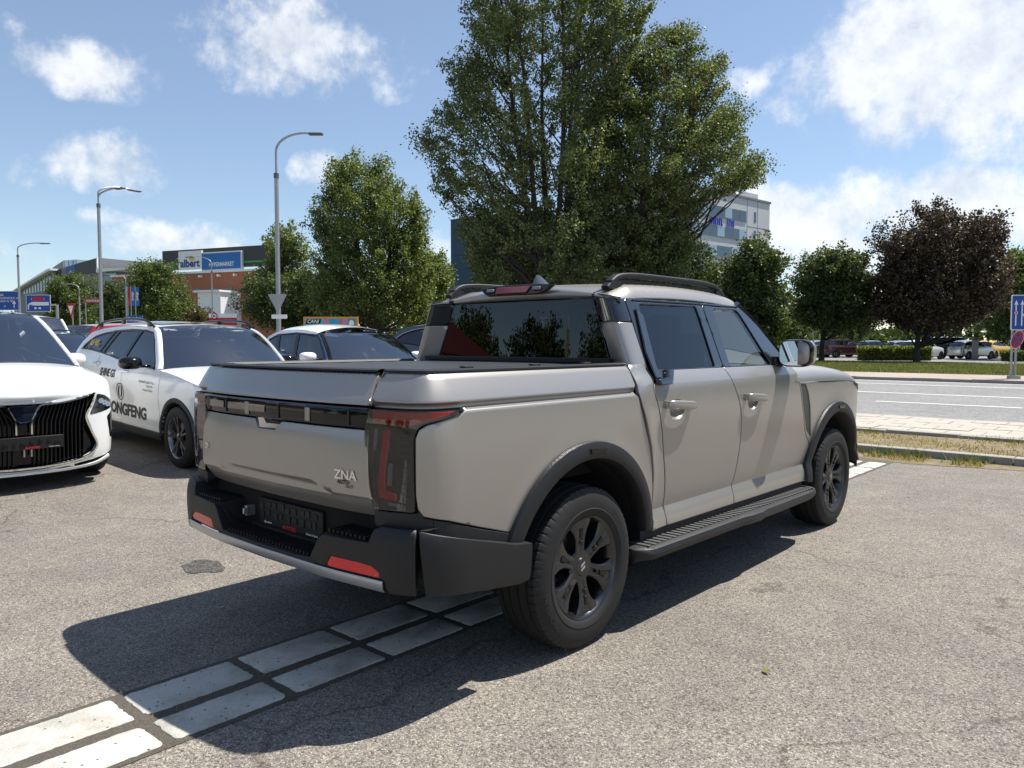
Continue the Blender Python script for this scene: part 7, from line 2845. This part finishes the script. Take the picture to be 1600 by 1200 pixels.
for i, (u, m, lab) in enumerate(((201.5, M_SRED, 'red banner flag beside the round hypermarket tree'), (206.5, M_SBLUE2, 'blue banner flag with white lettering next to the red one'), (213.5, M_SBLUE2, 'blue banner flag closest to the round hypermarket tree'))):
    D = 88
    p = at(u, 535, D)
    root = thing('banner_flag', lab, 'flag', (p[0], p[1], 0), 0, 'banner flags by the hypermarket')
    MB().tube([(0, 0, 0), (0, 0, hz(448, D))], .05, 8).build('pole', M_GALV, root)
    o_ = np.array(root.location)
    rows = []
    for q in np.linspace(0, 1, 9):
        z = hz(449, D) + (hz(478, D) - hz(449, D)) * q
        rows.append([tuple(np.array((0, 0, z)) + RGT * (.07 + .36 * t) + FWD * .05 * math.sin(5 * q + 3 * t)) for t in np.linspace(0, 1, 4)])
    MB().loft(rows).build('cloth', m, root, smooth=60)
    letter('lettering', 'albert', .42, lambda u_, v_: tuple(RGT * (.25 + v_) + np.array((0, 0, hz(463, D) - u_)) - FWD * .08), M_SWHITE, root) if i else None

# price pylon and no-entry disc beside the hypermarket
D = 60
p = at(349, 535, D)
root = thing('pylon_sign', 'red and white advertising board with a no-entry-for-lorries disc', 'sign', (p[0], p[1], 0))
sign_plate(root, 327, 371, 490, 508, D, M_SRED)
sign_plate(root, 327, 371, 490, 496.5, D, M_SWHITE, 'white_strip', dz=.01)
fn = on_plate(root, vat(336.5, 494, D), .09)
for r_, m_ in ((.24, M_SRED), (.17, M_SWHITE)):
    fn = on_plate(root, vat(336.5, 494, D), .09 + (.01 if r_ < .2 else 0))
    poly_on(root, fn, [(r_ * math.cos(a), r_ * math.sin(a)) for a in np.linspace(0, 2 * PI, 24, endpoint=False)], m_, 'disc')
fn = on_plate(root, vat(336.5, 494, D), .11)
poly_on(root, fn, [(-.10, -.06), (.10, -.06), (.10, .0), (.03, .0), (.03, .06), (-.10, .06)], M_VOID, 'lorry_symbol')
for u in (330, 368):
    post(root, u, 1000, 507, D, .06)
# small blue roof-level sign
D = 24
p = at(212, 535, D)
root = thing('zone_sign', 'small blue sign with white symbols showing above the estate roof', 'road sign', (p[0], p[1], 0))
pl, c, w, h = sign_plate(root, 200, 224, 493, 506, D, M_SBLUE2)
fn = on_plate(root, c)
for k in range(4):
    x = -.17 + k * .115
    poly_on(root, fn, [(x - .035, -.02), (x + .035, -.02), (x + .035, .05), (x, .09 - .02 * (k % 2)), (x - .035, .05)], M_SWHITE, 'symbol')
post(root, 212, 1000, 505, D, .03)
# poster billboard
D = 40
p = at(517, 535, D)
root = thing('poster_billboard', 'orange-framed billboard with a pink and blue poster above the hatchback roof', 'billboard', (p[0], p[1], 0))
M_OR = mat('orange_frame', (.62, .28, .06), .5)
sign_plate(root, 475, 560, 495, 530, D, M_OR, thick=.12)
for (a, b, m_) in ((478, 506, mat('poster_cyan', (.12, .42, .58), .6)), (506, 515, mat('poster_pink', (.50, .22, .26), .6)), (515, 530, mat('poster_blue', (.05, .32, .52), .6)), (530, 536, mat('poster_pink2', (.42, .16, .2), .6)), (536, 544, mat('poster_rose', (.46, .24, .32), .6)), (544, 557, mat('poster_teal', (.06, .26, .30), .6))):
    sign_plate(root, a, b, 498, 528, D, m_, 'poster_field', dz=.05, round_=.001)
fn = on_plate(root, vat(491, 502.5, D), .09)
poly_on(root, fn, [(-.42, -.13), (.34, -.10), (.40, .13), (-.36, .11)], M_VOID, 'logo_ground')
letter('lettering', 'CANI', .25, lambda u, v: tuple(np.array(fn(u - .04, v)) - FWD * .01), M_SWHITE, root, bold=.02, shear=.3)
poly_on(root, on_plate(root, vat(550, 506, D), .09), [(.14 * math.cos(a), .2 * math.sin(a)) for a in np.linspace(0, 2 * PI, 18, endpoint=False)], M_SWHITE, 'pale_patch')
poly_on(root, on_plate(root, vat(552, 512, D), .10), [(.16 * math.cos(a), .14 * math.sin(a)) for a in np.linspace(0, 2 * PI, 18, endpoint=False)], M_SRED, 'red_patch')
for u in (480, 555):
    post(root, u, 1000, 528, D, .08)

# lane sign and no-stopping disc across the road
D = 28.4
p = at(1586, 535, D)
base = on_ground(1583, 597)
root = thing('lane_sign', 'blue lane sign with white arrows and a no-stopping disc on twin posts', 'road sign', (p[0], p[1], 0))
pl, c, w, h = sign_plate(root, 1578, 1632, 461, 516, D, M_SWHITE, round_=.06)
pl2, c, w, h = sign_plate(root, 1579.3, 1630.7, 462.3, 514.7, D, M_SBLUE, 'blue_field', dz=.004, round_=.05)
k = D / FPX
fn0 = on_plate(root, vat(1578, 461, D), .03)
px = lambda pts: [(a * k, -b * k) for a, b in pts]
for x in (7, 16.5):
    poly_on(root, fn0, px([(x - 1, 48), (x + 1, 48), (x + 1, 15), (x + 3.4, 15.5), (x + .2, 8), (x - 3.2, 15.5), (x - 1, 15)]), M_SWHITE, 'arrow')
poly_on(root, fn0, px([(17, 28), (23.5, 34), (23.5, 48), (21.5, 48), (21.5, 35), (17, 31)]), M_SWHITE, 'merge_line')
for r_, m_, lift in ((3.4, M_SRED, .035), (2.5, M_SWHITE, .04), (1.3, M_VOID, .045)):
    f_ = on_plate(root, vat(1585, 489, D), lift)
    poly_on(root, f_, [(r_ * k * math.cos(a), r_ * k * math.sin(a)) for a in np.linspace(0, 2 * PI, 20, endpoint=False)], m_, 'lorry_disc')
ds = None
for (rx, ry, m_, lift) in ((10, 14.5, M_SWHITE, .030), (9.2, 13.6, M_SRED, .036), (6.6, 9.8, mat('disc_blue', (.015, .07, .26), .45), .042)):
    f_ = on_plate(root, vat(1588.5, 530.5, D), lift)
    poly_on(root, f_, [(rx * k * math.cos(a) + .25 * ry * k * math.sin(a), ry * k * math.sin(a)) for a in np.linspace(0, 2 * PI, 30, endpoint=False)], m_, 'stop_disc')
f_ = on_plate(root, vat(1588.5, 530.5, D), .048)
for sg in (-1, 1):
    poly_on(root, f_, [(sg * -6.2 * k, 7.6 * k), (sg * -4.6 * k, 9.2 * k), (sg * 6.2 * k, -7.6 * k), (sg * 4.6 * k, -9.2 * k)], M_SRED, 'stop_bar')
for u in (1583, 1589.5):
    post(root, u, 1000, 463, D, .042)
MB().box((at(1586, 535, D)[0] - root.location[0], at(1586, 535, D)[1] - root.location[1], .16), (.42, .2, .12)).build('foot', M_GALV, root)

# concrete post and slim white posts on the lawn
p = on_ground(1523, 563)
root = thing('concrete_post', 'grey concrete post beside the yellow parked car', 'post', (p[0], p[1], .1))
MB().box((0, 0, .75), (.42, .35, 1.5)).build('shaft', M_CONC, root, bevel=.03)
MB().box((0, 0, 1.52), (.46, .39, .06)).build('cap', M_CONC, root, bevel=.01)
for u, v, lab in ((1270, 562, 'slim grey post just right of the pickup mirror'), (1346, 548, 'slim grey post left of the clipped hedge'), (1575, 560, 'slim pale post left of the blue lane sign')):
    p = on_ground(u, v)
    root = thing('slim_post', lab, 'post', (p[0], p[1], .1))
    MB().tube([(0, 0, 0), (0, 0, 2.6 if u < 1570 else 3.4)], .06, 8).build('shaft', M_GALV, root, smooth=40)
    MB().tube([(0, 0, 2.6 if u < 1570 else 3.4), (0, 0, 2.66 if u < 1570 else 3.46)], .075, 8).build('cap', M_GALV, root)

# small things on the asphalt: an oil patch and a fallen leaf
mb = MB()
cx_, cy_ = on_ground(317, 886)[:2]
rng = np.random.default_rng(4)
pts = [(cx_ + .17 * (1 + .12 * math.sin(3 * a) + .08 * math.sin(5 * a + 1)) * math.cos(a), cy_ + .12 * (1 + .12 * math.sin(4 * a)) * math.sin(a), .004 + lot_z(cx_)) for a in np.linspace(0, 2 * PI, 40, endpoint=False)]
mb.add(pts, [tuple(range(40))])
tag(mb.build('asphalt_patch', asphalt_mat('dark_patch', (.03, .029, .028), (.085, .08, .074), (.2, .19, .175), crack=False)), kind='structure')
lp = on_ground(1197, 1052)
root = thing('fallen_leaf', 'single green leaf lying on the asphalt in the foreground', 'leaf', (lp[0], lp[1], .012), .7)
MB().add([(0, -.022, 0), (.013, -.006, .006), (.010, .012, .004), (0, .024, .008), (-.012, .010, .006), (-.012, -.008, .002)], [(0, 1, 2, 3), (0, 3, 4, 5)]).build('blade', L_HEDGE, root, fix=False)
MB().tube([(0, -.022, 0), (.004, -.038, .002)], .0012, 5).build('stalk', L_HEDGE, root)

# ------------------------------------------------------------------ what the rear window and tailgate mirror
root = thing('red_roofed_house', 'house with a red hipped roof mirrored in the pickup rear window', 'building', (-30.0, -22.0, 0), .75)
MB().box((0, 0, 1.9), (13, 9, 3.8)).build('wall', mat('cream_render', (.46, .42, .35), .8, var=.1), root)
mb = MB()
mb.add([(-7.2, -5.2, 3.7), (7.2, -5.2, 3.7), (7.2, 5.2, 3.7), (-7.2, 5.2, 3.7), (-3, 0, 5.9), (3, 0, 5.9)], [(0, 1, 5, 4), (1, 2, 5), (2, 3, 4, 5), (3, 0, 4), (3, 2, 1, 0)])
mb.build('roof', mat('red_roof', (.075, .008, .009), .8, var=.25, var_scale=2.0), root)
for k in range(4):
    MB().box((-4.6 + 3.1 * k, 4.52, 1.9), (1.3, .06, 1.5)).build('window', M_BGLASS, root)
bx = [(-38, -33, 9, 5.0, L_GREEN), (-30, -38, 8.5, 4.6, L_DARK), (-22, -42, 10, 5.2, L_GREEN), (-45, -22, 9, 5, L_DARK), (-13, -45, 9, 5.5, L_DARK), (-48, -10, 10, 5.5, L_GREEN), (-3, -46, 9.5, 5.2, L_GREEN), (-34, -14, 7, 4, L_GREEN)]
for i, (x, y, h_, r_, m_) in enumerate(bx):
    tree('round_tree', ['rounded tree right of the red roof mirrored in the rear window', 'dark tree beside the flag mirrored in the rear window', 'green tree right of the flag mirrored in the rear window', 'dark tree behind the red-roofed house mirrored in the glass', 'dark tree mirrored near the edge of the rear window', 'green tree mirrored in the left part of the tailgate', 'green tree behind the photographer on the lot edge', 'small green tree beside the red-roofed house mirrored in the glass'][i], (x, y, .0), [(-r_ * .5, 1.4), (-r_, h_ * .45), (-r_ * .8, h_ * .75), (-r_ * .3, h_), (r_ * .3, h_ * .97), (r_ * .85, h_ * .7), (r_, h_ * .42), (r_ * .5, 1.4)], m_, 16000, 140, .28, seed=60 + i, trunk_r=.22, spread=.9, group='trees behind the photographer')
root = thing('parking_sign', 'blue parking sign with a white letter mirrored in the pickup rear window', 'road sign', (-12.5, -15.2, 0), .75)
MB().tube([(0, 0, 0), (0, 0, 3.4)], .04, 8).build('post', M_GALV, root)
MB().box((0, .05, 3.0), (.75, .03, .75)).build('plate', M_SBLUE, root, bevel=.01)
letter('lettering', 'P', .62, lambda u, v: (-u, .07, 3.0 + v), M_SWHITE, root, bold=.02)
root = thing('feather_flag', 'yellow feather flag mirrored in the pickup rear window', 'flag', (-12.0, -17.6, 0), .75)
MB().tube([(0, 0, 0), (0, 0, 3.6), (-.1, 0, 4.4), (-.5, 0, 4.9)], .03, 8).build('pole', M_GALV, root)
rows = [[(-.02 - .05 * q ** 4, 0, 1.4 + 3.1 * q), (-.35 - .1 * q, .05 * math.sin(6 * q), 1.4 + 3.15 * q), (-.68 - .05 * q, .0, 1.4 + 3.1 * q)] for q in np.linspace(0, 1, 8)]
MB().loft(rows).build('cloth', mat('yellow_cloth', (.62, .58, .10), .7), root, smooth=60)

# the row of trees goes on across the road, beyond the frame; added unseen to darken the doors' reflections, mirrored in the side windows too
for i, (x, y, h_, r_, m_) in enumerate([(5, 37, 9.5, 4.4, L_DARK), (12.5, 36.5, 10.5, 4.8, L_GREEN), (21, 37.5, 9, 4.5, L_DARK), (30, 36.5, 11, 5.2, L_GREEN), (40, 37, 10, 5, L_DARK), (50, 35, 11, 5.5, L_GREEN)]):
    tree('round_tree', ['dark tree across the road mirrored low in the rear door window', 'green tree across the road mirrored between the door windows', 'dark tree across the road mirrored in the rear door panel', 'tall green tree across the road mirrored in the bed side', 'dark tree across the road mirrored behind the rear wheel arch', 'farthest green tree across the road mirrored in the bed side'][i], (x, y, .1),
         [(-r_ * .5, 1.5), (-r_, h_ * .4), (-r_ * .85, h_ * .72), (-r_ * .3, h_), (r_ * .3, h_ * .96), (r_ * .85, h_ * .7), (r_, h_ * .4), (r_ * .5, 1.5)], m_, 14000, 130, .30, seed=80 + i, trunk_r=.22, spread=.9, group='trees across the road beyond the frame')
